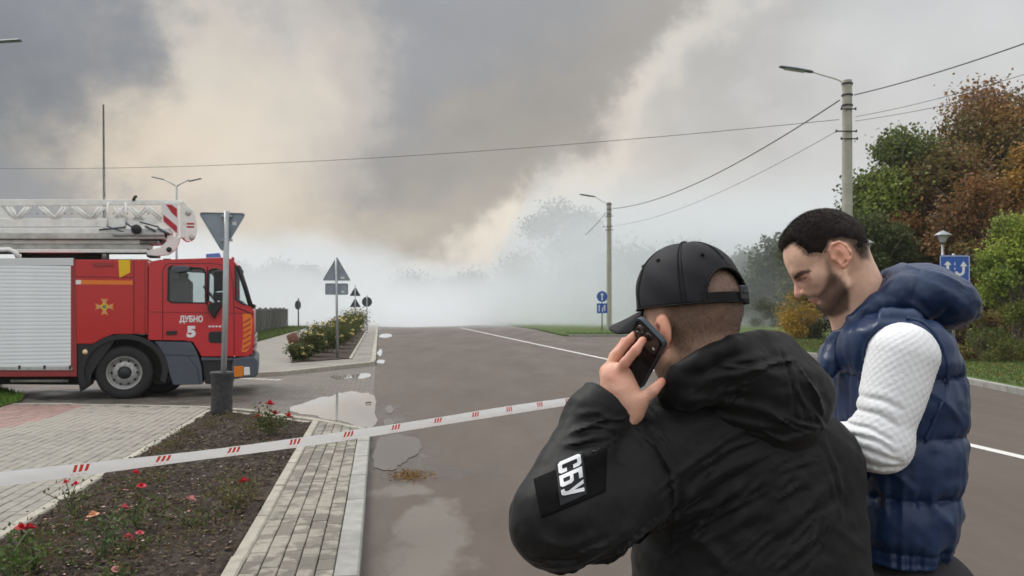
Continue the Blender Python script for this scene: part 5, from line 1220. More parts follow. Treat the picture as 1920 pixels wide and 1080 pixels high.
# wheel arches and wheels
wc = T(232, 698)
def wheel(s, w, sgn, name='wheel'):
    rt = bpy.data.objects.new(name, None); link(rt, truck); rt.location = (s, w, .485)
    b = MB(); b.lathe([(.30, -.13), (.36, -.15), (.44, -.15), (.475, -.125), (.49, -.10), (.49, .10), (.475, .125), (.44, .15), (.36, .15), (.30, .13)], (0, 0, 0), 56, 1); o = b.build('tyre', M_tyre, rt, True); auto_smooth(o, 40)
    for k in range(4):
        b = MB(); b.lathe([(.4915, -.012), (.4945, -.01), (.4945, .01), (.4915, .012)], (0, -.075 + k * .05, 0), 48, 1); b.build('tread_rib', M_tyre, rt, True)
    y = -.15 * sgn
    b = MB(); b.lathe([(.305, y * .85), (.30, y * .98), (.285, y * .95), (.275, y * .45), (.235, y * .30), (.205, y * .62), (.12, y * .70), (.118, y * .3)], (0, 0, 0), 48, 1); o = b.build('rim', M_rim, rt, True); auto_smooth(o, 50)
    for k in range(10):
        a = k * .6283; b = MB(); b.lathe([(.0, y * .66), (.022, y * .66), (.022, y * .50)], (.205 * math.cos(a) * 1.06, 0, .205 * math.sin(a) * 1.06), 10, 1); b.build('rim_hole', M_blk, rt)
        b = MB(); b.lathe([(.0, y * .86), (.012, y * .86), (.014, y * .6)], (.155 * math.cos(a + .3), 0, .155 * math.sin(a + .3)), 8, 1); b.build('wheel_nut', M_rim, rt)
    b = MB(); b.lathe([(0, y * 1.0), (.06, y * 1.0), (.085, y * .85), (.115, y * .7), (.118, y * .3)], (0, 0, 0), 24, 1); b.build('hub', M_dark, rt, True)
    return rt
wheel(wc[0], .19, 1); wheel(wc[0] + .05, TW - .2, -1); wheel(ts(300, .9), 1.1, 1); wheel(wc[0] - 4.2, .2, 1); wheel(wc[0] - 4.2, TW - .2, -1)
b = MB(); vs = []; fs = []; n = 28
for i in range(n + 1):
    a = math.radians(205 - 225 * i / n); r0, r1 = .58, .67
    for (r, w) in ((r0, -.02), (r1, -.02), (r1, .45), (r0, .45)): vs.append((wc[0] + r * 1.12 * math.cos(a), w, wc[1] - .0 + r * math.sin(a) + .03))
for i in range(n):
    for j in range(4): fs.append((i * 4 + j, i * 4 + (j + 1) % 4, (i + 1) * 4 + (j + 1) % 4, (i + 1) * 4 + j))
b.add(vs, fs); o = b.build('wheel_arch', M_blk, truck); auto_smooth(o)
b = MB(); b.prism([(wc[0] + .66 * math.cos(math.radians(k)), wc[1] + .02 + .6 * math.sin(math.radians(k))) for k in range(-10, 200, 10)], 1, .36, .5); b.build('arch_liner', M_dirt, truck)
# --- ladder platform on the roof (stands in the middle of the roof)
LW = .55
def lad(px, py, w=LW): q = T(px, py, w); return Vector((q[0], w, q[1]))
def lx(name, l, w0, w1, m, bev=.0): return ex(name, TP(l, w0), w0, w1, m, bev=bev, world=True)
lx('ladder_rail', [(XL, 372), (343, 375), (343, 383), (XL, 389)], LW, LW + .08, M_lad, .006); lx('ladder_rail', [(XL, 409), (205, 410), (205, 425), (XL, 426)], LW - .02, LW + .1, M_lad, .01); lx('ladder_rail', [(238, 407), (303, 408), (303, 418), (262, 422), (238, 419)], LW, LW + .1, M_lad, .006)
lx('ladder_rail', [(180, 412), (236, 408), (236, 424), (205, 428), (182, 424)], LW - .03, LW + .08, M_lad, .006)
for s in (1,): lx('far_rail', [(XL, 376), (343, 378), (343, 383), (XL, 389)], LW + .9, LW + .98, M_lad); lx('far_rail', [(XL, 408), (300, 409), (300, 418), (XL, 420)], LW + .9, LW + .98, M_lad)
lx('gusset_plate', [(XL, 388), (2, 388), (28, 418), (XL, 420)], LW - .01, LW + .02, M_lad)
xs = [(12, 28), (48, 30), (72, 100), (118, 102), (134, 166), (186, 170), (212, 228), (232, 214), (240, 262), (272, 250), (272, 300)]
for a, c in xs:
    for o_ in (0, 7):
        m_ = MB(); m_.tube([lad(a + o_, 388), lad(c + o_, 411)], .026, 6); m_.build('lattice_bar', M_lad, truck, True)
        m_ = MB(); m_.tube([lad(a + o_ + 4, 388, LW + .93), lad(c + o_ - 3, 411, LW + .93)], .028, 6); m_.build('far_lattice_bar', M_lad, truck, True)
for k in range(30):
    m_ = MB(); x = -60 + k * 13; m_.tube([lad(x, 400), lad(x, 400, LW + .93)], .020, 6); m_.build('rung', M_steel, truck, True)
for px in (202, 236): bar('upright', (px, 380), (px, 424), .02, M_lad, w=LW - .02)
lx('warning_plate', [(302, 380), (333, 382), (336, 444), (305, 418)], LW - .08, LW - .05, M_swht)
lx('plate_stripe', [(311, 383), (322, 384), (332, 392), (332, 408), (322, 399)], LW - .085, LW - .08, M_stripe); lx('plate_stripe', [(306, 402), (332, 424), (332, 437), (307, 415)], LW - .085, LW - .08, M_stripe)
lx('end_frame', [(337, 378), (344, 377), (346, 446), (338, 446)], LW - .08, LW + 1.0, M_lad, .01)
lx('end_plate', [(344, 388), (354, 387), (362, 394), (368, 410), (370, 430), (367, 444), (360, 452), (350, 453), (344, 446)], LW - .06, LW - .01, M_lad, .01)
lx('end_plate', [(344, 388), (354, 387), (362, 394), (368, 410), (370, 430), (367, 444), (360, 452), (350, 453), (344, 446)], LW + .85, LW + .9, M_lad, .01)
for py in (399, 445):
    q = lad(353 if py < 420 else 360, py, LW - .07); m_ = MB(); m_.lathe([(0, -.01), (.04, -.01), (.055, 0), (.055, .02)], q, 16, 1); m_.build('pin', M_steel, truck, True)
lx('plate_mark', [(350, 418), (364, 418), (364, 421), (350, 421)], LW - .065, LW - .06, M_stripe); lx('plate_mark', [(350, 424), (364, 424), (364, 427), (350, 427)], LW - .065, LW - .06, M_stripe)
# booms under the ladder
for (y0, y1, x1, w, m, nm) in ((427, 437, 320, .5, M_lad, 'upper_boom'), (437, 447, 308, .48, M_steel, 'telescopic_boom'), (449, 456, 300, .6, M_lad, 'lower_boom'), (456, 466, 280, .66, M_steel, 'lower_boom'), (466, 473, 275, .5, M_lad, 'base_boom')):
    lx(nm, [(XL, y0), (x1, y0 + 1), (x1, y1 + 1), (XL, y1)], w, w + .5, m, .01)
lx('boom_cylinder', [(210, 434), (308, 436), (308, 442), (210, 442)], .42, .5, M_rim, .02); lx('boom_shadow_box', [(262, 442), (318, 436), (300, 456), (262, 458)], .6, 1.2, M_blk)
lx('knuckle', [(314, 440), (338, 445), (336, 456), (328, 470), (316, 478), (296, 480), (276, 478), (274, 470), (300, 464), (312, 452)], .48, .56, M_lad, .012); q = lad(317, 468, .47); m_ = MB(); m_.lathe([(0, -.01), (.04, -.01), (.05, 0), (.05, .02)], q, 16, 1); m_.build('pin', M_dark, truck, True)
lx('knuckle_foot', [(274, 477), (296, 477), (296, 482), (276, 482)], .5, .9, M_dark)
q = lad(256, 430, .40); m_ = MB(); m_.lathe([(0, -.09), (.07, -.085), (.09, -.05), (.09, .05), (.06, .08)], q, 18, 1); m_.build('hose_reel', M_blk, truck, True)
for (a, c, r) in (((186, 431), (236, 426), .03), ((236, 418), (262, 436), .03), ((262, 416), (298, 426), .025), ((200, 424), (246, 440), .02), ((296, 428), (318, 440), .04), ((272, 424), (292, 434), .035)): bar('hydraulic_line', a, c, r * .62, M_grey, w=.44)
m_ = MB(); m_.tube([lad(-60, 470, .4), lad(18, 468, .4), lad(30, 474, .4), lad(36, 486, .4)], .045, 8); m_.build('bent_pipe', M_lad, truck, True)
bar('boom_post', (196, 472), (196, 486), .05, M_steel, w=.6); lx('boom_rest', [(40, 473), (190, 472), (190, 484), (40, 485)], .7, 1.5, M_dirt)
q = lad(253, 370); m_ = MB(); m_.tube([lad(250, 376), lad(253, 369), lad(257, 368)], .03, 6); m_.build('floodlight', M_dark, truck, True)
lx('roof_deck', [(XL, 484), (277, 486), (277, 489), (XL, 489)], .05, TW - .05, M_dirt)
# ================================================================ PEOPLE
M_skin = mat('skin', (.50, .27, .19), .5, attr='col', nscale=60, namt=.10, bump=.25, bscale=180, bdist=.0015, spec=.35)
for _m in (M_skin,):
    _b = _m.node_tree.nodes['Principled BSDF']; _b.inputs['Subsurface Weight'].default_value = .12; _b.inputs['Subsurface Radius'].default_value = (.012, .005, .003); _b.inputs['Subsurface Scale'].default_value = 1.0
M_hair = mat('hair', (.016, .011, .009), .62, nscale=60, namt=.3, spec=.22)
M_blackcloth = mat('black_jacket_cloth', (.0066, .0066, .0074), .58, nscale=4, namt=.15, bump=.35, bscale=24, bdist=.006, spec=.24, sheen=.05)
M_cap = mat('cap_cloth', (.0095, .0095, .0135), .66, nscale=12, namt=.15, bump=.25, bscale=300, bdist=.0015, spec=.26, sheen=.02)
M_trim = mat('black_trim', (.010, .010, .011), .7, spec=.2)
M_seam = mat('seam_thread', (.006, .006, .007), .8, spec=.15)
M_blue_n = mat('navy_nylon', (.016, .036, .094), .37, nscale=5, namt=.12, bump=.35, bscale=45, bdist=.005, spec=.36)
M_navy_d = mat('navy_lining', (.010, .018, .045), .55)
M_quilt = mat('white_quilted_cloth', (.84, .85, .87), .85, nscale=60, namt=.04, bump=.3, bscale=240, bdist=.002, spec=.2)
M_jean = mat('black_denim', (.018, .018, .022), .85, nscale=200, namt=.3)
M_shoe = mat('shoe_leather', (.02, .018, .016), .5)

crease(M_blackcloth, 4, .0020, .35, (1, 1, 1.8), (0, .6, 0)); crease(M_blue_n, 14, .0032, .9, (1, 1, .7)); crease(M_cap, 6, .0012, .5)
def ridge(p, pts, w, amp, fade=True, front=None, front_y=None):
    """a fold: a raised (or, negative, sunk) line running over the cloth"""
    d, t = seg2(p, pts); r = amp * (1.15 * np.exp(-(d / (w * .62)) ** 2) - .45 * np.exp(-((d - 1.5 * w) / w) ** 2))
    if fade: r = r * np.clip(np.minimum(t, 1 - t) * 5, 0, 1)
    if front_y is not None: r = r * np.clip((front_y - p[:, 1]) / .05, 0, 1)
    return r

# ---------------------------------------------------------------- the man in the black cap
YC = 1.52
def C(px, py, dy=0.0): return P(px, py, YC + dy)
FD = Vector((-.56, .81, -.13)).normalized()                       # where he looks
LD = Vector((-.81, -.56, 0)).normalized(); UD = FD.cross(LD) * -1
UD = LD.cross(FD) * (1 if LD.cross(FD).z > 0 else -1)
HC = C(1291, 588, .0)                                             # middle of the skull
AX = [[FD[i], LD[i], UD[i]] for i in range(3)]
def hl(f, l, u): return HC + FD * f + LD * l + UD * u
m1 = thing('person', 'man seen from behind in black cap and black jacket holding a phone to his ear', 'person', (HC.x, HC.y, 0))
def toloc(o, root):
    o.matrix_parent_inverse = Matrix.Translation(-root.location)
    return o
ear_c = hl(-.005, .078, -.052)
wrist = C(1168, 782, -.07); elbow = C(1035, 985, -.20); shold = C(1240, 880, .0)
def hand_sd(p):
    d = sd_cap(p, wrist, C(1165, 738, -.06), .027, .030)
    d = smin(d, sd_ell(p, C(1160, 722, -.055), (.030, .020, .040)), .012)
    d = smin(d, sd_cap(p, C(1150, 706, -.05), C(1186, 752, -.075), .021, .022), .016)
    d = smin(d, sd_cap(p, C(1143, 700, -.02), C(1160, 740, -.04), .020, .022), .016)
    def finger(ch, k=.006):
        nonlocal d; f = None
        for (a, ra), (b, rb) in zip(ch, ch[1:]):
            s = sd_cap(p, a, b, ra, rb); f = s if f is None else smin(f, s, .004)
        d = smin(d, f, k)
    finger([(C(1141, 694, -.02), 0.0105), (C(1160, 662, -.035), 0.0089), (C(1181, 637, -.045), 0.0082), (C(1200, 618, -.04), 0.0071)])
    finger([(C(1152, 708, -.055), 0.0109), (C(1172, 680, -.075), 0.0096), (C(1192, 657, -.085), 0.0089), (C(1205, 638, -.075), 0.0075)])
    finger([(C(1138, 700, .01), 0.0100), (C(1150, 668, .02), 0.0086), (C(1172, 640, .03), 0.0080), (C(1192, 630, .035), 0.0068)])
    finger([(C(1140, 712, .03), 0.0091), (C(1152, 690, .045), 0.0080), (C(1170, 668, .055), 0.0073), (C(1186, 660, .055), 0.0064)])
    d = smin(d, sd_cap(p, C(1150, 738, -.055), C(1183, 768, -.075), .024, .026), 0.0109)
    finger([(C(1180, 764, -.075), 0.0137), (C(1203, 752, -.088), 0.0116), (C(1224, 733, -.092), 0.0100), (C(1241, 716, -.085), 0.0082)], .012)
    d -= .0016 * np.exp(-(np.linalg.norm(p - V3(C(1150, 705, -.075)), axis=1) / .012) ** 2)
    # nails and knuckle creases
    for c, n_ in ((C(1247, 709, -.094), 0), (C(1207, 634, -.084), 1), (C(1201, 613, -.05), 2)):
        dn = np.linalg.norm((p - V3(c)) / np.array((.0075, .006, .0085), np.float32), axis=1); d += .0007 * np.exp(-((dn - 1) / .22) ** 2)
    for c in (C(1172, 680, -.085), C(1181, 637, -.054), C(1160, 662, -.045), C(1192, 657, -.094)):
        d += .0008 * np.exp(-((np.linalg.norm(p - V3(c), axis=1) - .0) / .005) ** 2)
    return d
def body1(p):
    q = (p - V3(HC)) @ np.array(AX, np.float32)                   # head frame: forward, left, up
    d = sd_ell(q, (-.012, 0, .012), (.100, .077, .098))
    d = smin(d, sd_ell(q, (.035, 0, -.045), (.066, .060, .075)), .03)         # face
    d = smin(d, sd_cap(q, (.055, 0, -.105), (.062, 0, -.085), .022, .024), .03)  # chin
    d = smin(d, sd_cap(q, (.0, .05, -.085), (.06, .012, -.110), .014, .013), .02); d = smin(d, sd_cap(q, (.0, -.05, -.085), (.06, -.012, -.110), .014, .013), .02)
    d = smin(d, sd_cap(q, (.100, 0, -.01), (.118, 0, -.040), .007, .012), .008)  # nose
    d = smin(d, sd_cap(q, (.095, .0, -.072), (.092, 0, -.075), .012, .012), .01)
    for s in (-1, 1):
        d = smax(d, -sd_ell(q, (.095, s * .032, .0), (.014, .018, .012)), .01)
        e = (-.010, s * .082, -.034); M = np.array([[.97, s * -.1, .2], [s * .35, .9, 0], [-.2, 0, .97]], np.float32)
        r = sd_ell(q, e, (.020, .009, .034)); r = smin(r, sd_ell(q, (-.016, s * .086, -.030), (.012, .006, .024)), .006); r = smax(r, -sd_ell(q, (-.002, s * .088, -.038), (.010, .007, .019)), .004)
        r = smin(r, sd_ell(q, (.0, s * .080, -.066), (.008, .006, .010)), .006)
        d = smin(d, r, .007)
    # neck and shoulders under the jacket
    nk = hl(-.040, 0, -.085); d = smin(d, sd_cap(p, nk, C(1335, 745, .03), .053, .058), .035)
    d = smin(d, sd_cap(p, C(1345, 760, .03), C(1400, 900, .05), .055, .085), .05)
    d = smin(d, sd_cap(p, C(1400, 900, .05), C(1410, 1200, .05), .085, .10), .04)
    d = smin(d, sd_cap(p, C(1270, 860, .02), C(1530, 860, .06), .045, .045), .05)
    d = smin(d, sd_cap(p, shold, elbow, .048, .038), .03); d = smin(d, sd_cap(p, elbow, wrist, .038, .026), .02)
    d = smin(d, hand_sd(p), .01)
    d = smin(d, sd_cap(p, C(1540, 870, .05), C(1570, 1130, .02), .048, .038), .03); d = smin(d, sd_cap(p, C(1570, 1130, .02), C(1500, 1290, .22), .036, .026), .03)
    d = smin(d, sd_ell(p, C(1498, 1330, .25), (.035, .022, .045)), .015)
    for k in range(4): d = smin(d, sd_cap(p, C(1482 + k * 10, 1345, .26), C(1480 + k * 10, 1405 - abs(k - 1.4) * 6, .255), .0095, .008), .004)
    d = smin(d, sd_cap(p, C(1468, 1320, .25), C(1452, 1370, .26), .012, .009), .006)
    return d - .0006 * noise3(p * 90, 5)
lo = (C(960, 0, -.3).x - .05, 1.05, .80); hi = (.75, 1.95, 1.86)
b1o, V = sculpt('body', body1, lo, hi, .0042, M_skin, m1); toloc(b1o, m1)
def skin_cols(V, q, hairmask, beard=None, base=(.66, .41, .30)):
    c = np.tile(np.array(base, np.float32), (len(V), 1)); n = fbm(V * 45, 3)[:, None]; c *= 1 + .07 * n
    return c
q = (V - V3(HC)) @ np.array(AX, np.float32)
c = skin_cols(V, q, None)
onhead = (q[:, 2] > -.14) & (np.abs(q[:, 0]) < .14) & (np.abs(q[:, 1]) < .11)
def sm(x, a, b): t = np.clip((x - a) / (b - a), 0, 1); return t * t * (3 - 2 * t)
# clipped hair fading into the nape
hm = sm(-q[:, 0], .0, .03) * sm(q[:, 2], -.125, -.035) * onhead * sm(.0825 - np.abs(q[:, 1]), -.001, .004)
hm = hm * .9
c = c * (1 - np.clip(hm, 0, 1)[:, None] * .80) + np.array((.05, .032, .022)) * np.clip(hm, 0, 1)[:, None] * .85
isear = (np.abs(q[:, 1]) > .080) & onhead; c[isear] = c[isear] * np.array((1.12, .86, .82))
hand = np.linalg.norm(V - V3(C(1165, 720, -.06)), axis=1) < .13; c[hand & ~onhead] *= np.array((1.05, .94, .92))
for kn in (C(1150, 705, -.075), C(1143, 697, -.03), C(1241, 716, -.09), C(1172, 680, -.085), C(1200, 618, -.045), C(1205, 638, -.08), C(1192, 657, -.092), C(1181, 637, -.052)):
    w_ = np.exp(-(np.linalg.norm(V - V3(kn), axis=1) / .014) ** 2)[:, None]; c *= 1 - w_ * np.array((.0, .14, .12))
set_attr(b1o, 'col', c)

# clipped hair on the back of the head: short bristles
def bristles(name, obj_v, normals, mask, n, length, rad, comb, m, parent, seed=1, root=None, jitter=.35, colr=None):
    r = np.random.default_rng(seed); idx = np.where(mask)[0]
    if len(idx) == 0: return None
    k = r.choice(idx, n); p = obj_v[k] + r.normal(size=(n, 3)) * .0012; nn = normals[k] + r.normal(size=(n, 3)) * jitter + np.array(comb); nn /= np.linalg.norm(nn, axis=1)[:, None]
    s = np.cross(nn, r.normal(size=(n, 3))); s /= np.linalg.norm(s, axis=1)[:, None]; L = length * r.uniform(.5, 1.2, n)[:, None]
    V = np.stack([p - s * rad, p + s * rad, p + nn * L], 1).reshape(-1, 3)
    me = bpy.data.meshes.new(name); me.vertices.add(n * 3); me.vertices.foreach_set('co', V.astype(np.float32).ravel()); me.loops.add(n * 3); me.loops.foreach_set('vertex_index', np.arange(n * 3, dtype=np.int32))
    me.polygons.add(n); me.polygons.foreach_set('loop_start', np.arange(0, n * 3, 3, dtype=np.int32)); me.update(calc_edges=True); me.materials.append(m)
    o = bpy.data.objects.new(name, me); link(o, parent); o['kind'] = 'stuff'; toloc(o, parent); return o
def normals_of(o): a = np.empty(len(o.data.vertices) * 3, np.float32); o.data.vertex_normals.foreach_get('vector', a); return a.reshape(-1, 3)
M_fuzz = mat('clipped_hair', (.07, .048, .036), .6)
bristles('clipped_hair', V, normals_of(b1o), (hm > .35) & onhead, 34000, .0022, .00024, (0, 0, -2.6), M_fuzz, m1, 3)

# cap: six-panel crown with an arched opening over the strap
def cap_shape():
    NA, NU = 144, 46; A_, B_, H_ = .1135, .0905, .122; vs = []; fs = []; skip = set()
    def pt(a, t, off=0.0):
        """a: 0 = forward, turning left; t: 0 at the rim, 1 at the crown's top"""
        w = math.cos(t * math.pi / 2) ** .80; z = math.sin(t * math.pi / 2) ** .96
        s = 0
        for k in range(6):
            da = (a - k * math.pi / 3 - math.pi / 6 * 0 + math.pi) % (2 * math.pi) - math.pi; s += -.0016 * math.exp(-(da / .025) ** 2) * (1 if t < .98 else 0)
        pf = .004 * (1 - abs(2 * t - 1)) * (.6 - .4 * math.cos(3 * a) ** 2)
        cr = .0022 * math.sin(a * 5 + t * 9) * math.sin(t * 7 + a * 2) * (1 - t) * 1.0
        r = 1 + (s + pf + cr + off) / .1
        fx = -.008 + A_ * math.cos(a) * w * r + .010 * t * (1 - t) * 2; ly = B_ * math.sin(a) * w * r; uz = .012 + (H_ * z) * (1 + off / .1) + .006 * math.cos(a) * (1 - t)
        return Vector((fx, ly, uz))
    def hole(a, t):
        da = (a - math.pi + math.pi) % (2 * math.pi) - math.pi; x = (da + .10) * .10; z = (t - .04) * .19
        return t > .0 and z > -.008 and (x / .054) ** 2 + (z / .054) ** 2 < 1
    for i in range(NU + 1):
        for j in range(NA): vs.append(pt(2 * math.pi * j / NA, i / NU * .995))
    for i in range(NU):
        for j in range(NA):
            a = 2 * math.pi * (j + .5) / NA; t = (i + .5) / NU * .995
            if hole(a, t): continue
            fs.append((i * NA + j, i * NA + (j + 1) % NA, (i + 1) * NA + (j + 1) % NA, (i + 1) * NA + j))
    fs.append(tuple(NU * NA + j for j in range(NA)))
    return vs, fs, pt
cv, cf, cpt = cap_shape()
M4 = Matrix(((FD.x, LD.x, UD.x, HC.x), (FD.y, LD.y, UD.y, HC.y), (FD.z, LD.z, UD.z, HC.z), (0, 0, 0, 1)))
def cap_part(name, vs, fs, m, parent, smooth=True, solid=0):
    o = mesh(name, [M4 @ Vector(v) for v in vs], fs, m, None, smooth)
    if solid: md = o.modifiers.new('thickness', 'SOLIDIFY'); md.thickness = solid; md.offset = -1
    bm = bmesh.new(); bm.from_mesh(o.data); bmesh.ops.remove_doubles(bm, verts=bm.verts, dist=.00005); bmesh.ops.recalc_face_normals(bm, faces=bm.faces); bm.to_mesh(o.data); bm.free()
    o.parent = parent
    if parent is m1: toloc(o, m1)
    return o
capo = cap_part('cap', cv, cf, M_cap, m1, solid=.0022)
bb = MB()
pts = []
for k in range(33):
    an = math.pi * k / 32; x = math.cos(an) * .055; z = math.sin(an) * .055; pts.append(cpt(math.pi - .10 + x / .10, .04 + z / .19, .0008))
bb.tube(pts, .0020, 6); o = cap_part('opening_binding', bb.v, bb.f, M_trim, capo)
bb = MB()
for z0, z1, a0, a1, off in ((.0, .085, math.pi - .74, math.pi + .56, .0022),):
    n = 30; vs = []; fs = []
    for i in range(n + 1):
        a = a0 + (a1 - a0) * i / n
        for t, o_ in ((z0, -.001), (z0, off), (z1, off), (z1, -.001)): vs.append(cpt(a, t, o_))
    for i in range(n):
        for j in range(4): fs.append((i * 4 + j, i * 4 + (j + 1) % 4, (i + 1) * 4 + (j + 1) % 4, (i + 1) * 4 + j))
    bb.add(vs, fs)
cap_part('strap', bb.v, bb.f, M_trim, capo, False)
bb = MB(); c0 = cpt(math.pi + .12, .07, .0065); bb.box(c0, (.007, .020, .026), None, .002); bb.box(cpt(math.pi + .12, .07, .010), (.004, .013, .005), None, .001); cap_part('buckle', bb.v, bb.f, M_dark, capo, False)
bb = MB(); n = 96
bb.tube([cpt(2 * math.pi * k / n, .0, .001) for k in range(n + 1) if abs(((2 * math.pi * k / n) - math.pi)) > .0], .0013, 5); cap_part('sweatband_edge', bb.v, bb.f, M_trim, capo)
bb = MB(); tp = cpt(0, .995); bb.lathe([(.007, -.001), (.0065, .003), (.003, .0045), (0, .005)], (tp.x + .11 * 0 - .0, 0, tp.z), 14); cap_part('button', bb.v, bb.f, M_cap, capo)
for k in (1, 2, 4, 5, 0):
    a = k * math.pi / 3 + math.pi / 6
    bb = MB(); c0 = cpt(a, .50, .001); nr = (c0 - Vector((-.008, 0, .02))).normalized(); tq = nr.to_track_quat('Z', 'Y').to_matrix()
    bb.lathe([(.0012, .0), (.0036, -.0005), (.0040, .0008), (.0026, .0018), (.0012, .0005)], (0, 0, 0), 12); bb.v = [c0 + tq @ v for v in bb.v]; cap_part('eyelet', bb.v, bb.f, M_seam, capo)
for k in range(6):                                                # stitched seams between the panels
    a = k * math.pi / 3
    if k == 3: t0 = .44
    else: t0 = .0
    for da in (-.035, .035):
        bb = MB(); bb.tube([cpt(a + da * (1 - .0 * i), t0 + (.96 - t0) * i / 24, .0006) for i in range(25)], .00055, 4); cap_part('seam', bb.v, bb.f, M_seam, capo)
# brim
vs = []; fs = []; NB, NR = 28, 12
for i in range(NR + 1):
    for j in range(NB + 1):
        a = -1.02 + 2.04 * j / NB; e = cpt(a, 0.0); s = i / NR; ln = .090 * math.cos(a * 1.15) ** .55 if abs(a) < 1.02 else 0
        out = Vector((1, a * .12, 0)); c_ = e + out * ln * s; c_.z += -.001 - .012 * s - .014 * s * abs(a) - 2.3 * (e.y * (1 + .1 * s)) ** 2 * (.5 + .5 * s); vs.append(c_)
for i in range(NR):
    for j in range(NB): fs.append((i * (NB + 1) + j, i * (NB + 1) + j + 1, (i + 1) * (NB + 1) + j + 1, (i + 1) * (NB + 1) + j))
br = cap_part('brim', vs, fs, M_cap, capo, True, .0035)

# jacket ---------------------------------------------------------------
def jk(px, py, dy=0.0): return C(px, py, dy)
cuff_c = jk(1141, 757, -.075); cuff_t = jk(1112, 790, -.09)
FOLD = [
    # (polyline in picture pixels, width m, height m)
    ([(1190, 800), (1225, 830), (1255, 880), (1262, 960)], .007, .006),                  # armhole seam
    ([(1240, 900), (1330, 850), (1420, 800), (1500, 790)], .016, .0045),
    ([(1262, 960), (1340, 900), (1440, 850)], .012, .004),
    ([(1245, 985), (1330, 960), (1420, 900)], .014, .004), ([(1270, 1040), (1350, 1010), (1430, 960)], .013, .0035),
    ([(1440, 1010), (1520, 960), (1590, 905)], .016, .004), ([(1450, 1060), (1530, 1010), (1600, 960)], .016, .004),
    ([(1020, 900), (1070, 860), (1150, 820)], .016, .0035),
    ([(1060, 1000), (1130, 985), (1200, 950)], .022, .006), ([(1000, 960), (1050, 975), (1120, 950)], .014, .004),
    ([(1050, 820), (1090, 812), (1150, 808)], .008, .004), ([(1065, 795), (1110, 790), (1165, 800)], .007, .0045), ([(1078, 770), (1115, 768), (1150, 782)], .006, .003),
    ([(1035, 850), (1080, 835), (1130, 838)], .009, .004), ([(1110, 1010), (1160, 1000), (1215, 980)], .012, .004), ([(1100, 1040), (1170, 1020), (1230, 1010)], .012, .004),
    ([(1290, 1000), (1340, 1040), (1370, 1080)], .016, .003), ([(1380, 880), (1390, 960), (1380, 1060)], .02, .0025),
]
_r = random.Random(21)
def family(cx, cy, dx, dy, n, ang, length, w, a, bend=.12):
    """a bundle of roughly parallel creases round one place"""
    out = []
    for i in range(n):
        x, y = cx + _r.uniform(-dx, dx), cy + _r.uniform(-dy, dy); t = math.radians(ang + _r.gauss(0, 9)); L = length * _r.uniform(.5, 1.25) / 2; ux, uy = math.cos(t), -math.sin(t); k = _r.uniform(-bend, bend) * L
        out.append(([(x - ux * L, y - uy * L), (x - uy * k, y + ux * k), (x + ux * L, y + uy * L)], w * _r.uniform(.6, 1.3), a * _r.uniform(.8, 1.8)))
    return out
FOLD += family(1340, 985, 60, 60, 9, 38, 150, .0055, .0028) + family(1500, 980, 70, 80, 9, 40, 130, .0055, .0026) + family(1330, 870, 60, 35, 5, 32, 150, .006, .0025) + family(1110, 800, 35, 28, 6, 8, 90, .0045, .0030)
FOLD += family(1180, 1010, 60, 35, 8, 22, 110, .0055, .0030) + family(1075, 1000, 50, 35, 5, -5, 100, .006, .0025) + family(1225, 800, 30, 30, 4, -55, 60, .004, .002) + family(1440, 1050, 90, 30, 6, 35, 110, .0055, .0025) + family(1580, 900, 18, 60, 4, -70, 80, .005, .002) + family(1480, 870, 60, 22, 4, 18, 110, .006, .002)
FOLDW = [([P(x, y, YC - .1) for x, y in pts], w, a) for pts, w, a in FOLD]
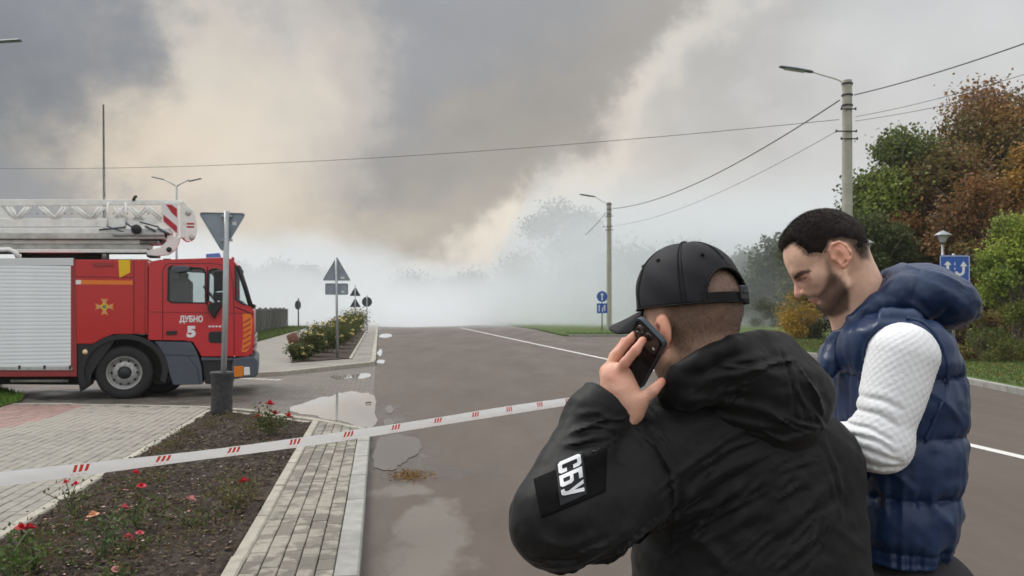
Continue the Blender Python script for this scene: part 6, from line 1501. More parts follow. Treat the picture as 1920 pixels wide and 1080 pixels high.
def jacket(p):
    # trunk: shoulders to hem
    d = sd_ell(p, jk(1405, 1010, .06), (.222, .150, .30))
    d = smin(d, sd_cap(p, jk(1262, 868, .0), jk(1528, 862, .07), .082, .080), .07)
    d = smin(d, sd_ell(p, jk(1400, 1250, .06), (.235, .165, .36)), .08)
    d = smin(d, sd_cap(p, jk(1310, 800, .02), jk(1420, 780, .05), .085, .085), .07)
    d = smin(d, sd_cap(p, jk(1225, 835, -.02), jk(1270, 790, .0), .045, .05), .05)
    # raised left arm, padded
    d = smin(d, sd_cap(p, jk(1245, 868, -.01), jk(1110, 955, -.13), .084, .088), .05)
    el = sd_cap(p, jk(1110, 955, -.13), jk(1048, 975, -.19), .088, .079)
    fa = sd_cap(p, jk(1046, 972, -.185), cuff_t, .080, .050)
    ax = V3(cuff_c - cuff_t); ax /= np.linalg.norm(ax)
    fa = smax(fa, (p - V3(cuff_c)) @ ax, .004)                    # flat cuff end
    cf_ = sd_cap(p, cuff_t, cuff_c + (cuff_c - cuff_t) * .6, .052, .054); cf_ = smax(cf_, (p - V3(cuff_c)) @ ax, .006)
    fa = smin(fa, cf_, .02)
    arm = smin(el, fa, .02)
    d = smin(d, arm, .012)
    d = smin(d, sd_cap(p, jk(1215, 850, -.03), jk(1185, 860, -.06), .074, .07), .03)
    # right arm hanging, reaching forward
    d = smin(d, sd_cap(p, jk(1524, 880, .06), jk(1545, 1120, .05), .076, .074), .04)
    d = smin(d, sd_cap(p, jk(1556, 1120, .05), jk(1508, 1260, .2), .072, .058), .03)
    # hollow of the cuff
    d = smax(d, -smax(sd_cap(p, cuff_t, cuff_c + (cuff_c - cuff_t) * .9, .030, .046), -((p - V3(cuff_t)) @ ax), .004), .005)
    # neck opening
    d = smax(d, -sd_cap(p, jk(1315, 640, .02), jk(1330, 735, .03), .072, .055), .01)
    near = d < .05
    if near.any():
        q = p[near]; e = np.zeros(len(q), np.float32)
        for pts, w, a in FOLDW: e += ridge(q, pts, w, a, front_y=YC + .06)
        n1 = fbm(q * np.array([9, 9, 15]), 11, 3); e += .0022 * n1
        w2 = q @ np.array([[.8, .1, .6], [0, 1, 0], [-.6, 0, .8]], np.float32); e += .0022 * np.clip(1 - np.abs(noise3(w2 * np.array([5, 8, 20]), 19)) * 3.2, 0, 1) * np.clip(fbm(q * 4, 29) * 2 + .2, 0, 1)
        e += .0016 * fbm(q * 38, 31, 2)
        dd = d[near] - e; d = d.copy(); d[near] = dd
    return d
jo, JV = sculpt('jacket', jacket, (-.10, 1.05, .62), (.80, 1.95, 1.60), .0048, M_blackcloth, m1); toloc(jo, m1)
# hood lying on the back, its own padded piece with a rolled neck edge
def hood(p):
    d = sd_ell(p, jk(1415, 735, .00), (.128, .105, .096), axes(Vector((1, .25, -.42)), (0, 0, 1)))
    d = smin(d, sd_ell(p, jk(1480, 782, -.02), (.070, .085, .050), axes(Vector((1, .2, -.5)), (0, 0, 1))), .04)
    d = smin(d, sd_cap(p, jk(1465, 664, .03), jk(1510, 740, .02), .038, .050), .04)
    d = smin(d, sd_cap(p, jk(1268, 765, -.02), jk(1300, 700, -.01), .028, .040), .04)
    ch = [(jk(1247, 770, .0), .016), (jk(1250, 740, -.05), .017), (jk(1272, 704, -.085), .018), (jk(1312, 674, -.10), .018), (jk(1368, 648, -.085), .018), (jk(1425, 636, -.03), .018), (jk(1462, 645, .06), .02)]
    roll = None
    for (a, r1), (b, r2) in zip(ch, ch[1:]): t_ = sd_cap(p, a, b, r1, r2); roll = t_ if roll is None else smin(roll, t_, .006)
    d = smin(d, sd_cap(p, jk(1295, 735, -.075), jk(1395, 690, -.065), .034, .040), .03)
    d = smin(d, roll, .02)
    d = smax(d, -sd_cap(p, jk(1306, 640, .02), jk(1330, 735, .03), .066, .052), .010)
    e = np.zeros(len(p), np.float32)
    for pts, w, a in (([(1462, 645), (1468, 690), (1476, 740), (1480, 800)], .004, -.005), ([(1472, 645), (1480, 690), (1488, 740), (1492, 800)], .004, .0025), ([(1300, 770), (1380, 790), (1450, 800)], .012, .004),
                      ([(1270, 720), (1330, 700), (1400, 690), (1460, 700)], .012, .0045), ([(1260, 745), (1330, 745), (1420, 765), (1470, 790)], .012, .0045), ([(1330, 680), (1390, 670), (1450, 668)], .007, .003),
                      ([(1490, 700), (1520, 730), (1545, 780)], .010, .004), ([(1440, 830), (1490, 815), (1540, 800)], .009, .004), ([(1350, 800), (1410, 815), (1470, 818)], .008, .003)) + tuple(family(1400, 700, 60, 35, 7, 12, 110, .005, .0028) + family(1510, 740, 25, 50, 6, -62, 70, .0045, .0025) + family(1330, 730, 45, 28, 5, 40, 70, .0045, .0022) + family(1440, 800, 60, 15, 5, -8, 90, .005, .0022)):
        e += ridge(p, [P(x, y, YC - .05) for x, y in pts], w, a, front_y=YC + .1)
    e += .0035 * fbm(p * np.array([10, 10, 18]), 41, 3) + .0015 * fbm(p * 40, 43, 2)
    return d - e
ho, HV = sculpt('hood', hood, (.22, 1.33, 1.33), (.64, 1.78, 1.70), .0042, M_blackcloth, m1); toloc(ho, m1)
def trousers(name, hip, knees, ankles, parent, m, r=(.13, .085, .062)):
    def f(p):
        d = None
        for s in range(2):
            a = sd_cap(p, hip[s], knees[s], r[0], r[1]); a = smin(a, sd_cap(p, knees[s], ankles[s], r[1], r[2]), .03); d = a if d is None else smin(d, a, .04)
        d = smin(d, sd_cap(p, hip[0] + Vector((0, 0, .10)), hip[1] + Vector((0, 0, .10)), .125, .125), .06)
        return d - .004 * fbm(p * np.array([14, 14, 9]), 3, 2)
    ps = list(hip) + list(knees) + list(ankles); lo = [min(q[i] for q in ps) - .17 for i in range(3)]; hi = [max(q[i] for q in ps) + .17 for i in range(3)]; hi[2] += .1; lo[2] = .05
    o, _ = sculpt(name, f, lo, hi, .012, m, parent); toloc(o, parent); return o
def shoe(parent, a, fwd):
    def f(p):
        w = Vector(fwd).normalized(); d = sd_cap(p, Vector((a.x, a.y, .05)), Vector((a.x, a.y, .05)) + w * .17, .048, .040); d = smin(d, sd_cap(p, Vector((a.x, a.y, .05)), Vector((a.x, a.y, .12)), .046, .048), .03)
        return smax(d, .003 - p[:, 2], .004)
    o, _ = sculpt('shoe', f, (a.x - .28, a.y - .28, -.01), (a.x + .28, a.y + .28, .2), .01, M_shoe, parent); toloc(o, parent)
bc = jk(1400, 1100, .06)
hp = [Vector((bc.x - .09, bc.y, .86)), Vector((bc.x + .09, bc.y + .03, .86))]; kn = [Vector((bc.x - .11, bc.y + .02, .48)), Vector((bc.x + .11, bc.y + .05, .48))]; an_ = [Vector((bc.x - .12, bc.y - .02, .10)), Vector((bc.x + .12, bc.y + .03, .10))]
trousers('trousers', hp, kn, an_, m1, M_jean)
for a in an_: shoe(m1, a, (-.4, .9, 0))

# things lying on the jacket: velcro panel, unit patch with its letters
bvh = BVHTree.FromPolygons([v.co for v in jo.data.vertices], [tuple(p.vertices) for p in jo.data.polygons])
def onj(px, py, off):
    o = Vector((0, 0, CH)); d = (P(px, py, 1.0) - o).normalized(); h, n, i, ds = bvh.ray_cast(o, d)
    if h is None: h = P(px, py, YC - .2)
    return h - d * off
def conform(name, quad, nu, nv, off, m, parent, th=.003):
    vs = []; fs = []
    a, b, c_, d_ = [Vector(q) for q in quad]
    for i in range(nu + 1):
        for j in range(nv + 1): s, t = i / nu, j / nv; q = a.lerp(b, s).lerp(d_.lerp(c_, s), t); vs.append(onj(q.x, q.y, off))
    # smooth out the cloth under it a little
    G_ = np.array([list(v) for v in vs]).reshape(nu + 1, nv + 1, 3)
    for _ in range(4): G_[1:-1, 1:-1] = .5 * G_[1:-1, 1:-1] + .125 * (G_[:-2, 1:-1] + G_[2:, 1:-1] + G_[1:-1, :-2] + G_[1:-1, 2:])
    for i in range(nu):
        for j in range(nv): k = i * (nv + 1) + j; fs.append((k, k + 1, k + nv + 2, k + nv + 1))
    o = mesh(name, G_.reshape(-1, 3).tolist(), fs, m, None, True); bm = bmesh.new(); bm.from_mesh(o.data)
    for f in bm.faces: f.normal_update()
    if sum(f.normal.y for f in bm.faces) > 0: bmesh.ops.reverse_faces(bm, faces=bm.faces)
    bm.to_mesh(o.data); bm.free()
    md = o.modifiers.new('thickness', 'SOLIDIFY'); md.thickness = th; md.offset = -1; o.parent = parent; toloc(o, m1) if parent is m1 else None; return o, G_
M_velcro = mat('velcro_loop', (.008, .008, .008), .95, nscale=300, namt=.5, bump=.6, bscale=500, bdist=.002, spec=.1)
M_patch = mat('patch_cloth', (.028, .030, .032), .8, spec=.2); M_letters = mat('reflective_letters', (.72, .73, .74), .6, nscale=150, namt=.06)
vp, _ = conform('velcro_panel', [(1000, 898), (1139, 838), (1136, 921), (1014, 971)], 26, 16, .0035, M_velcro, m1, .004)
pq = [(1041, 867), (1092, 845), (1101, 926), (1051, 949)]
pt_, PG = conform('unit_patch', pq, 20, 26, .0055, M_patch, m1, .003)
GLY = [([(.15, 0), (.85, 0), (1, .1), (1, .36), (.68, .36), (.68, .2), (.62, .17), (.38, .17), (.32, .2), (.32, .8), (.38, .83), (.62, .83), (.68, .8), (.68, .64), (1, .64), (1, .9), (.85, 1), (.15, 1), (0, .9), (0, .1)], None),
       ([(0, 0), (.85, 0), (1, .1), (1, .5), (.85, .6), (.33, .6), (.33, .83), (.92, .83), (.92, 1), (0, 1)], [(.33, .16), (.33, .45), (.62, .45), (.68, .41), (.68, .2), (.62, .16)]),
       ([(0, 1), (.34, 1), (.52, .56), (.68, 1), (1, 1), (.64, .16), (.52, .03), (.38, 0), (.08, 0), (.08, .16), (.28, .16), (.37, .26), (.38, .34)], None)]
bm = bmesh.new()
for k, (ol, ho) in enumerate(GLY):                                # С, Б, У in bold block capitals
    lp = [[Vector((x, y, 0)) for x, y in ol]] + ([[Vector((x, y, 0)) for x, y in ho]] if ho else []); fl_ = [p for l in lp for p in l]
    bv = [bm.verts.new((k * 1.13 + p.x, p.y, 0)) for p in fl_]
    for t in tessellate_polygon(lp): bm.faces.new([bv[i] for i in t])
for k in range(1, 30):
    for co, no in (((k * 3.26 / 30, 0, 0), (1, 0, 0)), ((0, k / 16, 0), (0, 1, 0))):
        if no[1] and k > 15: continue
        bmesh.ops.bisect_plane(bm, geom=bm.verts[:] + bm.edges[:] + bm.faces[:], plane_co=co, plane_no=no)
a, b, c_, d_ = [Vector(q) for q in pq]
for v in bm.verts:
    s = v.co.x / 3.26; t = v.co.y                                  # letters read downwards, their tops to the right
    s = .03 + .88 * s; t = .08 + .84 * t
    gi = t * 20; gj = s * 26; i, j = min(19, int(gi)), min(25, int(gj)); u_, w_ = gi - i, gj - j
    pp = (PG[i, j] * (1 - u_) * (1 - w_) + PG[i + 1, j] * u_ * (1 - w_) + PG[i, j + 1] * (1 - u_) * w_ + PG[i + 1, j + 1] * u_ * w_)
    dr = (Vector(pp) - Vector((0, 0, CH))).normalized(); v.co = Vector(pp) - dr * .0022
me = bpy.data.meshes.new('lettering'); bm.to_mesh(me); bm.free(); me.materials.append(M_letters); lo_ = bpy.data.objects.new('lettering', me); link(lo_, pt_)
# stitched seam lines of the jacket
def seam(name, pxs, r, m, parent, off=.0006):
    b = MB(); P_ = []
    for (x0_, y0_), (x1_, y1_) in zip(pxs, pxs[1:]):
        n = max(2, int(math.hypot(x1_ - x0_, y1_ - y0_) / 6))
        for k in range(n): P_.append(onj(x0_ + (x1_ - x0_) * k / n, y0_ + (y1_ - y0_) * k / n, off))
    b.tube(P_, r, 5); o = b.build(name, m, None, True); o.parent = parent; toloc(o, m1); return o
seam('seam', [(1192, 803), (1225, 826), (1250, 872), (1262, 930), (1262, 985), (1255, 1050)], .0005, M_seam, m1)
seam('seam', [(1262, 962), (1330, 918), (1400, 880), (1450, 850)], .0005, M_seam, m1)
seam('pocket_zip', [(1128, 838), (1118, 846), (1104, 848)], .0018, M_dark, m1)

# phone
s_ = Vector((.60, -.42, -.68)).normalized(); l_ = Vector((-.17, .752, -.64)); l_ = (l_ - s_ * l_.dot(s_)).normalized(); n_ = s_.cross(l_)
if n_.y > 0: n_ = -n_
pc = P(1224, 617, YC - .085) + l_ * .076
tph = thing('phone', 'dark phone in a slate blue case held to the ear under the cap', 'phone', pc)
RM = Matrix((s_, l_, n_)).transposed()
def ph(b): b.v = [RM @ v for v in b.v]; return b
M_pcase = mat('phone_case', (.035, .055, .075), .35); M_pback = mat('phone_back', (.008, .008, .010), .12, spec=.6); M_plens = mat('camera_lens', (.01, .01, .012), .05, spec=.8, coat=.5); M_pmod = mat('camera_plate', (.06, .05, .045), .25, metal=.4)
o = ph(MB()); 
b = MB(); rr = [(x, y) for x, y in rrect(.073, .152, .012)]; b.prism(rr, 2, -.0055, .0045, holes=[[(x * .93, y * .965) for x, y in rr]]); ph(b).build('case', M_pcase, tph)
b = MB(); b.prism([(x * .94, y * .97) for x, y in rr], 2, -.0045, .0036); ph(b).build('back', M_pback, tph)
b = MB(); b.prism([(x, y - .052) for x, y in rrect(.058, .040, .009)], 2, .0036, .0062); pm_ = ph(b).build('camera_plate', M_pmod, tph)
for cx, cy in ((-.017, -.060), (.003, -.060), (-.017, -.043)):
    b = MB(); b.lathe([(.0085, .0062), (.0085, .0085), (.0070, .0088), (.006, .0078), (0, .0078)], (cx, cy, 0), 18); ph(b).build('lens', M_plens, pm_, True)
b = MB(); b.lathe([(.003, .0062), (.003, .0068), (0, .0068)], (.022, -.046, 0), 10); ph(b).build('flash', M_swht, pm_, True)
# ---------------------------------------------------------------- the man in the blue vest
YV = 1.78
def Vp(px, py, dy=0.0): return P(px, py, YV + dy)
PIT = math.radians(33)
YW = math.radians(19); HF = Vector((-math.cos(PIT) * math.cos(YW), math.cos(PIT) * math.sin(YW), -math.sin(PIT))).normalized(); HL = Vector((-math.sin(YW), -math.cos(YW), 0)); HL = (HL - HF * HL.dot(HF)).normalized(); HU = HL.cross(HF); HU = HU if HU.z > 0 else -HU
HV_ = Vp(1543.5, 459.5); HS = .895                           # middle of the skull; size of the head
AXV = np.array([[HF[i], HL[i], HU[i]] for i in range(3)], np.float32)
def fu(cx, cy):
    """a point of the enlarged head picture -> (forward, up) on the head, metres"""
    x, y = (cx - 430) / 3501, (cy - 330) / 3501; return (-.839 * x + .545 * y, -.545 * x - .839 * y)
def fl(cx, cy, l): a, b = fu(cx, cy); return (a, l, b)
m2 = thing('person', 'bearded dark haired man looking down in navy padded vest and white quilted sleeves', 'person', (Vp(1680, 0).x, YV, 0))
def poly2(pts, q):
    """signed distance in the (forward, up) plane of the head, negative inside"""
    d, _ = seg2(q, [(a, 0, b) for a, b in pts] + [(pts[0][0], 0, pts[0][1])]); ins = np.zeros(len(q), bool); n = len(pts)
    for i in range(n):
        x1, y1 = pts[i]; x2, y2 = pts[(i + 1) % n]
        with np.errstate(divide='ignore', invalid='ignore'): c = ((y1 > q[:, 2]) != (y2 > q[:, 2])) & (q[:, 0] < (x2 - x1) * (q[:, 2] - y1) / ((y2 - y1) if y2 != y1 else 1e-9) + x1)
        ins ^= c
    return np.where(ins, -d, d)
def skull(q):
    d = sd_ell(q, (.006, 0, -.004), (.0905, .076, .084))
    d = smin(d, sd_ell(q, (-.035, 0, -.020), (.058, .070, .066)), .03)
    d = smin(d, sd_ell(q, (.040, 0, -.015), (.056, .060, .060)), .03)
    return d
HEL = [fl(492, 470, .079), fl(468, 405, .083), fl(490, 348, .089), fl(540, 332, .093), fl(590, 358, .096), fl(622, 412, .098), fl(624, 462, .096), fl(606, 515, .090), fl(580, 540, .084)]
def head2(q):
    d = skull(q)
    d = smin(d, sd_ell(q, (.055, 0, -.060), (.045, .053, .062)), .025)
    jaw = None
    for s in (-1, 1):
        a = sd_cap(q, (.010, s * .060, -.085), (.018, s * .056, -.108), .014, .014); a = smin(a, sd_cap(q, (.018, s * .056, -.108), (.075, s * .020, -.128), .015, .015), .012); jaw = a if jaw is None else np.minimum(jaw, a)
        a = sd_ell(q, (.052, s * .046, -.058), (.028, .020, .020)); jaw = smin(jaw, a, .02)
    d = smin(d, jaw, .022); d = smin(d, sd_cap(q, (.076, -.010, -.127), (.076, .010, -.127), .0155, .0155), .014)
    d = smin(d, sd_cap(q, (.088, -.03, -.022), (.088, .03, -.022), .009, .009), .018)          # brow
    for s in (-1, 1):
        d = smax(d, -sd_ell(q, (.098, s * .033, -.041), (.016, .017, .011)), .010)
        d = smin(d, sd_ell(q, (.079, s * .031, -.043), (.0115, .0125, .0115)), .004)
        d = smin(d, sd_cap(q, (.0875, s * .024, -.0405), (.083, s * .042, -.0425), .0024, .0018), .003)
    d = smin(d, sd_cap(q, (.0965, 0, -.036), (.1135, 0, -.066), .0068, .0088), .010)             # nose
    d = smin(d, sd_ell(q, (.1150, 0, -.0710), (.0100, .0095, .0088)), .006)
    for s in (-1, 1):
        d = smin(d, sd_ell(q, (.101, s * .0125, -.0735), (.010, .0065, .0075)), .005); d = smax(d, -sd_ell(q, (.106, s * .0075, -.0800), (.0045, .0028, .0035)), .002)
    d = smin(d, sd_ell(q, (.088, 0, -.092), (.014, .024, .014)), .012)
    d = smin(d, sd_cap(q, (.0985, -.010, -.0975), (.0985, .010, -.0975), .0052, .0052), .005); d = smin(d, sd_cap(q, (.0955, -.010, -.1085), (.0955, .010, -.1085), .0058, .0058), .005)
    for s in (-1, 1):
        d = smin(d, sd_cap(q, (.0975, s * .008, -.098), (.087, s * .024, -.1025), .0042, .0022), .005); d = smin(d, sd_cap(q, (.094, s * .008, -.108), (.086, s * .023, -.1045), .0045, .0022), .005)
    d = d + .0032 * np.exp(-(np.sqrt((q[:, 0] - .100) ** 2 * .35 + (q[:, 2] + .1032) ** 2) / .0022) ** 2) * (np.abs(q[:, 1]) < .026)
    for s in (-1, 1):
        # ear: rim, inner ridge, hollow, small lobe in front
        ear = sd_ell(q, (-.012, s * .081, -.042), (.019, .008, .030))
        rim = None
        for a, b in zip(HEL, HEL[1:]):
            t = sd_cap(q, (a[0], s * a[1], a[2]), (b[0], s * b[1], b[2]), .0040, .0040); rim = t if rim is None else smin(rim, t, .002)
        ear = smin(ear, rim, .004)
        A, B, E, H = fl(525, 385, .090), fl(575, 420, .092), fl(585, 470, .090), fl(555, 510, .086)
        for a, b in ((A, B), (B, E), (E, H)): ear = smin(ear, sd_cap(q, (a[0], s * a[1], a[2]), (b[0], s * b[1], b[2]), .0032, .0032), .003)
        h = fl(535, 462, .093); ear = smax(ear, -sd_ell(q, (h[0], s * h[1], h[2]), (.0085, .0100, .0130)), .003)
        h = fl(598, 420, .098); ear = smax(ear, -sd_ell(q, (h[0], s * h[1], h[2]), (.0028, .006, .016)), .002)
        tr = fl(500, 465, .084); ear = smin(ear, sd_ell(q, (tr[0], s * tr[1], tr[2]), (.005, .005, .007)), .003)
        lb = fl(572, 530, .083); ear = smin(ear, sd_ell(q, (lb[0], s * lb[1], lb[2]), (.008, .005, .008)), .004)
        d = smin(d, ear, .005)
    return d
LSH, LEL, LWR = P(1692, 668, 1.60), P(1650, 832, 1.575), P(1500, 838, 1.70)
RSH, REL, RWR = P(1690, 668, 1.96), P(1668, 860, 1.98), P(1500, 820, 1.82)
def body2(p):
    q = (p - V3(HV_)) @ AXV / HS; d = head2(q) * HS
    nk0, nk1 = Vp(1592, 505, 0), Vp(1640, 620, .0)
    d = smin(d, sd_cap(p, nk0, nk1, .054, .062), .022)
    d = smin(d, sd_cap(p, Vp(1572, 545), Vp(1602, 620), .032, .045), .025)
    d = smin(d, sd_cap(p, nk1, Vp(1670, 720, .0), .06, .10), .04)
    d = smin(d, sd_cap(p, Vp(1670, 720), Vp(1680, 1050), .10, .10), .05)
    d = smin(d, sd_cap(p, LSH, RSH, .045, .045), .05)
    for a, b, c in ((LSH, LEL, LWR), (RSH, REL, RWR)):
        d = smin(d, sd_cap(p, a, b, .045, .038), .03); d = smin(d, sd_cap(p, b, c, .036, .025), .02)
        w = (c - b).normalized(); h = c + w * .05 + Vector((0, 0, .005)); d = smin(d, sd_ell(p, h, (.045, .026, .020)), .015)
        for k in range(4):
            o = Vector((-.03 - (.004 if k in (1, 2) else 0), -.022 + k * .0145, 0)); e1 = h + o + Vector((-.035, 0, .004)); e2 = e1 + Vector((-.012, 0, .028)); e3 = e2 + Vector((.010, 0, .020))
            d = smin(d, sd_cap(p, h + o, e1, .0095, .0085), .004); d = smin(d, sd_cap(p, e1, e2, .0085, .008), .003); d = smin(d, sd_cap(p, e2, e3, .008, .007), .003)
        d = smin(d, sd_cap(p, h + Vector((.01, -.02, .008)), h + Vector((-.035, -.028, .038)), .012, .0085), .006)
    return d
b2o, V2 = sculpt('body', body2, (Vp(1480, 0).x - .10, 1.50, 1.05), (Vp(1480, 0).x + .52, 2.08, 1.92), .0036, M_skin, m2, margin=.010); toloc(b2o, m2)
q2 = (V2 - V3(HV_)) @ AXV / HS
c = skin_cols(V2, q2, None, base=(.80, .51, .375))
hd = (np.abs(q2[:, 0]) < .14) & (q2[:, 2] > -.17) & (np.abs(q2[:, 1]) < .11)
BEARD = [fu(*z) for z in [(425, 440), (440, 600), (420, 690), (380, 748), (300, 752), (256, 784), (300, 815), (372, 802), (392, 828), (345, 862), (395, 950), (540, 960), (640, 900), (640, 765), (590, 650), (515, 560), (478, 480)]]
bm_ = sm(-poly2(BEARD, q2), -.005, .014) * hd
st = .82 + .16 * fbm(V2 * 300, 15, 2); bm_ = np.clip(bm_ * st * (.80 + .75 * sm(-q2[:, 2], .06, .125)), 0, .80)[:, None]
c = c * (1 - bm_) + np.array((.06, .038, .028)) * bm_
BROW = [fu(*z) for z in [(186, 610), (215, 574), (255, 556), (312, 550), (328, 568), (305, 584), (250, 600), (215, 620), (196, 634)]]
w = np.clip(sm(-poly2(BROW, q2), -.0022, .0022), 0, .9)[:, None] * hd[:, None] * (q2[:, 0:1] > .05); c = c * (1 - w) + np.array((.03, .02, .015)) * w
LASH = [fu(*z) for z in [(212, 628), (240, 628), (285, 614), (300, 606), (302, 614), (270, 630), (235, 638), (214, 636)]]
w = np.clip(sm(-poly2(LASH, q2), -.0014, .0012), 0, .92)[:, None] * hd[:, None] * (q2[:, 0:1] > .06); c = c * (1 - w) + np.array((.025, .016, .012)) * w
SOCK_SHADE = [fu(*z) for z in [(200, 640), (250, 600), (310, 590), (325, 640), (260, 665)]]  # eye-socket shade, painted into the skin colour
w = .45 * sm(-poly2(SOCK_SHADE, q2), -.008, .005)[:, None] * hd[:, None]; c = c * (1 - w * np.array((.9, 1.2, 1.1)))
LIP = [fu(*z) for z in [(322, 812), (385, 792), (388, 806), (368, 850), (345, 846)]]
w = .8 * sm(-poly2(LIP, q2), -.002, .002)[:, None] * hd[:, None]; c = c * (1 - w) + np.array((.42, .17, .14)) * w
NOSE = np.exp(-(np.linalg.norm(q2 - np.array((.112, 0, -.068)), axis=1) / .022) ** 2)[:, None]; c = c * (1 - NOSE * np.array((-.04, .20, .12)))
earm = ((np.abs(q2[:, 1]) > .0795) & hd & (q2[:, 2] > -.09))[:, None]; c = np.where(earm, c * np.array((1.06, .86, .84)), c)
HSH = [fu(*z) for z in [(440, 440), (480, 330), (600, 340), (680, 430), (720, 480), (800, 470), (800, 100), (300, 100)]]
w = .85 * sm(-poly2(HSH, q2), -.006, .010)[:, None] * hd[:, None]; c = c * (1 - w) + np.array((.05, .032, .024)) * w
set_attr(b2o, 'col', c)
# hair: close shell over the skull with an uneven, combed surface
HAIR = [fu(*z) for z in [(84, 402), (110, 352), (175, 300), (228, 355), (268, 405), (296, 440), (352, 436), (432, 462), (446, 430), (462, 385), (490, 326), (560, 312), (612, 340), (650, 400), (690, 448), (735, 466), (790, 440), (900, 200), (600, -100), (200, -100), (0, 200), (20, 400)]]
def hairf(p):
    q = (p - V3(HV_)) @ AXV / HS; b = skull(q); th = (.0045 * sm(-poly2(HAIR, q), .0, .016) - .002) + .0075 * sm(q[:, 2], .02, .085) + .002 * sm(q[:, 0], .03, .09) - .003 * sm(-q[:, 2], .0, .06)
    fl_ = q[:, 0] * .55 + q[:, 2] * .85; gr = .0010 * noise3(np.stack([q[:, 0] * 40 + q[:, 2] * 30, q[:, 1] * 150, q[:, 2] * 60 - q[:, 0] * 50], 1), 4) + .0014 * noise3(q * np.array([35, 60, 35]), 9)
    d = b - th - gr; e = poly2(HAIR, q) + .0022 * noise3(q * 130, 14); return smax(d, e, .003) * HS
lo = HV_ - Vector((.14, .13, .13)); hi = HV_ + Vector((.13, .13, .14))
h2o, HVv = sculpt('hair', hairf, lo, hi, .0026, M_hair, m2); toloc(h2o, m2)
nn = normals_of(h2o); nn_ = nn.copy()
qh = (HVv - V3(HV_)) @ AXV
cdir = (np.array(HF)[None] * .9 + np.array(HU)[None] * .2)
bristles('hair_strands', HVv, nn, np.ones(len(HVv), bool), 34000, .0085, .00030, tuple(np.array(HF) * 1.9 - np.array(HU) * .5), M_hair, m2, 5, jitter=.42)
M_hair2 = mat('hair_light', (.05, .034, .026), .5)
bristles('hair_highlights', HVv, nn, np.ones(len(HVv), bool), 5000, .0095, .00030, tuple(np.array(HF) * 1.7 - np.array(HU) * .4), M_hair2, m2, 15, jitter=.45)
mb = (bm_[:, 0] > .35); bristles('beard', V2, normals_of(b2o), mb, 7000, .0020, .00018, tuple(np.array((-.1, 0, -.9))), M_fuzz, m2, 6, jitter=.4)

# padded vest ---------------------------------------------------------------
SEAMZ = [1.03, 1.165, 1.187, 1.293, 1.416, 1.540, 1.66, 1.80]
KX = [(1.02, 1658, .118, .19), (1.18, 1660, .116, .195), (1.30, 1666, .119, .20), (1.42, 1672, .124, .205), (1.54, 1672, .125, .205), (1.62, 1666, .108, .185), (1.70, 1665, .07, .13)]
def col_sd(p):
    z = p[:, 2]; kz = [k[0] for k in KX]; cx = np.interp(z, kz, [Vp(k[1], 0, -.02).x for k in KX]); rx = np.interp(z, kz, [k[2] for k in KX]); ry = np.interp(z, kz, [k[3] for k in KX])
    a = (p[:, 0] - cx) / rx; b = (p[:, 1] - YV) / ry; r = (np.abs(a) ** 2.3 + np.abs(b) ** 2.3) ** (1 / 2.3); return (r - 1) * np.minimum(rx, ry) * .95
def puff(z, x=0):
    o = np.zeros_like(z)
    for a, b in zip(SEAMZ, SEAMZ[1:]): t = (z - a) / (b - a); m = (t >= 0) & (t < 1); o[m] = np.sqrt(np.sin(np.pi * t[m])) * min(1, (b - a) / .1)
    return o
def vestf(p):
    d = col_sd(p)
    sh = sd_cap(p, Vp(1655, 655, -.10), Vp(1655, 655, .10), .080, .080); sh = smin(sh, sd_ell(p, P(1690, 650, 1.63), (.088, .05, .075)), .03); sh = smin(sh, sd_ell(p, P(1690, 650, 1.93), (.088, .05, .075)), .03)
    top = p[:, 2] - 1.60; d = smax(d, top, .05); d = smin(d, sh, .05)
    e = np.zeros(len(p), np.float32); near = d < .06
    q = p[near]; n1 = noise3(q * np.array([5, 5, 5]), 3); zz = q[:, 2] + .006 * n1 + .02 * (q[:, 0] - Vp(1680, 0).x) * -.4
    ee = .0135 * puff(zz) - .008
    # gathers running off every seam
    ang = np.arctan2(q[:, 1] - YV, q[:, 0] - Vp(1678, 0).x); pf = puff(zz)
    ee += .0038 * noise3(np.stack([ang * 19, zz * 6, zz * 0], 1), 7) * (1.15 - pf) * 1.5 + .0026 * fbm(q * np.array([16, 16, 22]), 9, 2)
    dg = q @ np.array([[.7, 0, .7], [0, 1, 0], [-.7, 0, .7]], np.float32); ee += .0030 * np.clip(1 - np.abs(noise3(dg * np.array([7, 7, 26]), 23)) * 2.4, 0, 1)
    ss, _ = seg2(q, [P(1654, 893, 1.58), P(1652, 960, 1.58), P(1650, 1050, 1.58)]); ee -= .007 * np.exp(-(ss / .004) ** 2) * (q[:, 1] < YV) * (q[:, 2] < 1.345)
    e[near] = ee; d = d - e
    d = smax(d, 1.155 - p[:, 2] + .004 * np.sin(p[:, 0] * 30), .012)
    # openings for neck and arms
    d = smax(d, -sd_cap(p, Vp(1588, 520), Vp(1625, 640), .058, .056), .01)
    arm = sd_cap(p, P(1692, 672, 1.555), P(1670, 790, 1.54), .076, .060); d = smax(d, -arm, .012)
    return d
vo, VV2 = sculpt('padded_vest', vestf, (Vp(1680, 0).x - .24, 1.50, 1.10), (Vp(1680, 0).x + .26, 2.06, 1.76), .0046, M_blue_n, m2); toloc(vo, m2)
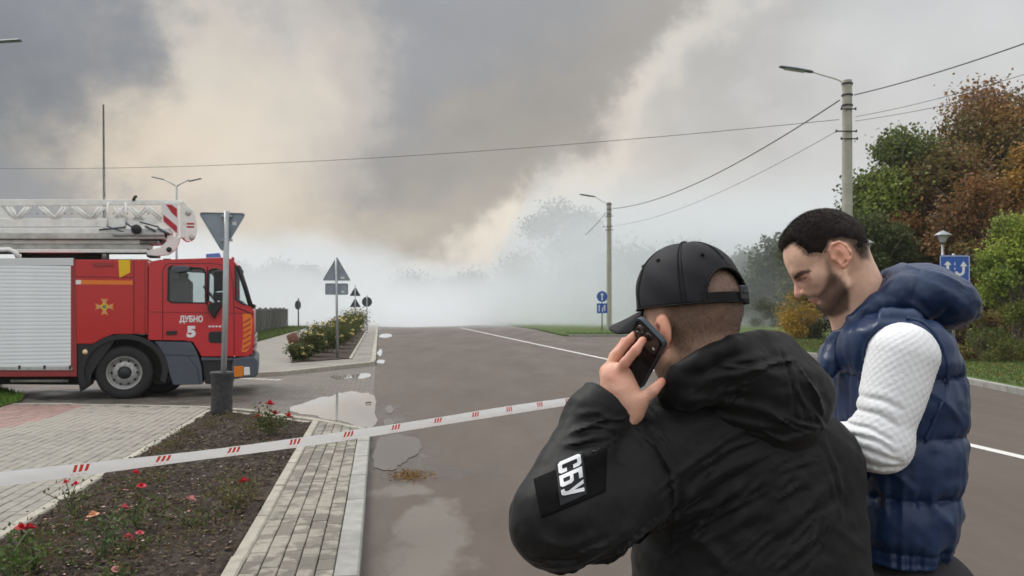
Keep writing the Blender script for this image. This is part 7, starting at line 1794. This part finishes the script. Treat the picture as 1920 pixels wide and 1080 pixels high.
def hoodf(p):
    YN = 1.78
    d = sd_ell(p, Vp(1736, 555, -.01), (.100, .125, .062), axes(Vector((1, 0, -.50)), (0, 1, 0)))
    d = smin(d, sd_ell(p, Vp(1766, 576, -.01), (.044, .095, .042), axes(Vector((1, 0, -.9)), (0, 1, 0))), .03)
    for s in (-1, 1):
        ch = [(Vp(1576, 632, s * .045), .014), (Vp(1606, 606, s * .072), .015), (Vp(1645, 572, s * .085), .020), (Vp(1692, 552, s * .085), .034), (Vp(1740, 560, s * .07), .045)]
        for (a, r1), (b, r2) in zip(ch, ch[1:]): d = smin(d, sd_cap(p, a, b, r1, r2), .02)
        d = smin(d, sd_cap(p, Vp(1565, 640, s * .04), Vp(1552, 690, s * .05), .016, .018), .02)
    d = smax(d, -sd_cap(p, Vp(1586, 470, 0), Vp(1630, 610, 0), .070, .064), .010)
    e = np.zeros(len(p), np.float32)
    A = Vp(1590, 545); ax = np.array((.86, 0, -.50)); s = (p - V3(A)) @ ax.astype(np.float32)         # along the hood
    t = (s / .062); e += .007 * np.sqrt(np.abs(np.sin(np.pi * (t * .8 + .15 * noise3(p * 5, 2))))) - .004
    up = (p - V3(A)) @ np.array((.5, 0, .86), np.float32)
    e += .0030 * noise3(np.stack([s * 9, p[:, 1] * 18, up * 50], 1), 5) + .0018 * fbm(p * 50, 6, 3)
    e += .0035 * np.clip(1 - np.abs(noise3(np.stack([s * 9, p[:, 1] * 10, up * 34], 1), 77)) * 2.5, 0, 1)
    return d - e
h3, _ = sculpt('hood', hoodf, (Vp(1500, 0).x - .02, 1.60, 1.46), (Vp(1850, 0).x + .02, 1.96, 1.81), .0042, M_blue_n, m2); toloc(h3, m2)
def linf(p):
    d = sd_cap(p, Vp(1584, 500, 0), Vp(1632, 610, 0), .064, .064); d = np.maximum(np.abs(d) - .004, 0) - .002
    cut = (p - V3(Vp(1650, 524))) @ np.array((.62, 0, .78), np.float32); d = smax(d, cut, .004); cut2 = (p - V3(Vp(1570, 605))) @ np.array((-.75, 0, .66), np.float32); return smax(d, cut2, .004)
ln2, _ = sculpt('collar_lining', linf, (Vp(1540, 0).x, 1.68, 1.60), (Vp(1700, 0).x, 1.88, 1.78), .004, M_navy_d, m2); toloc(ln2, m2)
# quilted sleeves
def sleevef(a, b, c_, side):
    def f(p):
        d = sd_cap(p, a, b, .067, .052)
        d2 = sd_cap(p, b, c_, .053, .040); d = smin(d, d2, .018)
        d = smin(d, sd_ell(p, b + Vector((.010, 0, .004)), (.047, .047, .047)), .02)
        n = d < .04; q = p[n]; e = np.zeros(len(p), np.float32)
        # diamond quilting laid along and round the arm
        ax = V3(b - a); L = np.linalg.norm(ax); ax /= L; al = (q - V3(a)) @ ax; ang = np.arctan2(q[:, 1] - a.y, (q[:, 0] - a.x) - al * ax[0]); rd = ang * .072
        w = q[:, 2] * .0
        u = (al + rd) / .0175; v = (al - rd) / .0175
        pil = (np.abs(np.sin(np.pi * u) * np.sin(np.pi * v)) + 1e-5) ** .45; ee = .0019 * pil
        for pts, ww, am in (([(1585, 800), (1620, 800), (1660, 826)], .006, -.004), ([(1590, 815), (1630, 822), (1665, 850)], .006, -.004), ([(1610, 770), (1640, 775), (1672, 800)], .007, -.003), ([(1600, 835), (1640, 850), (1680, 862)], .006, -.0045), ([(1622, 745), (1650, 750), (1680, 768)], .008, -.003), ([(1595, 860), (1640, 872), (1690, 868)], .007, -.004)):
            ee += ridge(q, [P(x, y, 1.56) for x, y in pts], ww, am, front_y=a.y + .05)
        ee += .0022 * fbm(q * np.array([9, 9, 14]), 3, 2); e[n] = ee
        return d - e
    return f
s1, _ = sculpt('quilted_sleeve', sleevef(LSH, LEL, LWR, 1), (1.44 * -.0 + LWR.x - .03, 1.46, 1.28), (LSH.x + .11, 1.80, 1.70), .0031, M_quilt, m2); toloc(s1, m2)
s2, _ = sculpt('quilted_sleeve', sleevef(RSH, REL, RWR, -1), (RWR.x - .03, 1.72, 1.26), (RSH.x + .11, 2.10, 1.70), .007, M_quilt, m2); toloc(s2, m2)
# armhole binding and side label
b = MB(); bv2 = BVHTree.FromPolygons([v.co for v in vo.data.vertices], [tuple(p.vertices) for p in vo.data.polygons])
def onv(px, py, off):
    o = Vector((0, 0, CH)); d = (P(px, py, 1.0) - o).normalized(); h, n, i, ds = bv2.ray_cast(o, d); return (h - d * off) if h is not None else None
arc = [(1700, 596), (1730, 604), (1753, 624), (1770, 652), (1778, 685), (1776, 720), (1764, 760), (1748, 800), (1733, 832)]
pts = [onv(x, y, .002) for x, y in arc]; pts = [p for p in pts if p is not None]
if len(pts) > 2:
    fine = []
    for a, c_ in zip(pts, pts[1:]): fine += [a.lerp(c_, k / 6) for k in range(6)]
    b.tube(fine, .004, 6); o = b.build('armhole_binding', M_blue_n, m2, True); toloc(o, m2)
tagp = onv(1655, 940, .004)
if tagp is not None:
    b = MB(); b.box(tagp, (.006, .003, .05)); o = b.build('side_label', M_trim, m2); toloc(o, m2)
hb = Vp(1676, 1100)
hp = [Vector((hb.x, YV - .10, .96)), Vector((hb.x, YV + .10, .96))]; kn = [Vector((hb.x - .02, YV - .12, .52)), Vector((hb.x + .02, YV + .12, .52))]; an_ = [Vector((hb.x - .01, YV - .13, .10)), Vector((hb.x + .05, YV + .13, .10))]
trousers('jeans', hp, kn, an_, m2, M_jean, (.118, .085, .06))
for a in an_: shoe(m2, a, (-1, -.1, 0))
b = MB(); b.lathe([(.118, -.02), (.122, -.018), (.122, .018), (.118, .02)], (0, 0, 0), 36); b.v = [Vector((v.x * .95 + hb.x, v.y * 1.25 + YV, v.z + 1.115)) for v in b.v]; o = b.build('belt', M_shoe, m2, True); toloc(o, m2)
